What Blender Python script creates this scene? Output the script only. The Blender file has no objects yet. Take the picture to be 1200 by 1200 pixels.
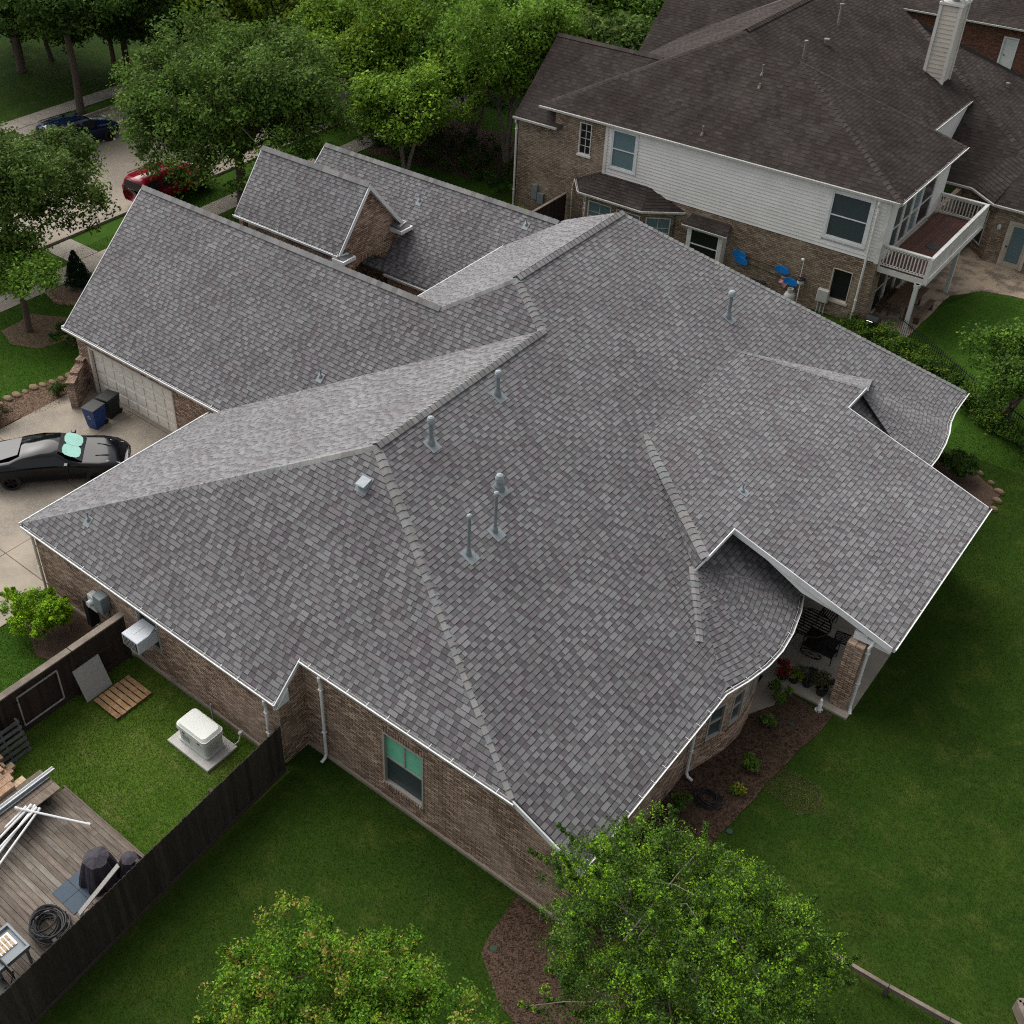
import bpy, math, random
import numpy as np
from mathutils import Vector, Matrix
random.seed(7); rng = np.random.default_rng(7)
R = math.radians
sc = bpy.context.scene
col = sc.collection
# ------------------------------------------------------------------ camera
CAMZ = 25.0
YAW, PIT, ROL = 2.2726771806547554, 0.6447040561428742, -0.00758501867077614
F = 1336.6055716633527; PCX, PCY = 490.51736556388437, 531.8870453334596
fw = Vector((math.cos(YAW)*math.cos(PIT), math.sin(YAW)*math.cos(PIT), -math.sin(PIT)))
rt = fw.cross(Vector((0, 0, 1))).normalized(); uu = rt.cross(fw)
rr = math.cos(ROL)*rt + math.sin(ROL)*uu; ur = -math.sin(ROL)*rt + math.cos(ROL)*uu
cam = bpy.data.cameras.new("camera"); cob = bpy.data.objects.new("camera", cam); col.objects.link(cob)
cob.matrix_world = Matrix(((rr.x, ur.x, -fw.x, 0), (rr.y, ur.y, -fw.y, 0), (rr.z, ur.z, -fw.z, CAMZ), (0, 0, 0, 1)))
cam.sensor_width = 36; cam.lens = 36*F/1200
cam.shift_x = (600-PCX)/1200; cam.shift_y = -(600-PCY)/1200
cam.clip_end = 1500; cam.clip_start = .1
sc.camera = cob
def at(px, py, z=0.0):
    d = fw*F + rr*(px-PCX) - ur*(py-PCY)
    t = (z-CAMZ)/d.z
    return Vector((d.x*t, d.y*t, z))
def onplane(px, py, P):
    d = fw*F + rr*(px-PCX) - ur*(py-PCY); a, b, c = P
    t = (a-CAMZ)/(d.z-b*d.x-c*d.y)
    return Vector((d.x*t, d.y*t, CAMZ+d.z*t))
# ------------------------------------------------------------------ light
w = bpy.data.worlds.new("World"); sc.world = w; w.use_nodes = True
nt = w.node_tree; bg = nt.nodes["Background"]
sky = nt.nodes.new("ShaderNodeTexSky"); sky.sky_type = 'NISHITA'; sky.sun_disc = False
SUN_AZ = Vector((-1.0, 0.2, 1.15)).normalized()
sky.sun_elevation = math.asin(SUN_AZ.z); sky.sun_rotation = math.atan2(SUN_AZ.x, SUN_AZ.y)
sky.air_density = 1.0; sky.dust_density = 4.0; sky.ozone_density = 1.0
hs = nt.nodes.new("ShaderNodeHueSaturation"); hs.inputs['Saturation'].default_value = .12
nt.links.new(sky.outputs[0], hs.inputs['Color']); nt.links.new(hs.outputs[0], bg.inputs[0]); bg.inputs[1].default_value = 0.115
sl = bpy.data.lights.new("sun", 'SUN'); sl.energy = 1.7; sl.angle = R(60); sl.color = (1, .95, .88)
so = bpy.data.objects.new("sun", sl); col.objects.link(so); so.location = (0, 0, 60)
so.rotation_euler = (-SUN_AZ).to_track_quat('-Z', 'Y').to_euler()
sc.view_settings.view_transform = 'Standard'; sc.view_settings.look = 'None'; sc.view_settings.gamma = 1
sc.view_settings.use_curve_mapping = False; sc.view_settings.exposure = 0.95
sc.cycles.max_bounces = 5; sc.cycles.transparent_max_bounces = 6; sc.cycles.use_denoising = False; sc.cycles.filter_width = 1.15
# ------------------------------------------------------------------ materials
MATS = {}
def nodemat(name):
    m = bpy.data.materials.new(name); m.use_nodes = True; n = m.node_tree
    return m, n, n.nodes["Principled BSDF"]
def N(n, t, **k):
    x = n.nodes.new(t)
    for a, b in k.items():
        if a.startswith('i_'):
            x.inputs[a[2:].replace('_', ' ')].default_value = b
        else: setattr(x, a, b)
    return x
def mix(n, fac, a, b, mode='MIX'):
    x = n.nodes.new('ShaderNodeMix'); x.data_type = 'RGBA'; x.blend_type = mode
    for i, v in ((0, fac), (6, a), (7, b)):
        if hasattr(v, 'links'): n.links.new(v, x.inputs[i])
        else: x.inputs[i].default_value = v if i == 0 else (*v, 1) if len(v) == 3 else v
    return x.outputs[2]
def mat(name, c, rough=.8, c2=None, scale=3.0, detail=6, fine=None, fscale=60, bump=0, bscale=80, metal=0, tint=False, stretch=None, spec=.3, lo=.35, hi=.65, grain=0, gscale=150):
    """plain surface: colour c varied towards c2 by noise, finer grain, optional per-piece tint attribute"""
    m, n, p = nodemat(name)
    tc = N(n, 'ShaderNodeNewGeometry'); vec = tc.outputs['Position']
    if stretch:
        mp = N(n, 'ShaderNodeMapping'); mp.inputs['Scale'].default_value = stretch; n.links.new(vec, mp.inputs['Vector']); vec = mp.outputs[0]
    out = None
    if tint:
        at_ = N(n, 'ShaderNodeAttribute', attribute_name='tint'); base = at_.outputs['Color']
    else: base = None
    colr = (*c, 1)
    if c2 is not None:
        no = N(n, 'ShaderNodeTexNoise', i_Scale=scale, i_Detail=detail, i_Roughness=.62); n.links.new(vec, no.inputs['Vector'])
        mr = N(n, 'ShaderNodeMapRange'); mr.inputs['From Min'].default_value = lo; mr.inputs['From Max'].default_value = hi
        n.links.new(no.outputs['Fac'], mr.inputs['Value'])
        out = mix(n, mr.outputs[0], c, c2)
    if tint:
        out = (base if c == (1, 1, 1) else mix(n, 1.0, base, c, 'MULTIPLY')) if out is None else mix(n, 1.0, base, out, 'MULTIPLY')
    if fine is not None:
        no = N(n, 'ShaderNodeTexNoise', i_Scale=fscale, i_Detail=3, i_Roughness=.7); n.links.new(vec, no.inputs['Vector'])
        mr = N(n, 'ShaderNodeMapRange'); mr.inputs['From Min'].default_value = .45; mr.inputs['From Max'].default_value = .7
        n.links.new(no.outputs['Fac'], mr.inputs['Value'])
        out = mix(n, mr.outputs[0], out if out is not None else c, fine)
    if grain:
        no = N(n, 'ShaderNodeTexNoise', i_Scale=gscale, i_Detail=2, i_Roughness=.8); n.links.new(vec, no.inputs['Vector'])
        mr = N(n, 'ShaderNodeMapRange'); mr.inputs['From Min'].default_value = .3; mr.inputs['From Max'].default_value = .7
        mr.inputs['To Min'].default_value = 1-grain; mr.inputs['To Max'].default_value = 1+grain
        n.links.new(no.outputs['Fac'], mr.inputs['Value'])
        cb = N(n, 'ShaderNodeCombineColor')
        for i in range(3): n.links.new(mr.outputs[0], cb.inputs[i])
        out = mix(n, 1.0, out if out is not None else c, cb.outputs[0], 'MULTIPLY')
    if out is None: p.inputs['Base Color'].default_value = colr
    else: n.links.new(out, p.inputs['Base Color'])
    p.inputs['Roughness'].default_value = rough; p.inputs['Metallic'].default_value = metal
    p.inputs['Specular IOR Level'].default_value = spec
    if bump:
        no = N(n, 'ShaderNodeTexNoise', i_Scale=bscale, i_Detail=4); n.links.new(vec, no.inputs['Vector'])
        b = N(n, 'ShaderNodeBump'); b.inputs['Strength'].default_value = bump; b.inputs['Distance'].default_value = .02
        n.links.new(no.outputs['Fac'], b.inputs['Height']); n.links.new(b.outputs[0], p.inputs['Normal'])
    MATS[name] = m; return m
def brickmat(name, a, b, mortar, pale, soldier=False):
    m, n, p = nodemat(name)
    g = N(n, 'ShaderNodeNewGeometry'); sp = N(n, 'ShaderNodeSeparateXYZ'); n.links.new(g.outputs['Position'], sp.inputs[0])
    sn = N(n, 'ShaderNodeSeparateXYZ'); n.links.new(g.outputs['True Normal'], sn.inputs[0])
    ab = [N(n, 'ShaderNodeMath', operation='ABSOLUTE') for _ in range(2)]
    n.links.new(sn.outputs[0], ab[0].inputs[0]); n.links.new(sn.outputs[1], ab[1].inputs[0])
    gt = N(n, 'ShaderNodeMath', operation='GREATER_THAN'); n.links.new(ab[0].outputs[0], gt.inputs[0]); n.links.new(ab[1].outputs[0], gt.inputs[1])
    mx = N(n, 'ShaderNodeMix'); mx.data_type = 'FLOAT'; n.links.new(gt.outputs[0], mx.inputs[0]); n.links.new(sp.outputs[0], mx.inputs[2]); n.links.new(sp.outputs[1], mx.inputs[3])
    cb = N(n, 'ShaderNodeCombineXYZ')
    n.links.new(mx.outputs[0], cb.inputs[1 if soldier else 0]); n.links.new(sp.outputs[2], cb.inputs[0 if soldier else 1])
    bt = N(n, 'ShaderNodeTexBrick'); bt.offset = .5
    n.links.new(cb.outputs[0], bt.inputs['Vector'])
    for k, v in (('Scale', 1.0), ('Mortar Size', .012), ('Mortar Smooth', .2), ('Bias', 0.05), ('Brick Width', .235), ('Row Height', .081)): bt.inputs[k].default_value = v
    bt.inputs['Color1'].default_value = (*a, 1); bt.inputs['Color2'].default_value = (*b, 1); bt.inputs['Mortar'].default_value = (*mortar, 1)
    # a second brick grid with another seed spreads single bricks over more colours
    no = N(n, 'ShaderNodeTexNoise', i_Scale=.7, i_Detail=5); n.links.new(g.outputs['Position'], no.inputs['Vector'])
    mr = N(n, 'ShaderNodeMapRange'); mr.inputs['From Min'].default_value = .42; mr.inputs['From Max'].default_value = .68; mr.inputs['To Max'].default_value = .55
    n.links.new(no.outputs['Fac'], mr.inputs['Value'])
    o = mix(n, mr.outputs[0], bt.outputs['Color'], pale)
    mp = N(n, 'ShaderNodeMapping'); mp.inputs['Scale'].default_value = (3.2, 3.2, 11); n.links.new(g.outputs['Position'], mp.inputs['Vector'])
    no = N(n, 'ShaderNodeTexNoise', i_Scale=1.0, i_Detail=4, i_Roughness=.8); n.links.new(mp.outputs[0], no.inputs['Vector'])
    mr = N(n, 'ShaderNodeMapRange'); mr.inputs['From Min'].default_value = .3; mr.inputs['From Max'].default_value = .7; mr.inputs['To Min'].default_value = .42; mr.inputs['To Max'].default_value = 1.6
    n.links.new(no.outputs['Fac'], mr.inputs['Value'])
    c3 = N(n, 'ShaderNodeCombineColor')
    for i in range(3): n.links.new(mr.outputs[0], c3.inputs[i])
    o = mix(n, 1.0, o, c3.outputs[0], 'MULTIPLY')
    n.links.new(o, p.inputs['Base Color']); p.inputs['Roughness'].default_value = .9; p.inputs['Specular IOR Level'].default_value = .15
    b = N(n, 'ShaderNodeBump'); b.inputs['Strength'].default_value = .9; b.inputs['Distance'].default_value = .01; b.invert = True
    n.links.new(bt.outputs['Fac'], b.inputs['Height']); n.links.new(b.outputs[0], p.inputs['Normal'])
    MATS[name] = m; return m
def leafmat(name, rough=.75, trans=.3):
    m, n, p = nodemat(name)
    a = N(n, 'ShaderNodeAttribute', attribute_name='tint')
    n.links.new(a.outputs['Color'], p.inputs['Base Color']); p.inputs['Roughness'].default_value = rough; p.inputs['Specular IOR Level'].default_value = .1
    t = N(n, 'ShaderNodeBsdfTranslucent'); n.links.new(a.outputs['Color'], t.inputs['Color'])
    ms = N(n, 'ShaderNodeMixShader'); ms.inputs[0].default_value = trans
    out = n.nodes['Material Output']; n.links.new(p.outputs[0], ms.inputs[1]); n.links.new(t.outputs[0], ms.inputs[2]); n.links.new(ms.outputs[0], out.inputs[0])
    MATS[name] = m; return m
def glassmat(name, c, rough=.08):
    m, n, p = nodemat(name); p.inputs['Base Color'].default_value = (*c, 1); p.inputs['Roughness'].default_value = rough
    p.inputs['Specular IOR Level'].default_value = .35; MATS[name] = m; return m
mat('shingle', (.605, .592, .612), .85, c2=(.515, .505, .52), scale=.45, detail=8, tint=True, grain=.28, gscale=110, spec=.22, bump=.25, bscale=150)
MATS['shingle'].node_tree.nodes['Principled BSDF'].inputs['Sheen Weight'].default_value = .4; MATS['shingle'].node_tree.nodes['Principled BSDF'].inputs['Sheen Roughness'].default_value = .45
mat('shingle_old', (.80, .79, .80), .95, tint=True, c2=(.52, .51, .51), scale=.7, grain=.3, gscale=60, spec=.06)
mat('underlay', (.05, .048, .05), .95)
mat('white_trim', (.62, .63, .64), .5, c2=(.5, .51, .52), scale=2)
mat('soffit', (.6, .6, .6), .7)
mat('gutter_dark', (.10, .09, .085), .9, c2=(.2, .19, .18), scale=5)
mat('grey_metal', (.13, .155, .165), .6, c2=(.18, .205, .215), scale=8)
mat('flashing', (.20, .225, .24), .6, c2=(.15, .17, .185), scale=9)
mat('cap_metal', (.27, .30, .32), .6, c2=(.21, .24, .26), scale=9)
brickmat('brick', (.44, .32, .24), (.18, .115, .085), (.07, .052, .042), (.38, .29, .23))
brickmat('brick_soldier', (.36, .235, .17), (.18, .12, .09), (.06, .045, .04), (.22, .17, .14), True)
brickmat('brick_grey', (.30, .23, .165), (.15, .11, .08), (.075, .06, .05), (.33, .27, .21))
brickmat('brick_red', (.16, .06, .04), (.07, .028, .022), (.12, .08, .07), (.15, .07, .05))
mat('siding', (.62, .615, .60), .6, c2=(.55, .545, .53), scale=1.2, grain=.04, gscale=40)
mat('siding_beige', (.5, .46, .4), .7, c2=(.42, .39, .34), scale=1.4)
mat('trim_neighbour', (.58, .57, .55), .6, c2=(.45, .44, .41), scale=2)
mat('trim_beige', (.40, .35, .28), .7, c2=(.5, .46, .4), scale=1)
mat('garage_paint', (.66, .63, .57), .6, c2=(.56, .53, .48), scale=1.5, grain=.08, gscale=25, stretch=(1, 1, 7))
mat('door_frame', (.5, .46, .41), .6)
glassmat('glass_dark', (.010, .011, .013), .3); glassmat('glass_blue', (.10, .16, .18), .2)
glassmat('glass_screen', (.035, .05, .055), .35)
mat('blind_green', (.13, .40, .27), .6, c2=(.10, .33, .22), scale=4)
mat('blind_white', (.5, .5, .47), .6)
mat('window_frame', (.30, .28, .26), .5)
mat('concrete', (.28, .24, .185), .9, c2=(.16, .14, .115), scale=.45, fine=(.24, .21, .18), fscale=14, grain=.14, gscale=60, lo=.38, hi=.62)
mat('walk_concrete', (.27, .24, .20), .9, c2=(.19, .17, .145), scale=.8, grain=.12, gscale=40)
mat('street_concrete', (.27, .23, .185), .9, c2=(.20, .175, .145), scale=.3, grain=.1, gscale=30)
mat('slab', (.28, .25, .21), .9, c2=(.2, .18, .155), scale=1.2, grain=.08, gscale=40)
mat('patio', (.30, .235, .17), .9, c2=(.13, .105, .08), scale=1.3, detail=8, lo=.45, hi=.6, grain=.2, gscale=20)
def grassmat(name, a, b, c, d):
    m, n, p = nodemat(name)
    g = N(n, 'ShaderNodeNewGeometry'); vec = g.outputs['Position']
    def nz(s, lo, hi, det=4, ro=.6):
        no = N(n, 'ShaderNodeTexNoise', i_Scale=s, i_Detail=det, i_Roughness=ro); n.links.new(vec, no.inputs['Vector'])
        mr = N(n, 'ShaderNodeMapRange'); mr.inputs['From Min'].default_value = lo; mr.inputs['From Max'].default_value = hi; n.links.new(no.outputs['Fac'], mr.inputs['Value']); return mr.outputs[0]
    o = mix(n, nz(.22, .38, .66), a, b)
    o = mix(n, nz(1.1, .5, .75, 6, .7), o, c)
    o = mix(n, nz(26, .45, .72, 5, .8), o, d)
    f = nz(70, .3, .75, 3, .9); mm = N(n, 'ShaderNodeMapRange'); mm.inputs['To Min'].default_value = .55; mm.inputs['To Max'].default_value = 1.5; n.links.new(f, mm.inputs['Value'])
    cb = N(n, 'ShaderNodeCombineColor')
    for i in range(3): n.links.new(mm.outputs[0], cb.inputs[i])
    o = mix(n, 1.0, o, cb.outputs[0], 'MULTIPLY')
    n.links.new(o, p.inputs['Base Color']); p.inputs['Roughness'].default_value = .95; p.inputs['Specular IOR Level'].default_value = .05
    MATS[name] = m
grassmat('grass', (.018, .041, .005), (.029, .056, .007), (.056, .074, .014), (.011, .027, .0035))
grassmat('grass_yard', (.045, .092, .010), (.08, .13, .018), (.13, .15, .04), (.025, .06, .007))
grassmat('grass_front', (.028, .068, .007), (.042, .094, .010), (.055, .10, .015), (.017, .044, .005))
mat('mulch', (.066, .036, .023), .95, c2=(.036, .021, .014), scale=6, fine=(.105, .072, .05), fscale=45, grain=.5, gscale=60, bump=.8, bscale=40)
mat('mulch_pale', (.12, .078, .05), .95, c2=(.07, .045, .03), scale=6, fine=(.2, .13, .09), fscale=40, grain=.5, gscale=50, bump=.8, bscale=40)
mat('rubble_stone', (.20, .135, .08), .9, c2=(.13, .09, .055), scale=5, grain=.2, gscale=20)
mat('fence_dark', (1, 1, 1), .9, tint=True, c2=(.55, .55, .55), scale=7, stretch=(3, 3, .35), grain=.4, gscale=35, lo=.3)
mat('fence_cap', (.17, .14, .115), .9, c2=(.10, .08, .065), scale=2, grain=.2, gscale=30)
mat('deck_wood', (1, 1, 1), .9, tint=True, c2=(.6, .57, .55), scale=5, stretch=(.5, 3, 1), grain=.3, gscale=45)
mat('lumber', (1, 1, 1), .85, tint=True, c2=(.65, .6, .55), scale=6, grain=.3, gscale=30)
mat('pvc', (.6, .61, .62), .4); mat('gen_white', (.52, .53, .50), .5, c2=(.47, .48, .45), scale=2)
mat('gen_grey', (.42, .44, .43), .5); mat('pad', (.42, .41, .385), .8, c2=(.35, .34, .32), scale=4, grain=.1)
mat('ac_white', (.40, .43, .46), .6); mat('black_plastic', (.012, .012, .013), .5); mat('cover', (.022, .019, .027), .75, c2=(.034, .03, .04), scale=6, bump=.5, bscale=9)
mat('tile_blue', (.010, .028, .05), .6, c2=(.016, .036, .06), scale=8)
mat('board_grey', (.26, .25, .235), .9, grain=.3, gscale=40)
mat('hose', (.011, .011, .013), .6); mat('basin_grey', (.16, .18, .195), .6); mat('blue_bin', (.01, .04, .16), .45); mat('bin_black', (.012, .013, .014), .6)
mat('bin_lid', (.02, .02, .021), .6); mat('bark', (.10, .075, .06), .95, c2=(.05, .038, .03), scale=9, stretch=(3, 3, .6), bump=.8, bscale=25)
mat('bark_pale', (.22, .19, .16), .9, c2=(.14, .12, .10), scale=6)
mat('deck_red', (1, 1, 1), .7, tint=True, c2=(.7, .7, .7), scale=4); mat('blue_plastic', (.01, .16, .48), .35); mat('pink_cloth', (.5, .28, .28), .8)
mat('white_plain', (.7, .7, .7), .5); mat('wrought', (.006, .006, .007), .5); mat('terracotta', (.2, .03, .02), .7); mat('orange_rust', (.35, .16, .03), .8)
mat('tyre', (.012, .012, .012), .8); mat('rim', (.02, .02, .022), .3, metal=.6)
def carpaint(name, c):
    m, n, p = nodemat(name); p.inputs['Base Color'].default_value = (*c, 1); p.inputs['Roughness'].default_value = .1; p.inputs['Metallic'].default_value = 0; p.inputs['Specular IOR Level'].default_value = .28
    p.inputs['Coat Weight'].default_value = 0; p.inputs['Coat Roughness'].default_value = .03; MATS[name] = m
carpaint('paint_black', (.003, .0035, .005)); carpaint('paint_blue', (.004, .010, .035)); carpaint('paint_red', (.16, .004, .014))
mat('sunshade', (.30, .55, .48), .5, c2=(.24, .47, .41), scale=1.5); mat('chrome', (.6, .6, .6), .15, metal=1)
mat('valve_green', (.02, .045, .03), .8); mat('lamp_glass', (.5, .5, .5), .15); mat('bright_leaf_dead', (.16, .10, .07), .9)
leafmat('leaf')
# ------------------------------------------------------------------ mesh builder
ORG = {}
def setp(o, label=None, cat=None, group=None, kind=None):
    if label: o['label'] = label
    if cat: o['category'] = cat
    if group: o['group'] = group
    if kind: o['kind'] = kind
    return o
def thing(name, label, cat, loc=(0, 0, 0), group=None):
    o = bpy.data.objects.new(name, None); col.objects.link(o); o.location = loc; o.empty_display_size = .3
    ORG[o.name] = Vector(loc); return setp(o, label, cat, group)
class MB:
    def __init__(s, M=None): s.v = []; s.f = []; s.c = []; s.m = []; s.M = M; s.cur = None; s.mi = 0
    def add(s, vs, fs, tint=None):
        b = len(s.v); M = s.M
        for p in vs:
            p = Vector(p); s.v.append(tuple(M @ p) if M else tuple(p))
        t = tint if tint is not None else s.cur
        seen = set()
        for f in fs:
            k = frozenset(f)
            if k in seen: continue          # never two faces in one place
            seen.add(k); s.f.append(tuple(b+i for i in f)); s.c.append(t); s.m.append(s.mi)
        return s
    def box(s, a, b, tint=None):
        x0, y0, z0 = a; x1, y1, z1 = b
        return s.add([(x0, y0, z0), (x1, y0, z0), (x1, y1, z0), (x0, y1, z0), (x0, y0, z1), (x1, y0, z1), (x1, y1, z1), (x0, y1, z1)],
            [(0, 3, 2, 1), (4, 5, 6, 7), (0, 1, 5, 4), (1, 2, 6, 5), (2, 3, 7, 6), (3, 0, 4, 7)], tint)
    def bevbox(s, a, b, e=.02, tint=None):
        x0, y0, z0 = a; x1, y1, z1 = b
        vs = []
        for z, i in ((z0, e), (z0+e, 0), (z1-e, 0), (z1, e)):
            vs += [(x0+i+e*(i == 0), y0+i, z), (x1-i-e*(i == 0), y0+i, z), (x1-i, y0+i+e*(i == 0), z), (x1-i, y1-i-e*(i == 0), z), (x1-i-e*(i == 0), y1-i, z), (x0+i+e*(i == 0), y1-i, z), (x0+i, y1-i-e*(i == 0), z), (x0+i, y0+i+e*(i == 0), z)]
        fs = [tuple(reversed(range(8))), tuple(range(24, 32))]
        for k in range(3):
            for j in range(8): fs.append((k*8+j, k*8+(j+1) % 8, k*8+8+(j+1) % 8, k*8+8+j))
        return s.add(vs, fs, tint)
    def prism(s, poly, z0, z1, tint=None):
        n = len(poly); ar = sum(poly[i][0]*poly[(i+1) % n][1]-poly[(i+1) % n][0]*poly[i][1] for i in range(n))
        if ar < 0: poly = list(reversed(poly))
        vs = [(p[0], p[1], z0) for p in poly]+[(p[0], p[1], z1) for p in poly]
        return s.add(vs, [tuple(reversed(range(n))), tuple(range(n, 2*n))]+[(i, (i+1) % n, n+(i+1) % n, n+i) for i in range(n)], tint)
    def slab(s, pts, down, tint=None):
        """3-D polygon thickened straight down"""
        n = len(pts); ar = sum(pts[i][0]*pts[(i+1) % n][1]-pts[(i+1) % n][0]*pts[i][1] for i in range(n))
        if ar < 0: pts = list(reversed(pts))
        vs = [(p[0], p[1], p[2]-down) for p in pts]+[tuple(p) for p in pts]
        return s.add(vs, [tuple(reversed(range(n))), tuple(range(n, 2*n))]+[(i, (i+1) % n, n+(i+1) % n, n+i) for i in range(n)], tint)
    def tube(s, pts, r, n=8, tint=None, caps=True):
        pts = [Vector(p) for p in pts]; rs = r if isinstance(r, (list, tuple)) else [r]*len(pts); vs = []; fs = []
        up = None
        for i, p in enumerate(pts):
            d = (pts[min(i+1, len(pts)-1)]-pts[max(i-1, 0)]).normalized()
            if up is None: up = Vector((0, 0, 1)) if abs(d.z) < .9 else Vector((1, 0, 0))
            x = d.cross(up).normalized(); y = x.cross(d).normalized(); up = y
            for k in range(n):
                a = 2*math.pi*k/n; vs.append(p+x*math.cos(a)*rs[i]+y*math.sin(a)*rs[i])
        for i in range(len(pts)-1):
            for k in range(n): fs.append((i*n+k, i*n+(k+1) % n, (i+1)*n+(k+1) % n, (i+1)*n+k))
        if caps: fs += [tuple(reversed(range(n))), tuple(range((len(pts)-1)*n, len(pts)*n))]
        return s.add(vs, fs, tint)
    def lathe(s, c, prof, n=16, tint=None):
        vs = []; fs = []
        for r_, z in prof:
            for k in range(n):
                a = 2*math.pi*k/n; vs.append((c[0]+r_*math.cos(a), c[1]+r_*math.sin(a), c[2]+z))
        for i in range(len(prof)-1):
            for k in range(n): fs.append((i*n+k, i*n+(k+1) % n, (i+1)*n+(k+1) % n, (i+1)*n+k))
        fs += [tuple(reversed(range(n))), tuple(range((len(prof)-1)*n, len(prof)*n))]
        return s.add(vs, fs, tint)
    def bar(s, a, b, wd, ht, tint=None):
        """box beam from a to b, wd wide sideways, ht tall, centred"""
        a = Vector(a); b = Vector(b); d = (b-a).normalized(); up = Vector((0, 0, 1)) if abs(d.z) < .95 else Vector((1, 0, 0))
        x = d.cross(up).normalized()*wd/2; y = x.cross(d).normalized()*ht/2
        vs = [a-x-y, a+x-y, a+x+y, a-x+y, b-x-y, b+x-y, b+x+y, b-x+y]
        return s.add(vs, [(3, 2, 1, 0), (4, 5, 6, 7), (0, 1, 5, 4), (1, 2, 6, 5), (2, 3, 7, 6), (3, 0, 4, 7)], tint)
    def build(s, name, material, parent=None, label=None, cat=None, group=None, kind=None, smooth=False, at_=None):
        me = bpy.data.meshes.new(name)
        o0 = Vector((0, 0, 0))
        if parent is not None:
            q = parent
            while q.parent is not None: q = q.parent
            o0 = ORG[q.name]
        elif at_ is not None: o0 = Vector(at_)
        vs = np.array(s.v, dtype=np.float64).reshape(-1, 3) - np.array(o0)
        me.from_pydata(vs.tolist(), [], s.f)
        ml = material if isinstance(material, (list, tuple)) else [material]
        for m_ in ml: me.materials.append(MATS[m_] if isinstance(m_, str) else m_)
        if len(ml) > 1: me.polygons.foreach_set('material_index', s.m)
        if any(c is not None for c in s.c):
            a = me.attributes.new('tint', 'FLOAT_COLOR', 'FACE')
            a.data.foreach_set('color', np.array([(*(c if c is not None else (.5, .5, .5)), 1) for c in s.c], dtype=np.float32).ravel())
        if smooth: me.polygons.foreach_set('use_smooth', [True]*len(me.polygons))
        me.update()
        o = bpy.data.objects.new(name, me); col.objects.link(o)
        if parent is not None: o.parent = parent
        elif at_ is not None: o.location = o0
        if parent is None: ORG[o.name] = o0
        return setp(o, label, cat, group, kind)
def sheet(name, pts, z, m, kind='structure', label=None, parent=None):
    b = MB(); b.add([(p[0], p[1], z) for p in pts], [tuple(range(len(pts)))] if sum(pts[i][0]*pts[(i+1) % len(pts)][1]-pts[(i+1) % len(pts)][0]*pts[i][1] for i in range(len(pts))) > 0 else [tuple(reversed(range(len(pts))))])
    return b.build(name, m, parent, label=label, kind=kind)
def local(o, x, y=None):
    """frame at o with x to the right along the wall, y out of the wall, z up"""
    x = Vector(x).normalized(); z = Vector((0, 0, 1)); y = z.cross(x) if y is None else Vector(y)
    y = Vector(y).normalized(); o = Vector(o)
    return Matrix(((x.x, y.x, 0, o.x), (x.y, y.y, 0, o.y), (0, 0, 1, o.z), (0, 0, 0, 1)))
# ------------------------------------------------------------------ shingles
def clip(poly, edges):
    for (ex, ey, nx, ny) in edges:
        out = []; n = len(poly)
        if n == 0: return out
        for i in range(n):
            a = poly[i]; b = poly[(i+1) % n]
            da = (a[0]-ex)*nx+(a[1]-ey)*ny; db = (b[0]-ex)*nx+(b[1]-ey)*ny
            if da >= 0: out.append(a)
            if (da >= 0) != (db >= 0):
                t = da/(da-db); out.append((a[0]+(b[0]-a[0])*t, a[1]+(b[1]-a[1])*t))
        poly = out
    return poly
def smoothnoise(x, y, s):
    return math.sin(x*1.3+s)*math.sin(y*1.7+s*2.1)+.6*math.sin(x*3.1+y*1.1+s)*math.sin(y*3.7-x*.7+s)+.35*math.sin(x*6.3-y*5.1)
PAL = [(.212, .213, .217), (.197, .197, .200), (.232, .234, .236), (.222, .228, .225), (.190, .178, .186), (.206, .203, .206), (.216, .217, .219), (.203, .207, .206)]
DARK = [(.134, .131, .136), (.118, .114, .121), (.150, .150, .153), (.130, .117, .128), (.140, .140, .142)]
NEWCOL = dict(pal=PAL, dark=DARK, mul=1.0)
OLDCOL = dict(pal=[(.062, .052, .047), (.058, .049, .044), (.065, .055, .049), (.060, .051, .047)], dark=[(.052, .044, .040), (.055, .046, .042)], mul=1.0)
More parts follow.
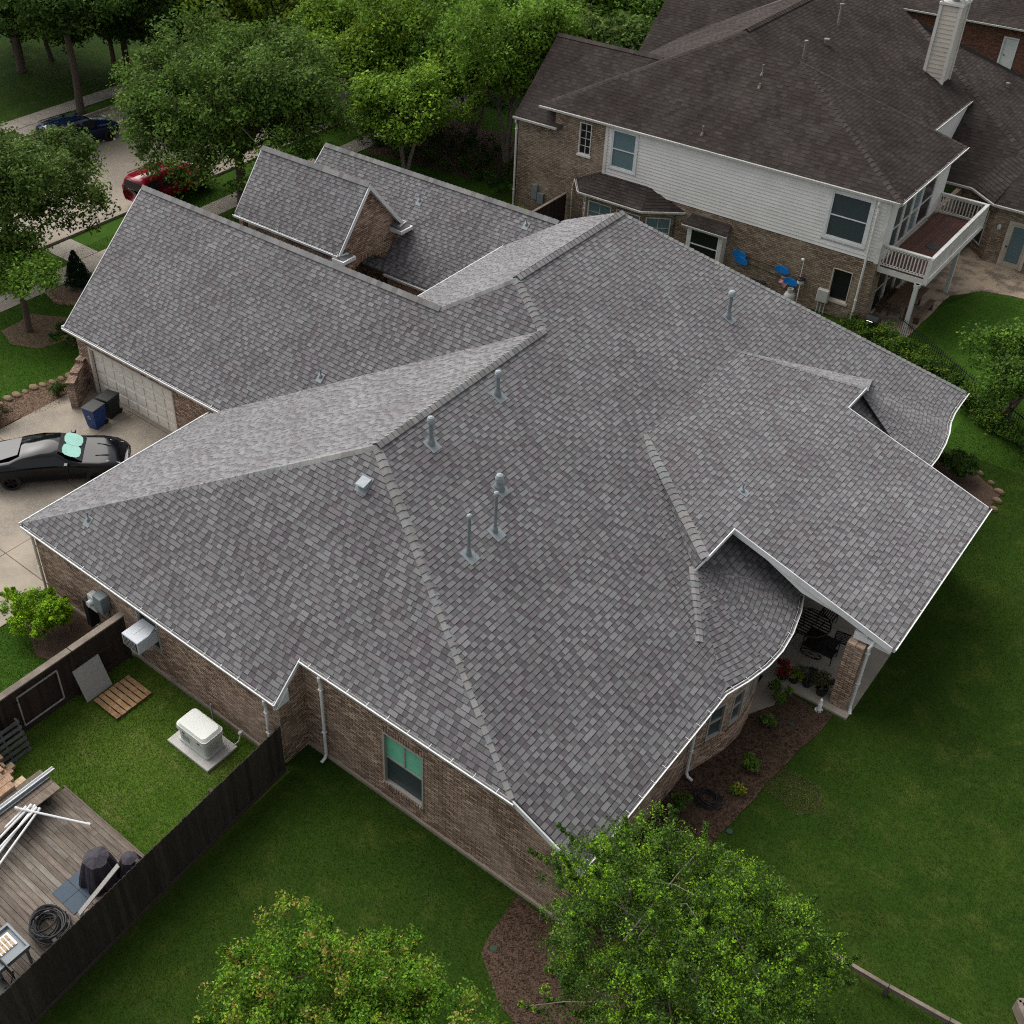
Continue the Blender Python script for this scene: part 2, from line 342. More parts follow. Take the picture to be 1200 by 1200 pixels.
def shingles(mb, piece, ecol, expo=.148, seed=0, pick=None, thick=.014, v0=None, tabs=(.10, .20), band=.024, bdark=.26):
    """courses of laminated shingle tabs over the convex 3-D polygon; each tab is a thin wedge"""
    pts = [Vector(p) for p in piece]
    nrm = Vector((0, 0, 0))
    for i in range(1, len(pts)-1): nrm += (pts[i]-pts[0]).cross(pts[i+1]-pts[0])
    nrm.normalize()
    if nrm.z < 0: nrm = -nrm; pts.reverse()
    u = Vector((0, 0, 1)).cross(nrm).normalized(); v = nrm.cross(u)      # u level, v up the slope
    # the frame is anchored at the world origin so that neighbouring pieces of one plane line up
    o = nrm*(pts[0].dot(nrm))
    P = [((p-o).dot(u), (p-o).dot(v)) for p in pts]; n = len(P)
    edges = []
    for i in range(n):
        a = P[i]; b = P[(i+1) % n]; dx, dy = b[0]-a[0], b[1]-a[1]; L = math.hypot(dx, dy)
        if L < 1e-6: continue
        edges.append((a[0], a[1], -dy/L, dx/L))
    vmin = min(p[1] for p in P); vmax = max(p[1] for p in P); umin = min(p[0] for p in P); umax = max(p[0] for p in P)
    base = v0 if v0 is not None else 0.0
    r0 = int(math.floor((vmin-base)/expo)); r1 = int(math.ceil((vmax-base)/expo))
    for r in range(r0, r1+1):
        rs = random.Random((seed*7919+r)*31+5); va = base+r*expo; vb = va+expo+.012
        x = -60+rs.random()*.5; k = 0
        us = []
        while x < umax:
            up_ = k % 2 == 0
            wd = rs.uniform(*tabs)*(1.15 if up_ else .85)
            if up_ and rs.random() < .12: wd *= 1.6
            q = rs.random(); ci = rs.random(); j = rs.uniform(.86, 1.14)
            if x+wd > umin: us.append((x, x+wd, up_, q, ci, j))
            x += wd; k += 1
        for (a, b, up_, q, ci, j) in us:
            g = .004
            rect = [(a+g, va), (b-g, va), (b-g, vb), (a+g, vb)]
            cp = clip(rect, edges)
            if len(cp) < 3: continue
            nz = smoothnoise((a+b)*.5*.9, va*.9, seed)
            pal = ecol['pal'] if up_ else ecol['dark']
            c = pal[int(ci*len(pal))]; mu = j*ecol['mul']*(1-.10*max(-1, min(1, nz)))
            if not up_ and q < .13: c = ecol['pal'][int(q*977) % len(ecol['pal'])]; mu *= .85
            if nz > .5: c = (c[0]*1.01, c[1]*.955, c[2]*.985)
            c = (c[0]*mu, c[1]*mu, c[2]*mu)
            hb = thick if up_ else thick*.4
            def lift_(s_, t_):
                h = hb+(.0025-hb)*min(1, max(0, (t_-va)/(vb-va))); return o+u*s_+v*t_+nrm*h
            top = [lift_(*q_) for q_ in cp]
            bot = [o+u*s_+v*t_-nrm*.002 for (s_, t_) in cp]; m_ = len(cp)
            fs = []; cs = []
            for i in range(m_):
                if cp[i][1] > vb-.004 and cp[(i+1) % m_][1] > vb-.004: continue
                fs.append((i, m_+i, m_+(i+1) % m_, (i+1) % m_)); cs.append((c[0]*.22, c[1]*.22, c[2]*.22) if abs(cp[i][1]-cp[(i+1) % m_][1]) < .004 else (c[0]*.4, c[1]*.4, c[2]*.4))  # edge faces darkened: the shadow line under each butt is put into colour
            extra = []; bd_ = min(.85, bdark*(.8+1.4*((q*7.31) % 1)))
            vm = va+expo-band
            lo_ = clip(cp, [(0, vm, 0, -1)]); hi_ = clip(cp, [(0, vm, 0, 1)])  # top band: dark granules, plus painted shadow of the course above
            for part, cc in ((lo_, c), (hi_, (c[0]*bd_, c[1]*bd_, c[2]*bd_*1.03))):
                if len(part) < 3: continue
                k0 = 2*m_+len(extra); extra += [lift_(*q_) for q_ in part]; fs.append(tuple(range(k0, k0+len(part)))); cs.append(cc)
            top = top; bot = bot+extra
            full = m_ == 4 and up_
            if pick is not None and full and b-a > .13:
                pick.append((mb, top+bot, fs, cs)); continue
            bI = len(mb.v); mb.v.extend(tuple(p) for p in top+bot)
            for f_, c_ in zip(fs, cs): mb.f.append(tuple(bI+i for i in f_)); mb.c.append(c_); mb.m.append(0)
def flush_pick(pick, parent_of, focus, limit=300):
    pick.sort(key=lambda t: (Vector(t[1][0])-focus).length)
    for i, (mb, vs, fs, cs) in enumerate(pick):
        if i < limit:
            b = MB(); b.v = [tuple(p) for p in vs]; b.f = fs; b.c = cs; b.m = [0]*len(fs)
            b.build('shingle', 'shingle', parent_of[id(mb)])
        else:
            bI = len(mb.v); mb.v.extend(tuple(p) for p in vs)
            for f_, c_ in zip(fs, cs): mb.f.append(tuple(bI+k for k in f_)); mb.c.append(c_); mb.m.append(0)
def plane_grad(P): return Vector((-P[1], -P[2], 1)).normalized()
def caps(parent, a, b, P1, P2, expo=.2, wing=.14, pal=None, lift=.010, name='ridge_cap', stuff=False, skip=0, m='shingle'):
    """bent cap shingles laid one over the next up the line a-b over planes P1 and P2"""
    mname = m; a = Vector(a); b = Vector(b); L = (b-a).length; d = (b-a)/L; n = max(1, int(round(L/expo))); e = L/n
    n1, n2 = plane_grad(P1), plane_grad(P2)
    w1 = d.cross(n1).normalized(); w2 = d.cross(n2).normalized()
    m = (w1+w2)
    # the wings point away from one another, each on its own plane
    if w1.dot(n2) > 0: w1 = -w1
    if w2.dot(n1) > 0: w2 = -w2
    if w1.dot(w2) > .9: w2 = -w2
    nn = (n1+n2).normalized(); out = []
    J = MB() if stuff else None
    pal = pal or [(.275, .28, .268), (.24, .237, .232), (.305, .30, .28), (.245, .265, .265), (.21, .202, .202), (.265, .278, .275), (.305, .305, .294), (.25, .24, .226)]
    for i in range(n):
        p0 = a+d*(i*e); p1 = a+d*((i+1)*e+.03)
        h0 = lift+.016; h1 = lift-.004; j = random.uniform(.9, 1.08); c = random.choice(pal); c = (c[0]*j, c[1]*j, c[2]*j)
        vs = []
        for p, h in ((p0, h0), (p1, h1)):
            vs += [p+w1*wing+n1*h*.75, p+nn*(h*1.25), p+w2*wing+n2*h*.75, p+w2*wing-n2*.002, p-nn*.004, p+w1*wing-n1*.002]
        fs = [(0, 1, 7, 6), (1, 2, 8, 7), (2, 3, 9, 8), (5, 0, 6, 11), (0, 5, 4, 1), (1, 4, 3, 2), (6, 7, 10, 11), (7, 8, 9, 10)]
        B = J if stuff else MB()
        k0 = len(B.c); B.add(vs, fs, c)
        for q in (3, 2, 4, 5): B.c[k0+q] = (c[0]*.12, c[1]*.12, c[2]*.12)  # side and end faces darkened: ridge vent slots and painted shade between caps
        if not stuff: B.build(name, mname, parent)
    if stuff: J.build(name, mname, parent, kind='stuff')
def Z(P, x, y): return P[0]+P[1]*x+P[2]*y
def on(P, *xy): return [(x, y, Z(P, x, y)) for x, y in xy]
def gutter(parent, pts, side, m='white_trim', w_=.115, h=.11, straps=0, name='gutter'):
    """open trough along pts (top outer line of the roof edge); side = outward unit vector per call"""
    b = MB(); d = MB(); n = len(pts); P = [Vector(p) for p in pts]
    outs = []
    for i in range(n):
        t = (P[min(i+1, n-1)]-P[max(i-1, 0)]); t.z = 0; t.normalize(); o = Vector((t.y, -t.x, 0))
        if o.dot(Vector((side[0], side[1], 0))) < 0: o = -o
        outs.append(o)
    prof = [(0, -.015), (0, -h), (w_*.75, -h), (w_, -.012), (w_, 0), (w_-.03, 0), (w_-.03, -.02), (w_*.68, -h+.012), (.01, -h+.012), (.01, -.015)]
    vs = []; fs = []; k = len(prof)
    for i in range(n):
        for (a_, z_) in prof: vs.append(P[i]+outs[i]*a_+Vector((0, 0, z_)))
    for i in range(n-1):
        for j in range(k): fs.append((i*k+j, i*k+(j+1) % k, (i+1)*k+(j+1) % k, (i+1)*k+j))
    b.add(vs, fs); b.add([vs[j] for j in range(k)], [(0, 1, 2, 3, 4, 5, 6, 7, 8, 9)]); b.add([vs[(n-1)*k+j] for j in range(k)], [(9, 8, 7, 6, 5, 4, 3, 2, 1, 0)])
    g = b.build(name, m, parent)
    vs = []; fs = []
    for i in range(n): vs += [P[i]+outs[i]*.012+Vector((0, 0, -h*.55)), P[i]+outs[i]*(w_*.85)+Vector((0, 0, -h*.55))]
    for i in range(n-1): fs.append((2*i, 2*i+1, 2*i+3, 2*i+2))
    d.add(vs, fs); d.build('gutter_strip', 'gutter_dark', g)  # dark strip halfway down inside the trough
    if straps:
        tot = 0; nxt = .35
        for i in range(n-1):
            seg = (P[i+1]-P[i]); L = seg.length
            while nxt < tot+L:
                q = P[i]+seg*((nxt-tot)/L); s_ = MB(); o = outs[i]
                s_.bar(q+o*(w_-.01)+Vector((0, 0, .004)), q-o*.03+Vector((0, 0, .03)), .012, .004)
                s_.build('gutter_hanger', m, g); nxt += straps
            tot += L
    return g
def board(parent, a, b, h=.16, t=.025, out=(0, 0), m='white_trim', name='fascia', dz=0):
    a = Vector(a); b = Vector(b); o = Vector((out[0], out[1], 0)).normalized() if (out[0] or out[1]) else Vector((0, 0, 0))
    B = MB(); dz = Vector((0, 0, dz))
    vs = [a+dz, b+dz, b+dz-Vector((0, 0, h)), a+dz-Vector((0, 0, h))]; vs += [p+o*t for p in vs]
    B.add(vs, [(0, 1, 2, 3), (7, 6, 5, 4), (0, 4, 5, 1), (1, 5, 6, 2), (2, 6, 7, 3), (3, 7, 4, 0)])
    return B.build(name, m, parent)
def downspout(parent, top, bot, out, m='white_trim', r=.045, kick=None):
    top = Vector(top); bot = Vector(bot); o = Vector((*out, 0)).normalized()
    k = Vector((*(kick or out), 0)).normalized()
    b = MB(); b.tube([top, top-Vector((0, 0, .12)), Vector((bot.x, bot.y, top.z-.3)), Vector((bot.x, bot.y, .22)), Vector((bot.x, bot.y, .1))+k*.05, Vector((bot.x, bot.y, .05))+k*.2], r, 8)
    s = b.build('downspout', m, parent)
    for z in (top.z-.5, 1.1):
        q = MB(); q.box((bot.x-r-.012, bot.y-r-.012, z), (bot.x+r+.012, bot.y+r+.012, z+.03)); q.build('strap', m, s)
    return s
def window(parent, M, w_, h, frame='white_trim', glass='glass_dark', fr=.06, rec=.05, mullv=0, mullh=1, blind=None, casing=0, sill=None, blindfrac=1.0, cols=1):
    """sash window in the frame M: x 0..w, z 0..h, y out"""
    f = MB(M)
    f.box((0, -rec, 0), (fr, .02, h)); f.box((w_-fr, -rec, 0), (w_, .02, h)); f.box((fr, -rec, 0), (w_-fr, .02, fr)); f.box((fr, -rec, h-fr), (w_-fr, .02, h))
    fo = f.build('window', frame, parent)
    if casing:
        c = MB(M); cs = casing
        c.box((-cs, -.01, -cs), (0, .035, h+cs)); c.box((w_, -.01, -cs), (w_+cs, .035, h+cs)); c.box((0, -.01, -cs), (w_, .035, 0)); c.box((0, -.01, h), (w_, .035, h+cs))
        c.build('casing', frame, fo)
    if blind:
        b = MB(M); n = int((h-2*fr)*blindfrac/.05); z = h-fr
        for i in range(n): b.add([(fr, -rec+.012, z), (w_-fr, -rec+.012, z), (w_-fr, -rec+.022, z-.046), (fr, -rec+.022, z-.046)], [(0, 3, 2, 1)]); z -= .05
        b.build('blind', blind, fo, kind=None)
    g = MB(M); g.box((fr, -rec-.005, fr), (w_-fr, -rec+.004, h-fr)); g.build('pane', glass, fo)
    mu = MB(M); any_ = False
    if mullh: mu.box((fr, -rec, h/2-.02), (w_-fr, -rec+.04, h/2+.02)); any_ = True
    for i in range(mullv): x = fr+(w_-2*fr)*(i+1)/(mullv+1); mu.box((x-.012, -rec, fr), (x+.012, -rec+.034, h-fr)); any_ = True
    for i in range(cols-1):
        z = fr+(h-2*fr)*(i+1)/cols; mu.box((fr, -rec, z-.01), (w_-fr, -rec+.03, z+.01))
    if any_ or cols > 1: mu.build('sash_bar', frame, fo)
    if sill:
        s_ = MB(M); s_.box((-.06, -.02, -.1-casing), (w_+.06, .06, -casing)); s_.build('sill', sill, fo)
    return fo

# ================================================================== ground
def wob(pts, amp, seed=1, step=.5):
    rn = random.Random(seed); out = []
    for i in range(len(pts)):
        a = Vector(pts[i][:2]); b = Vector(pts[(i+1) % len(pts)][:2]); L = (b-a).length; n = max(1, int(L/step))
        for k in range(n):
            q = a.lerp(b, k/n); out.append((q.x+rn.uniform(-amp, amp), q.y+rn.uniform(-amp, amp)))
    return out
sheet('ground', [(-400, -300), (300, -300), (300, 400), (-400, 400)], 0, 'grass')
YARD = [(-22.4, 4.5), (-15.0, 4.5), (-15.3, 12.5), (-21.6, 12.5)]
sheet('side_lawn', [(-23.5, -2), (-14.9, -2), (-15.05, 12.42), (-21.65, 12.42)], .006, 'grass_yard')
FRONT = [(-44.6, -10), (-33.6, -10), (-34.0, 45), (-44.6, 45)]
sheet('front_lawn', [(-60, -30), (-33.0, -30), (-33.0, 60), (-60, 60)], .004, 'grass_front')
sheet('bush_lawn', [(-30, 2), (-22.4, 4.5), (-22.0, 11.9), (-25.6, 12.0), (-25.7, 6), (-30, 4)], .008, 'grass_front')
sheet('neighbour_lawn', [(-14, 38), (6, 38), (6, 53.3), (-9, 53.3)], .004, 'grass_front')
# driveway as separate poured panels with open joints
dw = thing('driveway', 'stained concrete driveway beside the garage where the black car stands', 'driveway', (-29, 13, 0)); dw['kind'] = 'structure'; del dw['category']
xs = [-34.6, -31.5, -28.4, -25.62]; ys = [-6, -2, 2, 5.6, 9.0, 12.6, 16.2, 20.36]
for i in range(len(xs)-1):
    for j in range(len(ys)-1):
        if j == 3 and i == 2 and False: continue
        b = MB(); g = .012; x1 = xs[i+1]; x0 = xs[i]
        if j <= 4 and i == 2: x1 = -25.62
        b.box((x0+g, ys[j]+g, -.1), (x1-g, ys[j+1]-g, .035+.002*((i+j) % 2))); b.build('concrete_panel', 'concrete', dw)
b = MB(); b.box((-34.3, 20.37, -.1), (-25.9, 20.56, .037)); b.build('threshold', 'concrete', dw)
sheet('driveway_joint', [(-34.6, -6), (-25.62, -6), (-25.62, 20.36), (-34.6, 20.36)], .016, 'mulch')
# front walk, approach walk and pavement
wk = thing('front_walk', 'pale concrete garden walk crossing the front lawn', 'walk', (-42, 27, 0)); wk['kind'] = 'structure'; del wk['category']
def walkstrip(parent, a, b, wd, seg, name='walk_panel', z=.03, m='walk_concrete'):
    a = Vector((*a, 0)); b = Vector((*b, 0)); d = b-a; L = d.length; n = max(1, int(round(L/seg))); d.normalize(); s = Vector((-d.y, d.x, 0))*wd/2
    for i in range(n):
        p = a+d*(L*i/n+.01); q = a+d*(L*(i+1)/n-.01); B = MB()
        B.prism([(p+s)[:2], (q+s)[:2], (q-s)[:2], (p-s)[:2]], -.08, z+.002*(i % 2)); B.build(name, m, parent)
walkstrip(wk, (-42.9, 10), (-42.9, 24.6), 1.35, 1.5); walkstrip(wk, (-42.9, 24.62), (-42.9, 60), 1.35, 1.5)
walkstrip(wk, (-42.2, 27.2), (-36.5, 27.2), 1.5, 1.5); walkstrip(wk, (-45.8, 27.2), (-43.6, 27.2), 1.5, 1.2)
# street with a kerb
sheet('street', [(-58.6, -120), (-46.1, -120), (-46.1, 200), (-58.6, 200)], .012, 'street_concrete')
kb = thing('kerb', 'low concrete kerb between lawn and street', 'kerb', (-46, 30, 0)); kb['kind'] = 'structure'; del kb['category']
for x0, x1 in ((-46.1, -45.92), (-58.78, -58.6)):
    for k in range(40):
        b = MB(); b.box((x0, -20+k*3+.01, -.1), (x1, -17+k*3-.01, .13)); b.build('kerb_stone', 'street_concrete', kb)
fs_ = thing('far_walk', 'concrete pavement across the street', 'walk', (-61, 30, 0)); fs_['kind'] = 'structure'; del fs_['category']
walkstrip(fs_, (-60.9, 10), (-60.9, 80), 1.5, 1.6)
walkstrip(fs_, (-60.1, 36), (-58.8, 36), 3.2, 3)
# mulch beds
sheet('cone_bed', wob([(-42.2, 24.1), (-41.9, 26.4), (-40.6, 27.0), (-39.2, 26.2), (-39.6, 24.6), (-41.0, 23.8)], .06, 2), .02, 'mulch_pale')
sheet('tree_bed', wob([(-40.8, 20.7), (-41, 22.4), (-39.6, 23.3), (-38, 22.6), (-38.3, 21.0), (-39.6, 20.3)], .08, 3), .02, 'mulch_pale')
sheet('driveway_bed', wob([(-36.4, 12.5), (-36.1, 17.4), (-36.0, 19.0), (-35.7, 20.6), (-34.6, 21.4), (-34.0, 19.3), (-33.4, 18.6), (-34.65, 17.4), (-34.65, 12.5)], .05, 4), .03, 'mulch_pale')
sheet('bush_bed', wob([(-25.5, 11.9), (-25.2, 12.45), (-22.0, 12.45), (-22.2, 11.2), (-23.8, 10.6), (-25.1, 11.0)], .06, 5), .02, 'mulch')
sheet('corner_bed', wob([(-8.3, 13.3), (-8.05, 11.6), (-7.0, 10.9), (-5, 10.6), (-4.4, 12.4), (-5.2, 15.4), (-5.4, 17.2), (-5.2, 19.6), (-4.95, 21.7), (-4.75, 23.4), (-6.66, 23.4), (-7.1, 19), (-7.1, 13.3)], .06, 6), .02, 'mulch')
sheet('round_bed', wob([(-6.9, 34.6), (-6.8, 37.0), (-5.6, 37.2), (-4.4, 36.4), (-4.5, 35.1), (-5.3, 34.2)], .05, 7), .02, 'mulch')
sheet('rear_bed', wob([(-34, 46.2), (-42, 45.2), (-42, 52), (-31, 52.5)], .15, 9), .012, 'mulch')
# fine stuff: grass blades and mulch chips, real slivers of geometry
def inside(px, py, poly):
    c = np.zeros(len(px), bool); n = len(poly)
    for i in range(n):
        x1, y1 = poly[i][:2]; x2, y2 = poly[(i+1) % n][:2]
        m = ((y1 > py) != (y2 > py)); xi = (x2-x1)*(py-y1)/((y2-y1) if y2 != y1 else 1e-9)+x1; c ^= m & (px < xi)
    return c
def npmesh(name, V, nper, faces, tint, material, kind='stuff', label=None, cat=None, parent=None):
    me = bpy.data.meshes.new(name); n = len(V); me.vertices.add(n); me.vertices.foreach_set('co', V.astype(np.float32).ravel())
    F_ = len(faces)
    k = faces.shape[1]; me.loops.add(F_*k); me.loops.foreach_set('vertex_index', faces.astype(np.int32).ravel())
    me.polygons.add(F_); me.polygons.foreach_set('loop_start', np.arange(0, F_*k, k, dtype=np.int32))
    try: me.polygons.foreach_set('loop_total', np.full(F_, k, dtype=np.int32))
    except Exception: pass
    me.update(calc_edges=True)
    if tint is not None:
        a = me.attributes.new('tint', 'FLOAT_COLOR', 'FACE'); a.data.foreach_set('color', np.hstack([tint, np.ones((F_, 1))]).astype(np.float32).ravel())
    me.materials.append(MATS[material]); o = bpy.data.objects.new(name, me); col.objects.link(o)
    if parent is not None: o.parent = parent
    return setp(o, label, cat, None, kind)
def blades(name, poly, dens, h, wd, c1, c2, label, seed, excl=(), flat=False, z=.01, patch=.25):
    g = np.random.default_rng(seed); P = np.array([p[:2] for p in poly]); lo = P.min(0); hi = P.max(0)
    n = int((hi[0]-lo[0])*(hi[1]-lo[1])*dens); xy = g.uniform(lo, hi, (n, 2)); k = inside(xy[:, 0], xy[:, 1], poly)
    for e in excl: k &= ~inside(xy[:, 0], xy[:, 1], e)
    xy = xy[k]; n = len(xy); a = g.uniform(0, 2*np.pi, n); s = g.uniform(.6, 1.4, n)
    d = np.stack([np.cos(a), np.sin(a)], 1)
    V = np.zeros((n, 3, 3)); V[:, 0, :2] = xy-d*wd*s[:, None]/2; V[:, 1, :2] = xy+d*wd*s[:, None]/2
    t = g.uniform(-1, 1, (n, 2))*(h*.8 if not flat else wd*1.5); V[:, 2, :2] = xy+t; V[:, :2, 2] = z; V[:, 2, 2] = z+(h*s if not flat else g.uniform(.002, .02, n))
    f = np.arange(n*3).reshape(-1, 3); q = g.random(n)[:, None]; nz = (np.sin(xy[:, 0]*.9+np.sin(xy[:, 1]*.7)*1.6)*np.sin(xy[:, 1]*1.1+1)*.5+.5)[:, None]
    tint = (np.array(c1)*(1-q)+np.array(c2)*q)*(1-patch+2*patch*nz)
    return npmesh(name, V.reshape(-1, 3), 3, f, tint, 'leaf', 'stuff', label)
HOUSEX = [(-26, 12.44), (-15.3, 12.44), (-15.3, 13.4), (-7.05, 13.4), (-7.05, 38), (-35, 38), (-35, 20.3), (-26, 20.3)]
BEDC = [(-8.3, 13.3), (-8.05, 11.6), (-7.0, 10.9), (-5, 10.6), (-4.4, 12.4), (-5.2, 15.4), (-5.4, 17.2), (-5.2, 19.6), (-4.95, 21.7), (-4.75, 23.4), (-4.35, 23.4), (-4.35, 32), (-7.1, 32), (-7.1, 13.3)]
BEDR = [(-6.9, 34.6), (-6.8, 37.0), (-5.6, 37.2), (-4.4, 36.4), (-4.5, 35.1), (-5.3, 34.2)]
blades('grass', [(-10.5, 43.8), (-7, 41.5), (0, 38), (4, 38), (4, 53), (-6, 51.2), (-8.6, 50.8), (-9.8, 50.4), (-10.7, 49)], 300, .04, .016, (.02, .05, .009), (.045, .085, .015), 'green lawn of the neighbour beside the balcony posts', 15)
G1c, G2c = (.016, .037, .005), (.052, .084, .012)
blades('grass', [(-14.7, 3.5), (4, 12), (8, 24), (2, 45), (-7, 45), (-7, 13.45), (-15.35, 13.45), (-15.35, 12.4), (-14.9, 12.4)], 1500, .035, .010, G1c, G2c, 'dark green mown grass of the back lawn', 11, (BEDC, BEDR, HOUSEX))
blades('grass', [(-22.3, 4.5), (-15.0, 4.5), (-15.2, 12.4), (-21.6, 12.4)], 3200, .035, .010, (.04, .085, .009), (.14, .19, .034), 'lighter patchy grass of the fenced side yard', 12)
blades('grass', [(-44.6, 8), (-33.6, 8), (-33.6, 21), (-35, 45), (-44.6, 45)], 500, .05, .014, (.025, .066, .007), (.056, .115, .013), 'bright green grass of the front lawn by the walk', 13, ([(-43.6, 5), (-42.1, 5), (-42.1, 50), (-43.6, 50)], [(-42.4, 26.3), (-36, 26.3), (-36, 28), (-42.4, 28)], [(-42.2, 24.1), (-41.9, 26.4), (-40.6, 27.0), (-39.2, 26.2), (-39.6, 24.6), (-41.0, 23.8)], [(-36.6, 8), (-33, 8), (-33, 21.4), (-36, 20.6)]))
blades('grass', [(-26.5, 4.5), (-22.5, 5), (-22.2, 11), (-23.8, 10.6), (-25.5, 11.9)], 1800, .04, .012, (.024, .06, .007), (.066, .12, .014), 'green grass strip between driveway and dark fence', 14)
for i, (pl, c1, c2, lb) in enumerate(((BEDC[:10]+[(-7.1, 23.4), (-7.1, 13.3)], (.022, .014, .01), (.10, .065, .042), 'dark brown bark mulch along the back wall'), ([(-36.4, 12.5), (-36.1, 17.4), (-36.0, 19.0), (-35.7, 20.6), (-34.6, 21.4), (-34.0, 19.3), (-34.65, 17.4), (-34.65, 12.5)], (.05, .03, .02), (.2, .13, .09), 'brown mulch and litter beside the driveway'))):
    blades('mulch_chips', pl, 500, .01, .05, c1, c2, lb, 21+i, flat=True, z=.03)
# pale worn patch in the lawn
dg = at(935, 930, 0)
blades('dry_grass', wob([(dg.x+a*1.1*math.cos(k), dg.y+a*.8*math.sin(k)) for k, a in ((0, 1), (1, .7), (2, 1.1), (3, .8), (4, 1.0), (5, .6))], .25, 31), 3000, .03, .014, (.09, .09, .035), (.22, .19, .10), 'straw coloured dry patch in the lawn beyond the mulch bed', 31)
for i_, (qx, qy, rr_) in enumerate(((905, 895, .5), (985, 965, .6), (1010, 1080, .8), (985, 905, .5), (1130, 870, .7))):
    q_ = at(qx, qy, 0); blades('dry_grass', wob([(q_.x+rr_*math.cos(k), q_.y+rr_*math.sin(k)) for k in range(6)], .25, 41+i_), 700, .035, .012, (.055, .07, .018), (.12, .12, .04), 'paler yellowish scatter in the back lawn', 51+i_)
# ================================================================== main house
H = thing('brick_house', 'low brick house with grey shingle hip roof filling the middle of the photo', 'house', (-16, 22, 0))
PL = (2.5-.9*12.45, 0, .9); PR = (7.19-.484*16.38, -.484, 0); PX = (7.19+.47*16.38, .47, 0); PG = (7.19-.9*25.25, 0, .9)
PX2 = (8.015+.6*18.08, .6, 0); PQ = (5.27-.28*12.42, -.28, 0); PW = (3.0-.9*30.9, 0, .9); PB = (8.01+.995*32.31, 0, -.995)
PGB = (6.83+.9*24.85, 0, -.9)
pick = []; pof = {}
def roof(name_planes, P, pieces, seed, ecol=NEWCOL, sel=True, th=.12, lab=None, parent=None, expo=.148, v0=None, tabs=(.10, .26)):
    """one deck (joined slabs) with its shingles; the pieces are convex outlines (x, y) on the plane P"""
    d = MB(); s = MB()
    for pc in pieces:
        pts = on(P, *pc) if not isinstance(pc[0], Vector) and len(pc[0]) == 2 else [tuple(p) for p in pc]
        d.slab(pts, th)
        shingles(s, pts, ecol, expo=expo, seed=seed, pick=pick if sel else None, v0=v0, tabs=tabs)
    dk = d.build('roof_slope', 'underlay', parent or H); pof[id(s)] = dk; allS.append((s, dk)); return dk
allS = []
ev = lambda P, x, y: None
roof('', PL, [[(-26.4, 12.45), (-15.38, 12.45), (-15.38, 13.40), (-16.38, 17.66)], [(-15.38, 13.40), (-8.56, 13.40), (-16.38, 17.66)]], 1)
roof('', PR, [[(-8.56, 13.40), (-6.75, 13.40), (-6.75, 17.66), (-16.38, 17.66)], [(-16.38, 17.66), (-6.75, 17.66), (-6.75, 25.25), (-16.38, 25.25)],
    [(-16.38, 25.25), (-12.0, 25.25), (-12.0, 32.31), (-18.07, 32.31), (-18.07, 26.17)], [(-12.0, 25.25), (-6.75, 25.25), (-6.75, 26.4), (-12.0, 26.4)], [(-12.0, 29.9), (-6.75, 29.9), (-6.75, 32.31), (-12.0, 32.31)],
    [(-18.07, 32.31), (-6.75, 32.31), (-6.75, 37.83)]], 2)
roof('', PX, [[(-26.4, 12.45), (-16.38, 17.66), (-16.38, 25.25), (-25.98, 20.24), (-26.4, 20.02)]], 3)
roof('', PG, [[(-34.85, 20.24), (-25.98, 20.24), (-20.05, 23.335), (-20.05, 24.85), (-34.85, 24.85)], [(-20.05, 23.335), (-16.38, 25.25), (-18.08, 26.17), (-20.05, 24.85)]], 4)
roof('', PX2, [[(-18.08, 26.17), (-20.05, 24.85), (-23.4, 27.08), (-23.4, 32.92), (-21.65, 34.46), (-18.07, 32.31)]], 5)
roof('', PGB, [[(-34.85, 24.85), (-20.05, 24.85), (-22.3, 27.9), (-34.85, 27.9)]], 6)
roof('', PW, [[(-34.0, 30.9), (-21.0, 30.9), (-21.0, 34.1), (-34.0, 34.1)]], 7)
roof('', (PW[0]+2*.9*34.1, 0, -.9), [[(-34.0, 34.1), (-21.0, 34.1), (-21.0, 37.3), (-34.0, 37.3)]], 8)
roof('', PB, [[(-18.07, 32.31), (-6.75, 37.83), (-26, 37.83)]], 9)
# patio roof of lower pitch
aX = -3.96
roof('', PQ, [[(-12.42, 24.95), (-8.85, 22.43), (-8.85, 24.0), (-8.85, 31.7), (-8.85, 33.08), (-12.42, 30.95)], [(-8.85, 24.0), (aX, 23.86), (aX, 31.3), (-8.85, 31.63)]], 10, th=.1)
zc = Z(PQ, -8.85, 22.43)
brk1 = Vector((-12.42, 24.95, 5.275)); capend = Vector((-8.85, 22.43, zc)); F1 = onplane(792, 688, PR)+Vector((0, 0, .02)); c1 = onplane(812, 668, PR)+Vector((0, 0, .09)); c2 = onplane(819, 753, PR)+Vector((0, 0, .03))
foot = onplane(813, 668, PR)
def tri(pts, seed, sel=True, expo=.148):
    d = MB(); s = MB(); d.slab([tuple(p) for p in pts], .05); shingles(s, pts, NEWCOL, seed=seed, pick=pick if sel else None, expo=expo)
    dk = d.build('roof_slope', 'underlay', H); pof[id(s)] = dk; allS.append((s, dk))
foot.z += .05; tri([brk1, capend, foot], 11); tri([brk1, foot, F1], 12); tri([foot, c2, F1], 13)
brk2 = Vector((-12.42, 30.97, 5.275)); capR = Vector((-8.75, 33.08, Z(PQ, -8.75, 33))); F2 = Vector((-9.1, 34.6, Z(PR, -9.1, 34.6)+.02))
tri([brk2, F2, capR], 14)
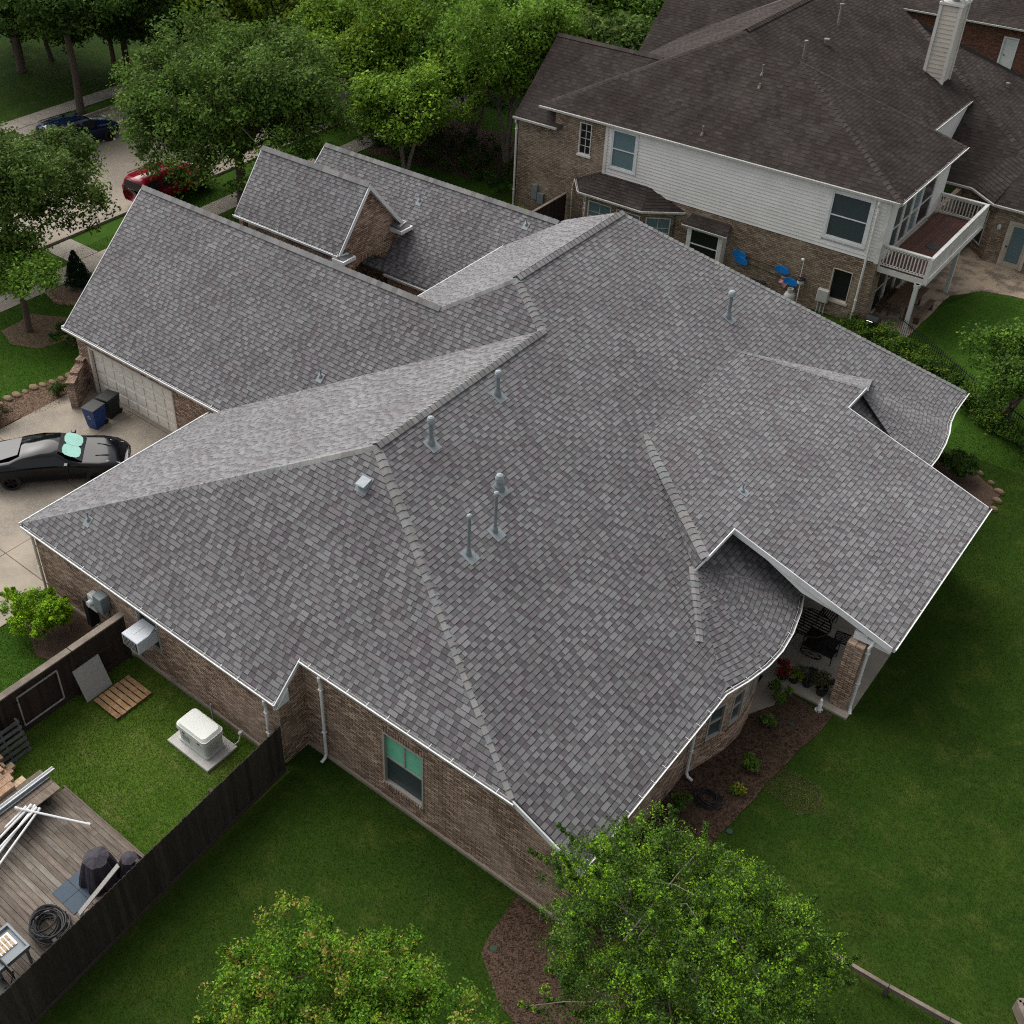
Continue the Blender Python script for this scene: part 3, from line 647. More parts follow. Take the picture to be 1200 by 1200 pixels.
# curved bay roofs
CE = [(-6.79, 20.09), (-6.53, 20.83), (-6.38, 21.6), (-6.34, 22.3), (-6.41, 23.07), (-6.6, 23.97), (-6.87, 24.75), (-7.3, 25.4)]
CR = [(-6.75, 37.0), (-6.72, 36.3), (-6.62, 35.6), (-6.45, 35.0), (-6.33, 34.3), (-6.25, 33.4), (-6.25, 32.7), (-6.3, 32.0)]
for E_, ap, sd in ((CE, c1, 20), (CR, Vector((-9.3, 33.5, Z(PR, -9.3, 33.5)+.22)), 40)):
    for i in range(len(E_)-1):
        a = Vector((*E_[i], 2.53)); b = Vector((*E_[i+1], 2.53)); tri([ap, a, b], sd)
tri([c2, Vector((*CE[0], 2.53)), c1], 30)
# dormer gable over the entry
gY, gz, gs = 30.35, 6.95, 1.19
PD1 = (gz-gs*gY, 0, gs); PD2 = (gz+gs*gY, 0, -gs)
roof('', PD1, [[(-33.9, 28.45), (-28.05, 28.45), (-28.05, gY), (-33.9, gY)]], 15); roof('', PD2, [[(-33.9, gY), (-28.05, gY), (-28.05, 32.25), (-33.9, 32.25)]], 16)
flush_pick(pick, pof, Vector((-8.4, 15.2, 3.4)), 300)
for s, dk in allS:
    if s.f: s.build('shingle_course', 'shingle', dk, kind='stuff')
# caps: the two long hips and ridges one by one, the rest joined
T = (-16.38, 17.66, 7.19); BE = (-16.38, 25.25, 7.19); B2 = (-18.08, 26.17, 8.015); T2 = (-18.07, 32.31, 8.01)
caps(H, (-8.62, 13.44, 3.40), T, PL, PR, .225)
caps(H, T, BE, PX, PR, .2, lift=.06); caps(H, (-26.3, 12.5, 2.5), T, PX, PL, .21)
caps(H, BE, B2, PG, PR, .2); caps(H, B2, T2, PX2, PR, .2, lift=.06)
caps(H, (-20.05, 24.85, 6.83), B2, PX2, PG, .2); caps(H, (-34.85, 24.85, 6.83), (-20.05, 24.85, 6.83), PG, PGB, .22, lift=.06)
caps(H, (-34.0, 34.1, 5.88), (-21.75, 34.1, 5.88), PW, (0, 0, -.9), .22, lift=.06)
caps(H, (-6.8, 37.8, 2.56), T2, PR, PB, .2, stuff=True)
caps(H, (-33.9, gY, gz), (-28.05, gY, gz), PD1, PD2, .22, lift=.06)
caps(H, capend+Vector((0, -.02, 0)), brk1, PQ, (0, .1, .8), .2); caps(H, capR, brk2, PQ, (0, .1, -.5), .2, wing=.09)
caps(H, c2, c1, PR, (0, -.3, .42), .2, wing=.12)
e3 = Vector((*CE[6], 2.53)); e2 = Vector((*CE[5], 2.53))
def p3(a, b, c):
    n = (b-a).cross(c-a); n = n if n.z > 0 else -n; return (a.z+(n.x*a.x+n.y*a.y)/n.z, -n.x/n.z, -n.y/n.z)
hp = p3(c1, e2, e3)
# --- walls
def wall(x0, y0, x1, y1, z0, z1, m='brick', par=None, name='wall'):
    b = MB(); b.box((min(x0, x1), min(y0, y1), z0), (max(x0, x1), max(y0, y1), z1)); return b.build(name, m, par or H)
def wallholes(a, b_, y0, y1, z0, z1, holes, m='brick', par=None):
    """wall along x from a to b_, between y0 and y1, with openings (xa, xb, za, zb)"""
    B = MB(); x = a
    for (xa, xb, za, zb) in sorted(holes):
        B.box((x, y0, z0), (xa, y1, z1))
        if za > z0: B.box((xa, y0, z0), (xb, y1, za))
        if zb < z1: B.box((xa, y0, zb), (xb, y1, z1))
        x = xb
    B.box((x, y0, z0), (b_, y1, z1)); return B.build('wall', m, par or H)
# left part with the window holding the air conditioner
wallholes(-25.9, -15.33, 12.5, 12.72, 0, 2.42, [(-21.1, -20.15, .95, 2.36)])
B = MB(); B.box((-15.55, 12.722, 0), (-15.33, 13.438, 2.3)); zt = lambda y: 2.5+.9*(y-12.45)-.14
B.add([(x, y, z) for x in (-15.55, -15.33) for y, z in ((12.5, 2.3), (13.438, 2.3), (13.438, zt(13.438)), (12.5, zt(12.5)))], [(0, 1, 2, 3), (7, 6, 5, 4), (0, 4, 5, 1), (3, 2, 6, 7)]); B.build('wall', 'brick', H)
wallholes(-15.548, -8.6, 13.44, 13.66, 0, 3.24, [(-12.60, -11.28, .68, 2.62)])
B = MB(); zt = lambda x: Z(PR, x, 0)-.14
B.add([(x, y, z) for y in (13.44, 13.66) for x, z in ((-8.6, 0), (-6.97, 0), (-6.97, zt(-6.97)), (-8.6, 3.24))], [(0, 1, 2, 3), (7, 6, 5, 4), (1, 5, 6, 2), (3, 2, 6, 7)]); B.build('wall', 'brick', H)
wall(-7.19, 13.662, -6.97, 19.1, 0, 2.45); 
# low brick ledge and concrete footing strips
for x0, x1, y in ((-25.9, -15.33, 12.44), (-15.4, -6.93, 13.38)):
    wall(x0, y, x1, y+.08, -.05, .12, 'concrete', name='footing')
# bay under the curved roof
bp = [(-6.97, 19.08), (-6.86, 19.45), (-6.6, 20.27), (-6.5, 21.1), (-6.6, 21.87), (-6.9, 23.0), (-7.2, 23.9)]
B = MB(); outl = [(x-.42, y+.05) for x, y in bp]
for (h0, h1, dx) in ((0, .55, .04), (.55, .9, 0), (2.15, 2.46, 0)):
    for i in range(len(bp)-1):
        p, q = bp[i], bp[i+1]; B = MB(); B.prism([(p[0]+dx, p[1]), (q[0]+dx, q[1]), (q[0]-.3, q[1]+.02), (p[0]-.3, p[1]+.02)], h0, h1); B.build('bay_wall', 'brick', H)
for i in range(len(bp)-1):
    p = Vector((*bp[i], 0)); q = Vector((*bp[i+1], 0)); L = (q-p).length; d = (q-p).normalized(); M = local(p+Vector((0, 0, .9)), d, (d.y, -d.x, 0))
    pw = .14
    B = MB(M)
    if L > .7:
        B.box((0, -.25, 0), (pw, 0, 1.25)); B.build('bay_pier', 'brick', H); B = MB(M); B.box((L-pw, -.25, 0), (L, 0, 1.25)); B.build('bay_pier', 'brick', H)
        window(H, local(p+d*pw+Vector((0, 0, .92)), d, (d.y, -d.x, 0)), L-2*pw, 1.2, 'window_frame', 'glass_screen', .05, .06)
        s_ = MB(M); s_.box((0.02, -.02, -.06), (L-.02, .05, 0)); s_.build('sill', 'brick_soldier', H)
    else: B.box((0, -.25, 0), (L, 0, 1.25)); B.build('bay_pier', 'brick', H)
# patio recess: slab, back walls, columns, beam
ps = thing('patio_slab', 'pale concrete patio slab under the porch roof', 'patio', (-6, 27, 0)); ps['kind'] = 'structure'; del ps['category']
for y0, y1 in ((23.5, 26.6), (26.62, 29.6), (29.62, 32.2)):
    b = MB(); b.box((-9.4, y0, -.1), (-4.42, y1, .07)); b.build('slab_panel', 'slab', ps)
b = MB(); b.prism([(-6.9, 23.2), (-6.62, 21.9), (-5.75, 22.6), (-4.42, 23.49), (-6.9, 23.49)][:2]+[(-6.2, 22.7), (-6.2, 23.49), (-6.9, 23.49)], -.1, .068); b.build('slab_panel', 'slab', ps)
wall(-9.6, 23.9, -9.4, 32.2, 0, 3.2); wall(-9.4, 32.0, -6.8, 32.2, 0, 2.5); wall(-9.4, 23.9, -7.2, 24.1, 0, 2.5)
wall(-7.19, 32.2, -6.97, 37.4, 0, 2.45)
for y in (23.74, 31.05):
    b = MB(); b.box((-5.05, y, 0), (-4.59, y+.46, 2.5)); c_ = b.build('brick_column', 'brick', H)
b = MB(); b.box((-5.0, 23.98, 2.505), (-4.64, 31.3, 2.78)); b.build('beam', 'white_trim', H)
# side infill of the patio gable end (white board closing the rake to the ceiling)
b = MB(); y = 23.95
ip = [(-8.8, Z(PQ, -8.8, 0)-.1), (-5.0, Z(PQ, -5, 0)-.12), (-5.0, Z(PQ, -5, 0)-.2), (-6.6, 3.2), (-7.7, 3.74)]
b.add([(x, y, z) for x, z in ip]+[(x, y+.05, z) for x, z in ip], [(0, 4, 3, 2, 1), (5, 6, 7, 8, 9), (2, 3, 8, 7), (3, 4, 9, 8), (1, 2, 7, 6)]); b.build('gable_infill', 'soffit', H)
b = MB(); b.prism([(-4.95, 23.9), (-3.98, 23.9), (-3.98, 24.3), (-4.95, 24.3)], 2.6, 2.74); b.build('eave_return', 'white_trim', H)
# courtyard walls
wall(-23.3, 27.2, -23.1, 33, 0, 4.65); wall(-34.5, 27.4, -22.4, 27.6, 0, 4.2)
wall(-27.9, 31.1, -23.31, 31.3, 0, 2.9)
sheet('courtyard', [(-28.2, 27.6), (-23.3, 27.6), (-23.3, 31.1), (-28.2, 31.1)], .05, 'slab')
# entry gable of brick with an arched opening
B = MB(); X0, X1 = -28.5, -28.25; arc = []
ay0, ay1, aspr, rise = 29.15, 31.45, 3.2, .6
for k in range(13):
    t = k/12; y = ay0+(ay1-ay0)*t; arc.append((y, aspr+rise*math.sin(math.pi*t)**.8))
def gableface(x):
    return [(x, y, z) for y, z in [(28.68, 0), (28.68, 4.75), (gY, gz-.14), (32.02, 4.75), (32.02, 0)]]
# strips between the arch and the gable
def gtop(y): return gz-.14-gs*abs(y-gY)
ys_ = [28.68]+[a[0] for a in arc[:7]]+[gY]+[a[0] for a in arc[6:]]+[32.02]
ys_ = sorted(set(round(v, 4) for v in ys_+[gY]))
def abot(y):
    if y <= ay0 or y >= ay1: return 0
    t = (y-ay0)/(ay1-ay0); return aspr+rise*math.sin(math.pi*t)**.8
for i in range(len(ys_)-1):
    a, c = ys_[i], ys_[i+1]; solid = c <= ay0+1e-6 or a >= ay1-1e-6
    za, zb = (0, 0) if solid else (max(aspr, abot(a)), max(aspr, abot(c)))
    vs = [(X1, a, za), (X1, c, zb), (X1, c, gtop(c)), (X1, a, gtop(a)), (X0, a, za), (X0, c, zb), (X0, c, gtop(c)), (X0, a, gtop(a))]
    B.add(vs, [(0, 1, 2, 3), (7, 6, 5, 4), (0, 4, 5, 1), (3, 2, 6, 7)]+([(0, 3, 7, 4)] if i == 0 else [])+([(1, 5, 6, 2)] if i == len(ys_)-2 else []))
B.build('gable_wall', 'brick', H)
for k in range(14):
    t0, t1 = k/14, (k+1)/14
    P_ = lambda t, r: (ay0+(ay1-ay0)*t+(t-.5)*2*r*.6, aspr+rise*math.sin(math.pi*t)**.8+r)
    a, b1 = P_(t0+.006, 0), P_(t1-.006, 0); c, d = P_(t1-.006, .2), P_(t0+.006, .2); q = MB()
    q.add([(X1+.02, *a), (X1+.02, *b1), (X1+.02, *c), (X1+.02, *d), (X1-.1, *a), (X1-.1, *b1), (X1-.1, *c), (X1-.1, *d)], [(0, 1, 2, 3), (0, 4, 5, 1), (1, 5, 6, 2), (2, 6, 7, 3), (3, 7, 4, 0)])
    q.build('arch_brick', 'brick_soldier', H)
for y in (28.68, 31.8): wall(-33.4, y, -28.51, y+.22, 0, 4.3)
wall(-34.2, 28.9, -33.98, 31.8, 0, 4.3)
# gable trims
for s_ in (-1, 1):
    e = Vector((-28.02, gY+s_*1.9, gz-gs*1.9)); rdg = Vector((-28.02, gY, gz))
    board(H, rdg, e, .22, .04, (1, 0), dz=.015)
    b = MB(); q = [rdg-Vector((.2, 0, .16)), e-Vector((.2, 0, .16)), e-Vector((0, 0, .15)), rdg-Vector((0, 0, .15))]; b.add(q, [(0, 1, 2, 3), (3, 2, 1, 0)]); b.build('soffit', 'soffit', H)
gutter(H, [(-33.9, 28.43, 4.69), (-28.0, 28.43, 4.69), (-27.96, 28.85, 4.69)], (0, -1), straps=1.1)
gutter(H, [(-28.9, 32.27, 4.69), (-27.98, 32.27, 4.69), (-27.94, 31.85, 4.69)], (0, 1))
for y0, y1 in ((31.7, 32.42), (28.28, 29.0)):
    b = MB(); b.prism([(-28.24, y0), (-27.62, y0), (-27.62, y1), (-28.24, y1)], 4.42, 4.56); er = b.build('eave_return', 'white_trim', H)
    b = MB(); b.slab([(-28.24, y0+.06, 4.72), (-27.7, y0+.06, 4.58), (-27.7, y1-.06, 4.58), (-28.24, y1-.06, 4.72)], .02, (.12, .118, .122)); b.build('return_shingles', 'shingle', er)
# --- edges
gutter(H, [(-26.3, 12.45, 2.5), (-15.33, 12.45, 2.5)], (0, -1), straps=.66)
gutter(H, [(-15.33, 13.40, 3.36), (-8.55, 13.40, 3.36)], (0, -1), straps=.66)
board(H, (-15.36, 12.36, 2.46), (-15.36, 13.42, 3.38), .16, .03, (1, 0))
b = MB(); b.add([(-15.33, 12.4, 2.3), (-15.33, 12.85, 2.3), (-15.33, 12.85, 2.74), (-15.29, 12.4, 2.3), (-15.29, 12.85, 2.3), (-15.29, 12.85, 2.74)], [(0, 2, 1), (3, 4, 5), (0, 1, 4, 3), (1, 2, 5, 4), (2, 0, 3, 5)]); b.build('eave_return', 'white_trim', H)
board(H, (-8.6, 13.38, 3.39), (-6.72, 13.38, 2.54), .15, .04, (0, -1))
gutter(H, [(-6.75, 13.34, 2.53), (-6.75, 20.0, 2.53), *[(x+.02, y, 2.53) for x, y in CE[1:-1]]], (1, 0), straps=.55)
gutter(H, [*[(x+.02, y, 2.53) for x, y in reversed(CR[:-1])], (-6.75, 37.83, 2.53)], (1, 0), straps=.9)
gutter(H, [(aX, 23.83, 2.9), (aX, 31.33, 2.9)], (1, 0), straps=1.5)
board(H, (-8.85, 24.0, Z(PQ, -8.85, 0)+.01), (aX, 23.86, 2.91), .2, .03, (0, -1))
board(H, (-8.83, 24.0, zc+.01), (-8.83, 22.43, zc+.01), .12, .03, (1, 0)); board(H, (-8.83, 22.43, zc+.01), foot+Vector((.05, -.1, .05)), .1, .02, (1, 0))
board(H, (-8.83, 31.63, zc+.01), (-8.83, 33.1, zc+.01), .12, .03, (1, 0)); board(H, (aX, 31.31, 2.91), (-8.85, 31.64, Z(PQ, -8.85, 0)+.01), .2, .03, (0, 1))
gutter(H, [(-26.4, 12.42, 2.48), (-26.4, 20.1, 2.48)], (-1, 0), straps=1.2)
b = MB(); b.prism([(-26.38, 12.42), (-25.9, 12.42), (-25.9, 12.7), (-26.38, 12.7)], 2.2, 2.38); b.build('eave_return', 'white_trim', H)
gutter(H, [(-34.9, 20.22, 2.68), (-25.95, 20.22, 2.68)], (0, -1), straps=.9)
board(H, (-34.87, 20.2, 2.68), (-34.87, 24.85, 6.85), .16, .03, (-1, 0)); board(H, (-34.87, 24.85, 6.85), (-34.87, 27.9, 4.1), .16, .03, (-1, 0))
gutter(H, [(-34.9, 20.7, 2.68), (-34.9, 20.2, 2.68)], (-1, 0))
gutter(H, [(-27.85, 30.88, 2.98), (-23.42, 30.88, 2.98)], (0, -1), straps=1.0)
board(H, (-23.42, 27.1, 4.83), (-23.42, 32.9, 4.83), .14, .03, (-1, 0))
board(H, (-34.02, 30.9, 3.0), (-34.02, 34.1, 5.9), .16, .03, (-1, 0)); board(H, (-33.92, 28.5, 4.7), (-33.92, gY, gz+.02), .16, .03, (-1, 0))
board(H, (-6.8, 37.85, 2.5), (-26, 37.85, 2.5), .15, .03, (0, 1))
# garage: wall, panelled door, closing walls
wallholes(-34.5, -25.9, 20.42, 20.64, 0, 2.55, [(-33.75, -28.9, -.02, 2.12)])
fr = MB(); fr.box((-33.79, 20.38, 0), (-33.70, 20.5, 2.16)); fr.box((-28.95, 20.38, 0), (-28.86, 20.5, 2.16)); fr.box((-33.70, 20.38, 2.08), (-28.95, 20.5, 2.16)); gdf = fr.build('garage_door', 'door_frame', H)
for r in range(4):
    z0 = .04+r*.51; P_ = MB(); P_.box((-33.7, 20.53, z0), (-28.95, 20.57, z0+.5)); 
    for c in range(8):
        x0 = -33.62+c*.59; P_.bevbox((x0, 20.505, z0+.07), (x0+.5, 20.535, z0+.43), .012)
    P_.build('door_panel', 'garage_paint', gdf)
wall(-34.5, 20.642, -34.28, 27.6, 0, 2.6); wall(-26.1, 12.72, -25.9, 20.4, 0, 2.4)
b = MB(); b.add([(-34.4, 20.7, 2.6), (-34.4, 27.5, 2.6), (-34.4, 27.5, 4.2), (-34.4, 24.85, 6.6), (-34.28, 20.7, 2.6), (-34.28, 27.5, 2.6), (-34.28, 27.5, 4.2), (-34.28, 24.85, 6.6)], [(0, 3, 2, 1), (4, 5, 6, 7)]); b.build('gable_wall', 'brick', H)
wall(-33.7, 31.5, -33.5, 37, 0, 3.0)
b = MB(); b.box((-34.5, 37.2, 0), (-8, 37.4, 2.3)); b.build('wall', 'brick', H)
# brick wing wall at the garage corner, stepped
WW = thing('wing_wall', 'short curved brick wing wall beside the garage and the bins', 'wall', (-34, 20, 0))
wp = [(-33.5, 19.15), (-33.85, 19.6), (-34.2, 20.15), (-34.5, 20.8)]
for i, hh in enumerate((1.15, 1.25, 1.4)):
    p = Vector((*wp[i], 0)); q = Vector((*wp[i+1], 0)); d = (q-p).normalized(); s_ = Vector((-d.y, d.x, 0))
    b = MB(); b.prism([(p+s_*.14)[:2], (q+s_*.14)[:2], (q-s_*.14)[:2], (p-s_*.14)[:2]], 0, hh); b.build('wall_section', 'brick', WW)
    n = 7; L = (q-p).length
    for k in range(n):
        a = p+d*(L*(k+.06)/n); c = p+d*(L*(k+.94)/n); b = MB(); t = random.uniform(.8, 1.2)
        b.prism([(a+s_*.17)[:2], (c+s_*.17)[:2], (c-s_*.17)[:2], (a-s_*.17)[:2]], hh, hh+.075); b.build('coping_brick', 'brick_soldier', WW)
# windows
window(H, local((-12.60, 13.44, .68), (1, 0, 0), (0, -1, 0)), 1.32, 1.94, 'window_frame', 'glass_screen', .05, .09, mullv=0, blind='blind_green', blindfrac=.52)
b = MB(); b.box((-11.97, 13.49, 1.67), (-11.93, 13.535, 2.57)); b.build('window_post', 'window_frame', H)
for k in range(15):
    x = -12.63+k*.092; b = MB(); b.box((x, 13.40, .54), (x+.078, 13.5, .675)); b.build('sill_brick', 'brick_soldier', H)
for k in range(15):
    x = -12.63+k*.092; b = MB(); b.box((x, 13.43, 2.625), (x+.078, 13.5, 2.84)); b.build('lintel_brick', 'brick_soldier', H)
window(H, local((-21.1, 12.5, .97), (1, 0, 0), (0, -1, 0)), .95, 1.38, 'window_frame', 'glass_dark', .05, .08)
# downspouts
downspout(H, (-14.6, 13.30, 3.26), (-14.6, 13.34, 0), (0, -1)); downspout(H, (-15.72, 12.36, 2.4), (-15.72, 12.40, 0), (0, -1))
downspout(H, (-25.85, 12.40, 2.4), (-25.85, 12.40, 0), (0, -1), m='trim_beige'); downspout(H, (-4.44, 23.9, 2.78), (-4.5, 23.9, 0), (1, -.5), kick=(.5, -1))
downspout(H, (-6.72, 19.0, 2.42), (-6.88, 18.95, 0), (1, 0))
# --- roof fittings
def flash(parent, p, P, s=.26, m='flashing'):
    n = plane_grad(P); u = Vector((0, 0, 1)).cross(n).normalized(); v = n.cross(u); b = MB()
    q = [p+u*a*s+v*c*s*1.25+n*.02 for a, c in ((-.5, -.6), (.5, -.6), (.5, .4), (-.5, .4))]; b.add(q+[x-n*.012 for x in q], [(0, 1, 2, 3), (7, 6, 5, 4), (0, 4, 5, 1), (1, 5, 6, 2), (2, 6, 7, 3), (3, 7, 4, 0)])
    b.build('flashing', m, parent)
def vent(px, py, P, h, r, capr, kind):
    p = onplane(px, py, P); b = MB()
    b.lathe(p, [(r*1.9, -.08), (r*1.7, .1), (r*1.15, .2), (r*1.15, .24), (r, .25), (r, h)], 14); o = b.build('vent_pipe', 'grey_metal', H, smooth=False)
    flash(o, p, P, .36)
    c = MB()
    if kind == 'round': c.lathe(p, [(r*1.0, h-.02), (capr, h+.02), (capr*1.05, h+.12), (capr*.8, h+.19), (capr*.35, h+.22)], 14)
    elif kind == 'flat': c.lathe(p, [(r*.9, h-.05), (capr, h-.03), (capr*1.05, h+.03), (capr*.9, h+.06), (capr*.4, h+.09)], 14)
    else:
        c.lathe(p, [(r*1.2, h-.1), (capr, h-.12), (capr*1.0, h+.0), (capr*.75, h+.09), (capr*.2, h+.13)], 12)
    c.build('vent_cap', 'cap_metal', o)
    return o
vent(583, 463, PR, .62, .062, .105, 'round'); vent(505, 520, PR, .68, .062, .105, 'round'); vent(853, 372, PR, .8, .065, .12, 'round')
vent(585, 572, PR, .36, .085, .12, 'hood'); vent(580, 623, PR, 1.25, .045, .07, 'flat'); vent(549, 650, PR, 1.25, .045, .07, 'flat')
def smallvent(px, py, P, h=.32):
    p = onplane(px, py, P); b = MB(); b.lathe(p, [(.07, -.05), (.06, .06), (.03, .1), (.022, .11), (.022, h)], 10); o = b.build('vent_pipe', 'grey_metal', H); flash(o, p, P, .26, 'flashing')
for q, P in (((376, 442), PG), ((104, 610), PL), ((870, 576), PR), ((492, 236), PW), ((617, 264), PW)):
    if P is PR: P = PQ
    smallvent(*q, P)
# square hood vent
p = onplane(428, 566, PL); n = plane_grad(PL); u = Vector((1, 0, 0)); v = n.cross(u).normalized(); v = v if v.z > 0 else -v
B = MB(); a = .15
pts = [p-u*a-v*a, p+u*a-v*a, p+u*a+v*a, p-u*a+v*a]; t = [p-u*a-v*a+n*.2, p+u*a-v*a+n*.2, p+u*a+v*a+n*.05, p-u*a+v*a+n*.05]
B.add(pts+t, [(4, 5, 6, 7), (1, 2, 6, 5), (2, 3, 7, 6), (3, 0, 4, 7)]); o = B.build('box_vent', 'cap_metal', H)
q = MB(); q.add([x+v*.02 for x in (pts[0], pts[1], t[1], t[0])], [(0, 1, 2, 3)]); q.build('vent_mouth', 'black_plastic', o); flash(o, p, PL, .4, 'grey_metal')
# valley metal
def strip(a, b, wd, m='white_trim', name='drip_edge'):
    q = MB(); q.bar(a, b, wd, .02); q.build(name, m, H)

# ================================================================== neighbour: two-storey house
NB = thing('two_storey_house', 'two storey house of grey brick and pale siding with dark roof and balcony', 'house', (-20, 48, 0))
NY = 44.4
NF = (5.75-.9*44.3, 0, .9); NXl = (9.62+.5*22, .5, 0); NR = (9.62-.49*22, -.49, 0)
aE = -12.4; NA = (5.75+.49*aE, -.49, 0)
def roofN(P, pieces, seed, th=.14, parent=None):
    d = MB(); s = MB()
    for pc in pieces:
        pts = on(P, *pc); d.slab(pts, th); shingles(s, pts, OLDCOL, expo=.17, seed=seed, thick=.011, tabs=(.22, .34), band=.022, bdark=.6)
    dk = d.build('roof_slope', 'underlay', parent or NB); s.build('shingle_course', 'shingle_old', dk, kind='stuff'); return dk
ridgeY = 60.5
# front slope: from the left corner over the peak to the right corner
roofN(NF, [[(-29.72, 44.3), (-20.8, 44.3), (-20.8, 48.05), (-22.0, 48.6)], [(-20.8, 44.3), (aE, 44.3), (-19.14, 48.0), (-20.8, 48.05)]], 51)
roofN(NA, [[(aE, 44.3), (aE, 51.7), (-19.14, 48.0)]], 52)
NAb = (5.75+.9*51.7, 0, -.9)
roofN(NAb, [[(aE, 51.7), (-21.0, 51.7), (-21.0, 48.05), (-19.14, 48.05)]], 53)
roofN(NR, [[(-22.0, 48.6), (-20.8, 48.05), (-20.8, 60.9), (-22.0, 60.9)], [(-20.8, 48.05), (-14.2, 48.05), (-14.2, 58.1), (-19.5, 60.9), (-20.8, 60.9)]], 54)
roofN(NXl, [[(-22.0, 48.6), (-29.72, 44.3), (-29.72, 62), (-22.0, 62)]], 55)
# front left single-storey wing with its own gable
NW = (4.9-.9*44.25, 0, .9)
roofN(NW, [[(-31.2, 44.25), (-28.6, 44.25), (-25.2, 47.65), (-31.2, 47.65)]], 56)
roofN((NW[0]+2*.9*47.65, 0, -.9), [[(-31.2, 47.65), (-25.2, 47.65), (-25.2, 51.5), (-31.2, 51.5)]], 57)
# rear wing towards the street
NG = (4.4-.9*57.3, 0, .9)
roofN(NG, [[(-32.2, 57.3), (-22.0, 57.3), (-22.0, 63), (-32.2, 63)]], 58)
OC = [(.082, .07, .064), (.074, .063, .058), (.09, .077, .07)]
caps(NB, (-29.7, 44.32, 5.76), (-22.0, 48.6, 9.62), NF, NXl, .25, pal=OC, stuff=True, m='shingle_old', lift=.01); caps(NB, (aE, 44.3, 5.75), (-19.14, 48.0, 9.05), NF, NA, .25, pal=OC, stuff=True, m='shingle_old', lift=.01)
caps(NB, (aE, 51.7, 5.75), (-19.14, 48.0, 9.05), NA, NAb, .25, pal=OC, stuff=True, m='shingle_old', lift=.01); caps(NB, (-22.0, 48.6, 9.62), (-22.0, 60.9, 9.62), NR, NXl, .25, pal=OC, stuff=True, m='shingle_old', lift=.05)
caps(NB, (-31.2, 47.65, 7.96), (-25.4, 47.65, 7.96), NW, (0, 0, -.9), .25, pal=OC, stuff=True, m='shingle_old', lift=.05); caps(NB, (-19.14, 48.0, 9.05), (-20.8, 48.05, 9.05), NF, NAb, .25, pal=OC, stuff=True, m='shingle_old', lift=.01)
# right wing, one storey
WA = (3.0-.9*54.4, 0, .9); WR = (5.9-.47*14.13, -.47, 0)
hx = lambda y: 0
roofN(WA, [[(-17, 54.4), (-7.9, 54.4), (-14.13, 57.74), (-18.5, 60.1), (-22, 60.1)]], 61)
roofN(WR, [[(-7.9, 54.4), (-7.9, 65.8), (-18.5, 60.1)]], 62)
roofN((WA[0]+2*.9*60.1, 0, -.9), [[(-22, 60.1), (-18.5, 60.1), (-7.9, 65.8), (-22, 65.8)]], 63)
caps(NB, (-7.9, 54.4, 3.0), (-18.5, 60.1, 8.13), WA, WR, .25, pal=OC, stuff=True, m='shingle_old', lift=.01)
# little bay on the right wing
WBp = (3.0-.9*53.2, 0, .9)
roofN(WBp, [[(-10.9, 53.2), (-6.5, 53.2), (-6.5, 55.2), (-10.3, 55.2)]], 64)
def tri_old(pts, seed):
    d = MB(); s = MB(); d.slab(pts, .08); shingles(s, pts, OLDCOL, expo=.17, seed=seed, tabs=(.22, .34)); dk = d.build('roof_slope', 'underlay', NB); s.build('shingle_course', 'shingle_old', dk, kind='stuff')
tri_old([(-12.3, 54.4, 3.0), (-10.9, 53.2, 3.0), (-10.2, 55.4, 4.9), (-11.6, 55.6, 4.1)], 65)
# walls
def nwall(a, b_, y0, y1, z0, z1, holes=(), m='brick_grey', name='wall'):
    B = MB(); x = a
    for (xa, xb, za, zb) in sorted(holes):
        B.box((x, y0, z0), (xa, y1, z1))
        if za > z0: B.box((xa, y0, z0), (xb, y1, za))
        if zb < z1: B.box((xa, y0, zb), (xb, y1, z1))
        x = xb
    B.box((x, y0, z0), (b_, y1, z1)); return B.build(name, m, NB)
nwall(-31.0, -28.9, NY, NY+.2, 0, 4.75)
nwall(-28.898, -26.1, NY, NY+.2, 0, 5.6, [(-27.52, -26.86, 3.9, 5.42)])
nwall(-26.098, -22.0, NY+.06, NY+.26, 0, 3.0); nwall(-21.998, -12.75, NY, NY+.2, 0, 2.93, [(-21.1, -19.45, .6, 2.3), (-14.45, -13.6, .75, 2.2)])
nwall(-26.098, -22.0, NY-.0, NY+.058, 2.6, 3.0)
b = MB(); b.box((-31.0, NY+.202, 0), (-30.8, 51, 4.6)); b.build('wall', 'brick_grey', NB)
# siding: one board per course
def siding(par, x0, x1, y, z0, z1, holes, e=.155, m='siding'):
    z = z0
    while z < z1-.02:
        zt_ = min(z+e, z1); segs = [(x0, x1)]
        for (xa, xb, za, zb) in holes:
            if z < zb and zt_ > za: segs = [s for (a, b_) in segs for s in ((a, min(b_, xa)), (max(a, xb), b_)) if s[1]-s[0] > .02]
        for a, b_ in segs:
            B = MB(); B.add([(a, y-.03, z), (b_, y-.03, z), (b_, y-.004, zt_), (a, y-.004, zt_), (a, y+.02, z), (b_, y+.02, z), (b_, y+.02, zt_), (a, y+.02, zt_)], [(0, 1, 2, 3), (7, 6, 5, 4), (0, 4, 5, 1), (1, 5, 6, 2), (3, 2, 6, 7), (3, 7, 4, 0)])
            B.build('siding_board', m, par)
        z += e
bk = MB(); bk.box((-26.0, NY+.05, 2.94), (-12.75, NY+.2, 5.6)); sd = bk.build('upper_wall', 'siding', NB)
w1h = (-25.72, -24.45, 3.72, 5.52); w2h = (-15.15, -13.5, 3.5, 5.45)
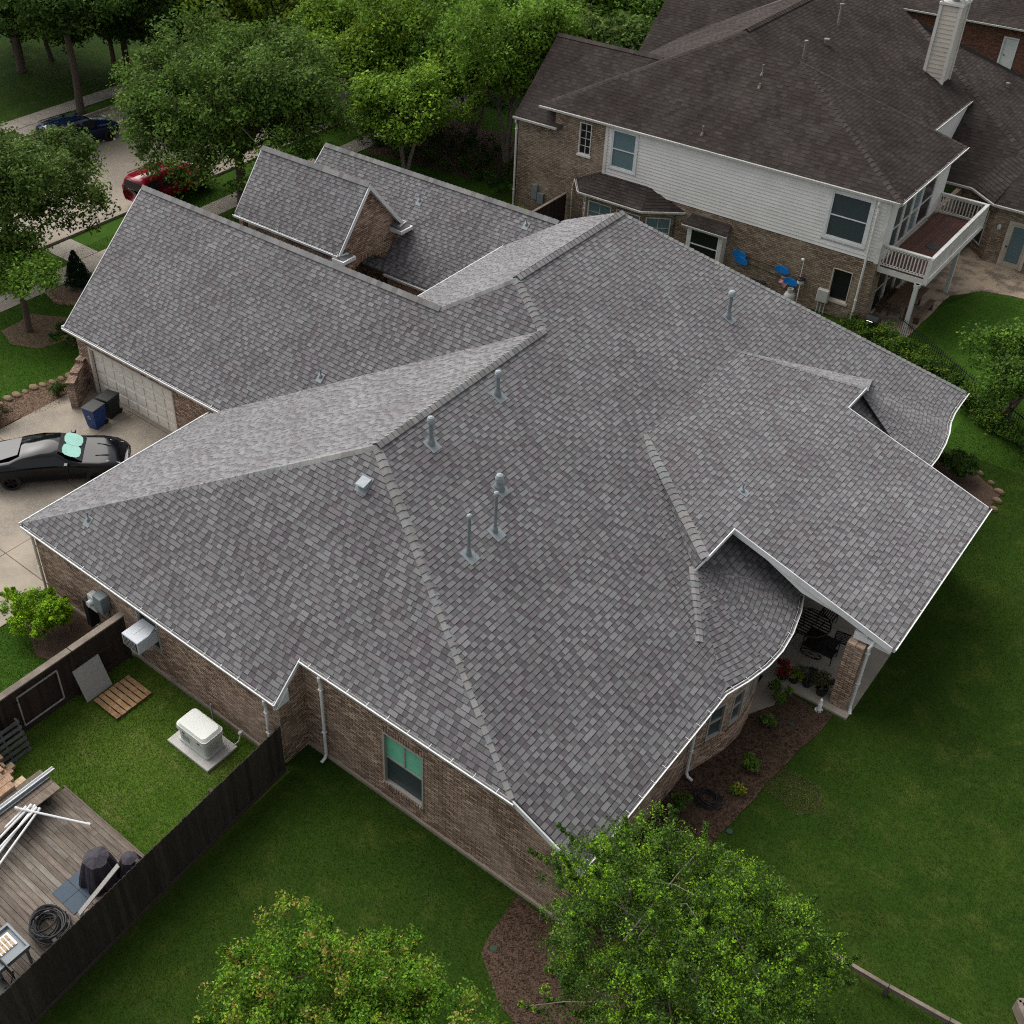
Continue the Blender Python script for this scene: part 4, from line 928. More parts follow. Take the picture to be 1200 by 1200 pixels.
siding(sd, -25.98, -12.76, NY, 2.96, 5.56, [(w1h[0]-.1, w1h[1]+.1, w1h[2]-.1, w1h[3]+.1), (w2h[0]-.12, w2h[1]+.12, w2h[2]-.12, w2h[3]+.12)])
b = MB(); b.box((-26.1, NY-.05, 3.0), (-25.95, NY+.05, 5.6)); b.build('corner_board', 'trim_neighbour', NB); b = MB(); b.box((-12.9, NY-.05, 2.93), (-12.73, NY+.05, 5.6)); b.build('corner_board', 'trim_neighbour', NB)
OUT = (0, -1, 0)
window(NB, local((w1h[0], NY-.02, w1h[2]), (1, 0, 0), OUT), w1h[1]-w1h[0], w1h[3]-w1h[2], 'white_trim', 'glass_blue', .07, .02, casing=.1)
window(NB, local((w2h[0], NY-.02, w2h[2]), (1, 0, 0), OUT), w2h[1]-w2h[0], w2h[3]-w2h[2], 'white_trim', 'glass_screen', .06, .02, casing=.12)
window(NB, local((-27.52, NY, 3.9), (1, 0, 0), OUT), .66, 1.52, 'trim_neighbour', 'glass_dark', .04, .08, mullv=1, cols=4, mullh=0, sill='trim_neighbour')
window(NB, local((-14.45, NY, .75), (1, 0, 0), OUT), .85, 1.45, 'trim_beige', 'glass_dark', .03, .12, mullh=0, sill='trim_beige')
# boxed window with its own little roof
bx = MB(); bx.box((-21.15, NY-.45, .55), (-19.4, NY, .75)); bx.box((-21.15, NY-.45, 2.2), (-19.4, NY, 2.35)); bx.box((-21.15, NY-.45, .75), (-21.0, NY, 2.2)); bx.box((-19.55, NY-.45, .75), (-19.4, NY, 2.2))
bb = bx.build('box_window', 'trim_neighbour', NB); window(NB, local((-21.0, NY-.44, .75), (1, 0, 0), OUT), 1.45, 1.45, 'white_trim', 'glass_dark', .06, .03)
PBX = (2.36-.5*(NY-.6), 0, .5); roofN(PBX, [[(-21.35, NY-.6), (-19.2, NY-.6), (-19.3, NY), (-21.25, NY)]], 66, th=.05)
gutter(NB, [(-21.4, NY-.6, 2.34), (-19.15, NY-.6, 2.34)], (0, -1), 'trim_neighbour', .06, .06)
# bay with a hip roof
bayc = [(-27.0, NY), (-26.4, NY-.75), (-23.3, NY-.75), (-22.1, NY)]
B = MB()
for (h0, h1) in ((0, .6), (2.15, 2.6)):
    for i in range(3):
        p, q = bayc[i], bayc[i+1]; B = MB(); B.prism([p, q, (q[0], q[1]+.2), (p[0], p[1]+.2)], h0, h1); B.build('bay_wall', 'brick_grey', NB)
for i in range(3):
    p = Vector((*bayc[i], .6)); q = Vector((*bayc[i+1], .6)); L = (q-p).length; d = (q-p).normalized(); o_ = (d.y, -d.x, 0)
    n = 2 if i == 1 else 1; sw = L/n
    for k in range(n):
        M = local(p+d*(sw*k), d, o_); B = MB(M); B.box((0, -.18, 0), (.14, 0, 1.55)); B.build('bay_pier', 'brick_grey', NB); B = MB(M); B.box((sw-.14, -.18, 0), (sw, 0, 1.55)); B.build('bay_pier', 'brick_grey', NB)
        window(NB, local(p+d*(sw*k+.14), d, o_), sw-.28, 1.55, 'trim_neighbour', 'glass_blue', .05, .05, mullv=1, cols=3)
ez = 2.62; ov = .35
eo = [(-27.5, NY), (-26.6, NY-1.15), (-23.2, NY-1.15), (-21.6, NY)]; top_ = [(-26.2, NY, 3.3), (-23.6, NY, 3.3)]
def tri_n(pts, seed):
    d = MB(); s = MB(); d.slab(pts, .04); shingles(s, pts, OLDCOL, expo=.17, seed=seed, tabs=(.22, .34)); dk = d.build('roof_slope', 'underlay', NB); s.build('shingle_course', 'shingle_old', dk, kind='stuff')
tri_n([(*eo[1], ez), (*eo[2], ez), top_[1], top_[0]], 67); tri_n([(*eo[0], ez), (*eo[1], ez), top_[0]], 68); tri_n([(*eo[2], ez), (*eo[3], ez), top_[1]], 69)
gutter(NB, [(eo[0][0], eo[0][1], ez), (eo[1][0], eo[1][1], ez), (eo[2][0], eo[2][1], ez), (eo[3][0], eo[3][1], ez)], (0, -1), 'trim_neighbour', .1, .1)
# gutters and pipes
gutter(NB, [(-29.75, 44.28, 5.75), (aE, 44.28, 5.75)], (0, -1), 'trim_neighbour'); gutter(NB, [(aE, 44.25, 5.75), (aE, 51.7, 5.75)], (1, 0), 'trim_neighbour', straps=1.2)
gutter(NB, [(-31.2, 44.23, 4.9), (-28.7, 44.23, 4.9)], (0, -1), 'trim_neighbour'); gutter(NB, [(-14.2, 51.8, 5.78), (-14.2, 58.1, 5.78)], (1, 0), 'trim_neighbour')
gutter(NB, [(-14.6, 54.38, 3.0), (-12.3, 54.38, 3.0), (-10.9, 53.18, 3.0), (-6.5, 53.18, 3.0)], (0, -1), 'trim_neighbour')
downspout(NB, (-31.05, 44.2, 4.75), (-31.05, 44.3, 0), (0, -1), 'trim_neighbour', .05); downspout(NB, (-27.55, 44.3, 2.55), (-27.6, 44.3, 0), (0, -1), 'trim_beige')
downspout(NB, (-13.2, 44.2, 5.6), (-13.2, 44.3, 0), (0, -1), 'trim_neighbour', .05)
# right end: upper wall on the balcony, lower wall in shade
B = MB(); B.box((-12.95, NY+.2, 2.93), (-12.75, NY+.9, 5.6)); B.build('upper_wall', 'siding', NB); B = MB(); B.box((-12.95, 49.9, 2.93), (-12.75, 51.4, 5.6)); B.build('upper_wall', 'siding', NB)
B = MB(); B.box((-12.95, NY+.9, 5.1), (-12.75, 49.9, 5.6)); B.build('upper_wall', 'trim_neighbour', NB)
for y0, y1, g_ in ((45.3, 46.25, 'glass_screen'), (46.3, 47.3, 'glass_screen'), (47.35, 48.3, 'glass_blue'), (48.35, 49.9, 'glass_dark')):
    window(NB, local((-12.78, y0, 3.0), (0, 1, 0), (1, 0, 0)), y1-y0, 2.1, 'trim_neighbour', g_, .08, .03)
B = MB(); B.box((-12.95, NY+.2, 0), (-12.75, 45.2, 2.8)); B.build('wall', 'brick_grey', NB); B = MB(); B.box((-12.95, 50.2, 0), (-12.75, 55, 2.8)); B.build('wall', 'brick_grey', NB)
for k in range(4):
    window(NB, local((-12.8, 45.25+k*1.24, .05), (0, 1, 0), (1, 0, 0)), 1.2, 2.3, 'trim_beige', 'glass_dark', .07, .05)
B = MB(); B.box((-12.93, 45.2, 2.36), (-12.76, 50.2, 2.8)); B.build('beam', 'trim_beige', NB)
B = MB(); B.box((-14.4, 51.4, 2.9), (-14.2, 58, 5.7)); B.build('upper_wall', 'siding', NB)
# right wing wall, its door and lamp
B = MB(); B.box((-12.75, 54.9, 0), (-10.9, 55.1, 2.9)); B.build('wall', 'brick_grey', NB)
B = MB(); B.prism([(-12.0, 54.9), (-10.8, 53.65), (-10.65, 53.8), (-11.8, 55.05)], 0, 2.9); B.build('wall', 'brick_grey', NB)
nwall(-10.8, -6.5, 53.65, 53.85, 0, 2.9, [(-10.15, -9.05, 0, 2.25)])
B = MB(); B.box((-10.15, 53.62, 0), (-10.02, 53.8, 2.25)); B.box((-9.18, 53.62, 0), (-9.05, 53.8, 2.25)); B.box((-10.02, 53.62, 2.12), (-9.18, 53.8, 2.25)); dr = B.build('glass_door', 'trim_beige', NB)
B = MB(); B.box((-10.02, 53.68, .03), (-9.18, 53.74, 2.12)); B.build('door_leaf', 'trim_beige', dr); B = MB(); B.box((-9.9, 53.665, .3), (-9.3, 53.69, 2.0)); B.build('pane', 'glass_blue', dr); B = MB(); B.lathe((-9.97, 53.65, 1.0), [(.03, -.03), (.045, 0), (.03, .03)], 8); B.build('handle', 'wrought', dr)
d_ = Vector((1.2, -1.25, 0)).normalized(); window(NB, local(Vector((-11.85, 54.72, .5)), d_, (-.7, -.7, 0)), .95, 1.75, 'trim_beige', 'glass_screen', .06, .02)
B = MB(); B.lathe((-10.5, 53.55, 1.75), [(.03, -.02), (.08, .02), (.09, .16), (.04, .24)], 8); B.build('wall_lamp', 'lamp_glass', NB)
# wall fittings
B = MB(); B.bevbox((-14.85, NY-.22, .55), (-14.35, NY-.02, 1.15), .03); B.build('breaker_box', 'pad', NB)
for dx in (.1, .25, .4):
    B = MB(); B.tube([(-14.85+dx, NY-.08, 0), (-14.85+dx, NY-.08, .56)], .025, 6); B.build('conduit', 'gen_grey', NB)
B = MB(); B.tube([(-15.75, NY-.06, 1.2), (-15.75, NY-.06, 2.15), (-15.7, NY-.14, 2.2)], .014, 6); B.build('conduit', 'white_plain', NB)
B = MB(); B.lathe((-15.78, NY-.12, 2.15), [(.02, -.05), (.07, 0), (.07, .07), (.02, .1)], 8); B.build('security_light', 'white_plain', NB)
B = MB(); B.box((-29.95, NY-.12, .95), (-29.65, NY-.005, 1.7)); B.build('meter_box', 'grey_metal', NB); B = MB(); B.box((-29.6, NY-.14, .8), (-29.25, NY-.005, 1.35)); B.build('meter_box', 'grey_metal', NB)
# vents
for px, py, P, h, r in ((823, 157, NF, .3, .03), (893, 87, NF, .35, .03), (890, 102, NF, .1, .03), (941, 69, NR, .75, .06), (968, 52, NR, .2, .09), (982, 29, NR, .9, .07), (1180, 102, WR, .15, .06)):
    p = onplane(px, py, P); b = MB(); b.lathe(p, [(.09, -.05), (.05, .05), (r, .08), (r, h), (r*1.5, h), (r*1.5, h+.06)], 8); o = b.build('vent_pipe', 'bark_pale', NB); flash(o, p, P, .15, 'bark')
# chimney of boards with corner posts and cage top
CH = [(-16.5, 56.7), (-15.5, 57.5)]
cx0, cy0, cx1, cy1 = -16.45, 56.8, -15.55, 57.75
b = MB(); b.box((cx0, cy0, 5.8), (cx1, cy1, 9.9)); ch = b.build('chimney', 'siding_beige', NB)
z = 6.3
while z < 9.85:
    for sgn in (0, 1):
        b = MB()
        if sgn == 0: b.add([(cx0, cy0-.03, z), (cx1, cy0-.03, z), (cx1, cy0-.006, z+.2), (cx0, cy0-.006, z+.2), (cx0, cy0, z), (cx1, cy0, z), (cx1, cy0, z+.2), (cx0, cy0, z+.2)], [(0, 1, 2, 3), (0, 4, 5, 1), (3, 2, 6, 7)])
        else: b.add([(cx1+.03, cy0, z), (cx1+.03, cy1, z), (cx1+.006, cy1, z+.2), (cx1+.006, cy0, z+.2), (cx1, cy0, z), (cx1, cy1, z), (cx1, cy1, z+.2), (cx1, cy0, z+.2)], [(0, 1, 2, 3), (0, 4, 5, 1), (3, 2, 6, 7)])
        b.build('siding_board', 'siding_beige', ch)
    z += .2
for x, y in ((cx0, cy0), (cx1, cy0), (cx1, cy1)):
    b = MB(); b.box((x-.07, y-.07, 5.8), (x+.07, y+.07, 9.95)); b.build('corner_board', 'trim_neighbour', ch)
b = MB(); b.box((cx0-.1, cy0-.1, 9.95), (cx1+.1, cy1+.1, 10.05)); b.build('crown_board', 'trim_neighbour', ch)
for x in (cx0, cx1):
    for y in (cy0, cy1): b = MB(); b.box((x-.05, y-.05, 10.05), (x+.05, y+.05, 10.55)); b.build('cap_post', 'trim_neighbour', ch)
b = MB(); b.lathe((-16, 57.27, 10.05), [(.16, 0), (.16, .3), (.22, .3), (.22, .36)], 10); b.build('flue', 'grey_metal', ch)
b = MB(); b.bevbox((cx0-.16, cy0-.16, 10.55), (cx1+.16, cy1+.16, 10.7), .03); b.build('chimney_cap', 'trim_neighbour', ch)
# balcony
BX0, BX1, BY0, BY1, BZ = -12.73, -10.75, 44.6, 51.1, 2.78
nb_ = 14; seenp = set()
for k in range(nb_):
    x = BX0+.02+(BX1-BX0-.04)*k/nb_; b = MB(); t = random.uniform(.85, 1.15); b.box((x, BY0, BZ), (x+(BX1-BX0)/nb_-.012, BY1, BZ+.035), (.11*t, .045*t, .032*t)); b.build('balcony_board', 'deck_red', NB)
for a, c in (((BX0, BY0-.02), (BX1-.06, BY0-.02)), ((BX1+.02, BY0-.06), (BX1+.02, BY1+.06)), ((BX0, BY1), (BX1-.06, BY1))):
    b = MB(); b.bar((a[0], a[1], BZ-.14), (c[0], c[1], BZ-.14), .05, .24); b.build('rim_joist', 'trim_neighbour', NB)
    L = math.hypot(c[0]-a[0], c[1]-a[1]); n = int(L/.13); u = ((c[0]-a[0])/L, (c[1]-a[1])/L)
    b = MB(); b.bar((a[0], a[1], BZ+.95), (c[0], c[1], BZ+.95), .14, .05); rl = b.build('railing', 'trim_neighbour', NB)
    b = MB(); b.bar((a[0], a[1], BZ+.86), (c[0], c[1], BZ+.86), .04, .09); b.build('rail_board', 'trim_neighbour', rl); b = MB(); b.bar((a[0], a[1], BZ+.12), (c[0], c[1], BZ+.12), .04, .09); b.build('rail_board', 'trim_neighbour', rl)
    for k in range(1, n):
        x = a[0]+u[0]*L*k/n; y = a[1]+u[1]*L*k/n; b = MB(); b.box((x-.02, y-.02, BZ+.12), (x+.02, y+.02, BZ+.86)); b.build('baluster', 'trim_neighbour', rl)
    for q in (a, c):
        if (round(q[0], 1), round(q[1], 1)) in seenp: continue
        seenp.add((round(q[0], 1), round(q[1], 1))); b = MB(); b.box((q[0]-.05, q[1]-.05, BZ-.2), (q[0]+.05, q[1]+.05, BZ+.93)); b.build('rail_post', 'trim_neighbour', rl)
b = MB(); b.lathe((-11.6, 47.6, BZ+.035), [(.3, 0), (.3, .012), (.28, .015)], 20); b.build('round_mat', 'black_plastic', NB)
for y in (44.45, 49.5):
    b = MB(); b.box((-11.08, y-.08, 0), (-10.92, y+.08, 2.55)); b.build('post', 'gen_grey', NB)
b = MB(); b.box((-11.12, 44.4, 2.4), (-10.88, 51, 2.55)); b.build('beam', 'gen_grey', NB)
# flagstone patio under the balcony
pt = thing('stained_patio', 'mottled tan patio paving under and beside the neighbour balcony', 'patio', (-11, 50, 0)); pt['kind'] = 'structure'; del pt['category']
b = MB(); b.prism(wob([(-12.9, 43.6), (-10.9, 43.7), (-10.75, 49.4), (-9.8, 50.6), (-8.6, 51.0), (-6.0, 51.4), (-6.0, 53.6), (-12.9, 54.8)], .03, 41, .6), -.1, .045); b.build('patio_slab', 'patio', pt)
# objects at the neighbour
def paddle(p0, p1, lab, hue='blue_plastic'):
    p0 = Vector(p0); p1 = Vector(p1); t = thing('paddle', lab, 'paddle', p0, 'blue paddles and nets hung on the brick wall'); d = (p1-p0).normalized()
    b = MB(); b.tube([p0+d*.3, p1-d*.3], .018, 6); b.build('shaft', 'black_plastic', t)
    for p, s_ in ((p0, 1), (p1, -1)):
        b = MB(); c = p+d*s_*.2; n = 10; rim = []
        side = d.cross(Vector((0, 1, 0))).normalized()
        for k in range(n):
            a = 2*math.pi*k/n; rim.append(c+d*math.cos(a)*.34+side*math.sin(a)*.19+Vector((0, -.04*math.cos(a)**2, 0)))
        b.add([x+Vector((0, -.02, 0)) for x in rim]+[x+Vector((0, .02, 0)) for x in rim], [tuple(range(n)), tuple(reversed(range(n, 2*n)))]+[(k, n+k, n+(k+1) % n, (k+1) % n) for k in range(n)])
        b.build('blade', hue, t)
paddle((-18.85, NY-.1, 1.5), (-16.4, NY-.1, 1.4), 'blue double bladed paddle hung level on the grey brick wall')
paddle((-18.7, NY-.16, 1.28), (-15.9, NY-.16, 1.0), 'lower blue paddle sloping down across the grey brick wall')
t = thing('propane_tank', 'white gas bottle standing at the foot of the grey brick wall', 'gas bottle', (-15.9, NY-.5, 0)); b = MB(); b.lathe((-15.9, NY-.5, 0), [(.18, 0), (.22, .05), (.24, .15), (.24, .55), (.2, .68), (.1, .74), (.1, .78)], 18); b.build('tank', 'pad', t, smooth=True); b = MB(); b.lathe((-15.9, NY-.5, 0), [(.12, .74), (.13, .9), (.115, .9), (.11, .75)], 12); b.build('collar', 'pad', t)
t = thing('lantern', 'round black topped lamp on a stem above the gas bottle', 'lamp', (-15.65, NY-.2, 0)); b = MB(); b.tube([(-15.65, NY-.2, 0), (-15.65, NY-.2, 1.1)], .02, 6); b.build('stem', 'white_plain', t); b = MB(); b.lathe((-15.65, NY-.2, 1.08), [(.08, 0), (.15, .05), (.15, .2)], 12); b.build('lamp_glass', 'lamp_glass', t); b = MB(); b.lathe((-15.65, NY-.2, 1.28), [(.16, 0), (.17, .05), (.12, .1)], 12); b.build('lid', 'black_plastic', t)
t = thing('hanging_towel', 'small pink and white towel hanging below the blue paddles', 'towel', (-16.4, NY-.1, .7)); b = MB(); b.add([(-16.55, NY-.15, 1.15), (-16.3, NY-.15, 1.15), (-16.2, NY-.2, .9), (-16.35, NY-.14, .6), (-16.5, NY-.2, .85), (-16.65, NY-.14, .8)], [(0, 1, 2, 3, 4, 5), (5, 4, 3, 2, 1, 0)]); b.build('cloth', 'pink_cloth', t)
t = thing('storage_bin', 'low dark green bin at the foot of the grey brick wall', 'bin', (-17.5, NY-.4, 0)); b = MB(); b.bevbox((-17.8, NY-.7, 0), (-17.2, NY-.2, .55), .03); b.build('body', 'cover', t); b = MB(); b.bevbox((-17.84, NY-.74, .55), (-17.16, NY-.16, .62), .02); b.build('lid', 'bin_black', t)
# table and bench under the balcony
t = thing('picnic_table', 'old brown wooden picnic table under the balcony', 'table', (-11.7, 46.6, .05))
for k in range(6):
    b = MB(); c = random.uniform(.8, 1.2); b.box((-12.3+k*.165, 45.6, .76), (-12.3+k*.165+.155, 47.9, .80), (.11*c, .07*c, .045*c)); b.build('table_board', 'lumber', t)
for y in (45.85, 47.6):
    for x in (-12.2, -11.5): b = MB(); b.bar((x, y, .05), (x, y, .76), .08, .08, (.09, .06, .04)); b.build('leg', 'lumber', t)
for xx, lb in ((-12.62, 'brown wooden bench behind the picnic table by the glass wall'), (-11.0, 'brown wooden bench in front of the picnic table near the posts')):
    t = thing('bench', lb, 'bench', (xx, 46.6, .05), 'benches at the picnic table')
    for k in range(2): b = MB(); b.box((xx-.14+k*.15, 45.7, .42), (xx-.14+k*.15+.13, 47.7, .46), (.12, .085, .06)); b.build('seat', 'lumber', t)
    for y in (45.9, 47.5): b = MB(); b.box((xx-.12, y-.04, .045), (xx+.12, y+.04, .42), (.08, .055, .04)); b.build('leg', 'lumber', t)
t = thing('bbq_kettle', 'black barrel grill with a silver lid handle beside the grey brick corner', 'grill', (-12.3, 44.1, 0)); b = MB(); b.tube([(-12.55, 44.1, .55), (-12.5, 44.1, .55), (-12.0, 44.1, .55), (-11.95, 44.1, .55)], [.2, .27, .27, .2], 14); b.build('barrel', 'black_plastic', t)
b = MB(); b.tube([(-12.4, 43.83, .62), (-12.4, 43.78, .65), (-12.15, 43.78, .65), (-12.15, 43.83, .62)], .018, 6); b.build('handle', 'chrome', t); 
for x in (-12.45, -12.05):
    for y in (43.95, 44.25): b = MB(); b.tube([(x, y, 0), (x, y, .4)], .02, 6); b.build('leg', 'black_plastic', t)
# ================================================================== third house at the top right
H3 = thing('red_brick_house', 'red brick house with white door at the top right corner', 'house', (-22, 84, 0)); Y3 = 81.5
b = MB(); b.box((-38, Y3, 0), (-19.25, Y3+.2, 2.8)); b.build('wall', 'brick_red', H3); b = MB(); b.box((-18.3, Y3, 0), (-8, Y3+.2, 2.8)); b.build('wall', 'brick_red', H3); b = MB(); b.box((-19.25, Y3, 2.15), (-18.3, Y3+.2, 2.8)); b.build('wall', 'brick_red', H3)
b = MB(); b.box((-19.25, Y3-.03, 0), (-19.15, Y3+.1, 2.15)); b.box((-18.4, Y3-.03, 0), (-18.3, Y3+.1, 2.15)); b.box((-19.15, Y3-.03, 2.05), (-18.4, Y3+.1, 2.15)); dd = b.build('door', 'white_trim', H3)
b = MB(); b.box((-19.15, Y3+.04, 0), (-18.4, Y3+.09, 2.05)); b.build('door_leaf', 'white_trim', dd); b = MB(); b.lathe((-18.98, Y3+.02, 1.0), [(.02, -.04), (.04, 0), (.02, .04)], 8); b.build('handle', 'wrought', dd)
P3_ = (2.85-.7*(Y3-.4), 0, .7); roofN(P3_, [[(-38, Y3-.4), (-8, Y3-.4), (-8, Y3+6), (-38, Y3+6)]], 71, parent=H3)
gutter(H3, [(-38, Y3-.42, 2.85), (-8, Y3-.42, 2.85)], (0, -1), 'trim_neighbour')
# ================================================================== vehicles
def skinbody(par, name, prof, mats, M, n_across=9, smooth=True):
    """car shell: rows of (x, half width bottom, z bottom, half width shoulder, z shoulder, half width roof, z top)"""
    V = []; K = 11
    for (x, wb, zb, ws, zs, wr, zt) in prof:
        ring = [(-wb*.9, zb), (-wb, zb+.1), (-ws, (zb+zs)/2+.06), (-ws*.97, zs-.03), (-(ws*.6+wr*.4) if zt-zs > .15 else -ws*.93, zs+(zt-zs)*.45), (-wr, zt-(.05 if zt-zs > .1 else .02))]
        full = ring+[(0, zt)]+[(-y, z) for y, z in reversed(ring)]
        V.append([M @ Vector((x, y, z)) for y, z in full])
    b = MB(); k = len(V[0]); vs = [p for r_ in V for p in r_]; fs = []
    for i in range(len(V)-1):
        for j in range(k-1): fs.append((i*k+j, i*k+j+1, (i+1)*k+j+1, (i+1)*k+j))
    fs.append(tuple(range(k))); fs.append(tuple(reversed(range((len(V)-1)*k, len(V)*k))))
    b.add(vs, fs); o = b.build(name, mats, par, smooth=smooth); return o, V
def wheel(par, M, x, y, r=.34, w_=.24, side=1):
    b = MB(M); n = 22; prof = [(r*.62, w_/2), (r*.93, w_/2), (r, w_/2-.04), (r, -w_/2+.04), (r*.93, -w_/2), (r*.62, -w_/2)]
    vs = []; fs = []
    for rr_, yy in prof:
        for k in range(n): a = 2*math.pi*k/n; vs.append((x+rr_*math.cos(a), y+yy, r+rr_*math.sin(a)))
    for i in range(len(prof)-1):
        for k in range(n): fs.append((i*n+k, i*n+(k+1) % n, (i+1)*n+(k+1) % n, (i+1)*n+k))
    b.add(vs, fs); t = b.build('wheel', 'tyre', par)
    q = MB(M); yy = y+side*(w_/2-.03)
    for k in range(5):
        for off in (-.1, .1):
            a = 2*math.pi*k/5+off; q.add([(x+.05*math.cos(a+.6), yy, r+.05*math.sin(a+.6)), (x+.05*math.cos(a-.6), yy, r+.05*math.sin(a-.6)), (x+r*.62*math.cos(a-.07), yy, r+r*.62*math.sin(a-.07)), (x+r*.62*math.cos(a+.07), yy, r+r*.62*math.sin(a+.07))], [(0, 1, 2, 3), (3, 2, 1, 0)])
    q.add([(x+r*.6*math.cos(2*math.pi*k/n), yy-side*.05, r+r*.6*math.sin(2*math.pi*k/n)) for k in range(n)], [tuple(range(n)), tuple(reversed(range(n)))])
    q.build('rim', 'rim', t)
def coupe(loc, ang, paint, lab, sunshade=True, suv=False, group=None):
    root = thing('parked_car', lab, 'car', loc, group); M = Matrix.Translation(loc) @ Matrix.Rotation(ang, 4, 'Z') @ Matrix.Diagonal((1.07 if not suv else 1, 1, 1, 1))
    k = 1.0
    if not suv:
        prof = [(-2.36, .55, .40, .70, .60, .60, .78), (-2.28, .78, .30, .84, .72, .62, .95), (-1.95, .86, .24, .93, .84, .68, 1.0), (-1.35, .88, .22, .965, .90, .66, 1.08), (-.9, .88, .2, .94, .90, .60, 1.25), (-.3, .88, .2, .91, .88, .58, 1.31), (.15, .88, .2, .90, .87, .56, 1.28), (.75, .88, .2, .92, .86, .70, .98), (.95, .88, .2, .93, .86, .72, .91), (1.5, .88, .22, .95, .80, .72, .85), (1.95, .86, .24, .90, .70, .62, .76), (2.22, .78, .27, .80, .56, .55, .64), (2.36, .6, .32, .62, .48, .5, .54)]
    else:
        prof = [(-2.3, .78, .4, .85, .9, .68, 1.1), (-2.2, .86, .3, .92, 1.0, .70, 1.5), (-1.9, .88, .28, .94, 1.0, .70, 1.66), (-1.0, .88, .28, .94, 1.0, .70, 1.70), (.2, .88, .28, .94, 1.0, .68, 1.66), (.85, .88, .28, .94, 1.0, .74, 1.12), (1.1, .88, .28, .94, .98, .76, 1.06), (1.9, .88, .3, .92, .9, .72, .98), (2.2, .82, .32, .86, .75, .66, .85), (2.32, .7, .4, .74, .6, .6, .66)]
    body, V = skinbody(root, 'body', prof, paint, M)
    wx = (1.38, -1.37) if not suv else (1.4, -1.4)
    for x in wx:
        for s_ in (-1, 1): wheel(root, M, x, s_*.83, .34, .25, s_)
    # glass laid 4 mm proud of the shell
    def glaze(name, pts, m, off=(0, 0, .006)):
        b = MB(M); o_ = Vector(off); b.add([Vector(p)+o_ for p in pts], [tuple(range(len(pts))), tuple(reversed(range(len(pts))))]); return b.build(name, m, root)
    if not suv:
        ws_ = glaze('windscreen', [(.2, -.55, 1.27), (.2, .55, 1.27), (.50, .64, 1.12), (.95, .76, .905), (.95, -.76, .905), (.50, -.64, 1.12)], 'glass_dark', (.02, 0, .03))
        if sunshade:
            for s_ in (-1, 1):
                n = 12; pts = []
                for q in range(n):
                    a = 2*math.pi*q/n; u_ = .375*abs(math.cos(a))**.7*(1 if math.cos(a) > 0 else -1); v_ = .85*abs(math.sin(a))**.7*(1 if math.sin(a) > 0 else -1)
                    x = .60+.33*v_; pts.append((x, s_*.325+u_*.97, 1.245-(x-.26)*.483+.006))
                b = MB(M); b.add([Vector(p)+Vector((.022, 0, .036+.003*s_)) for p in pts], [tuple(range(n)), tuple(reversed(range(n)))]); b.build('sunshade', 'sunshade', ws_)
        glaze('rear_window', [(-1.05, -.52, 1.22), (-1.05, .52, 1.22), (-1.85, .60, 1.02), (-1.85, -.60, 1.02)], 'glass_dark', (-.01, 0, .012))
        for s_ in (-1, 1):
            b = MB(M); pts = [(.62, .87, .93), (.15, .70, 1.19), (-.35, .69, 1.24), (-.9, .72, 1.16), (-1.35, .84, .98), (-.9, .91, .93), (-.2, .90, .915)]
            b.add([(x, s_*(y+.012), z) for x, y, z in pts], [tuple(range(7)), tuple(reversed(range(7)))]); b.build('side_window', 'glass_dark', root)
            b = MB(M); b.bevbox((.42, s_*1.0-.1, .9), (.58, s_*1.0+.1, 1.02), .03); b.build('wing_mirror', 'paint_black', root)
            b = MB(M); b.add([(1.72, s_*.62, .80), (1.78, s_*.78, .74), (2.12, s_*.72, .62), (2.16, s_*.6, .665)], [(0, 1, 2, 3), (3, 2, 1, 0)]); o = b.build('headlight', 'lamp_glass', root); 
            b = MB(M); b.bar((1.35, s_*.36, .868), (1.78, s_*.28, .815), .03, .02); b.build('bonnet_slot', 'rim', root)
            b = MB(M); b.bevbox((-2.36, s_*.6-.12, .62), (-2.26, s_*.6+.12, .74), .02); b.build('tail_light', 'paint_red', root)
            b = MB(M); b.bar((.5, s_*.965, .74), (.5, s_*.93, .3), .008, .02); b.build('door_gap', 'black_plastic', root)
        b = MB(M); b.add([(2.37, -.35, .5), (2.37, .35, .5), (2.36, .28, .34), (2.36, -.28, .34)], [(0, 1, 2, 3), (3, 2, 1, 0)]); b.build('grille', 'rim', root)
    else:
        glaze('windscreen', [(.3, -.62, 1.6), (.3, .62, 1.6), (.82, .7, 1.16), (.82, -.7, 1.16)], 'glass_dark', (.02, 0, .02)); glaze('rear_window', [(-2.2, -.6, 1.48), (-2.2, .6, 1.48), (-2.3, .64, 1.1), (-2.3, -.64, 1.1)], 'glass_dark', (-.02, 0, .012))
        for s_ in (-1, 1):
            for a, c in ((-2.0, -1.1), (-1.05, -.2), (-.15, .7)):
                b = MB(M); b.add([(a, s_*.915, 1.05), (c, s_*.915, 1.05), (c-.15, s_*.79, 1.5), (a+.05, s_*.79, 1.5)], [(0, 1, 2, 3), (3, 2, 1, 0)]); b.build('side_window', 'glass_dark', root)
            b = MB(M); b.bevbox((2.1, s_*.65-.15, .7), (2.3, s_*.65+.15, .85), .03); b.build('headlight', 'lamp_glass', root)
            b = MB(M); b.bevbox((-2.33, s_*.72-.1, .85), (-2.2, s_*.72+.1, 1.2), .03); b.build('tail_light', 'paint_red', root)
            b = MB(M); b.bevbox((.6, s_*1.02-.1, 1.05), (.78, s_*1.02+.1, 1.2), .03); b.build('wing_mirror', paint, root)
            b = MB(M); b.bar((-2.0, s_*.62, 1.74), (.1, s_*.62, 1.72), .04, .03); b.build('roof_rail', 'black_plastic', root)
    return root
hd = math.atan2(.72, .69)
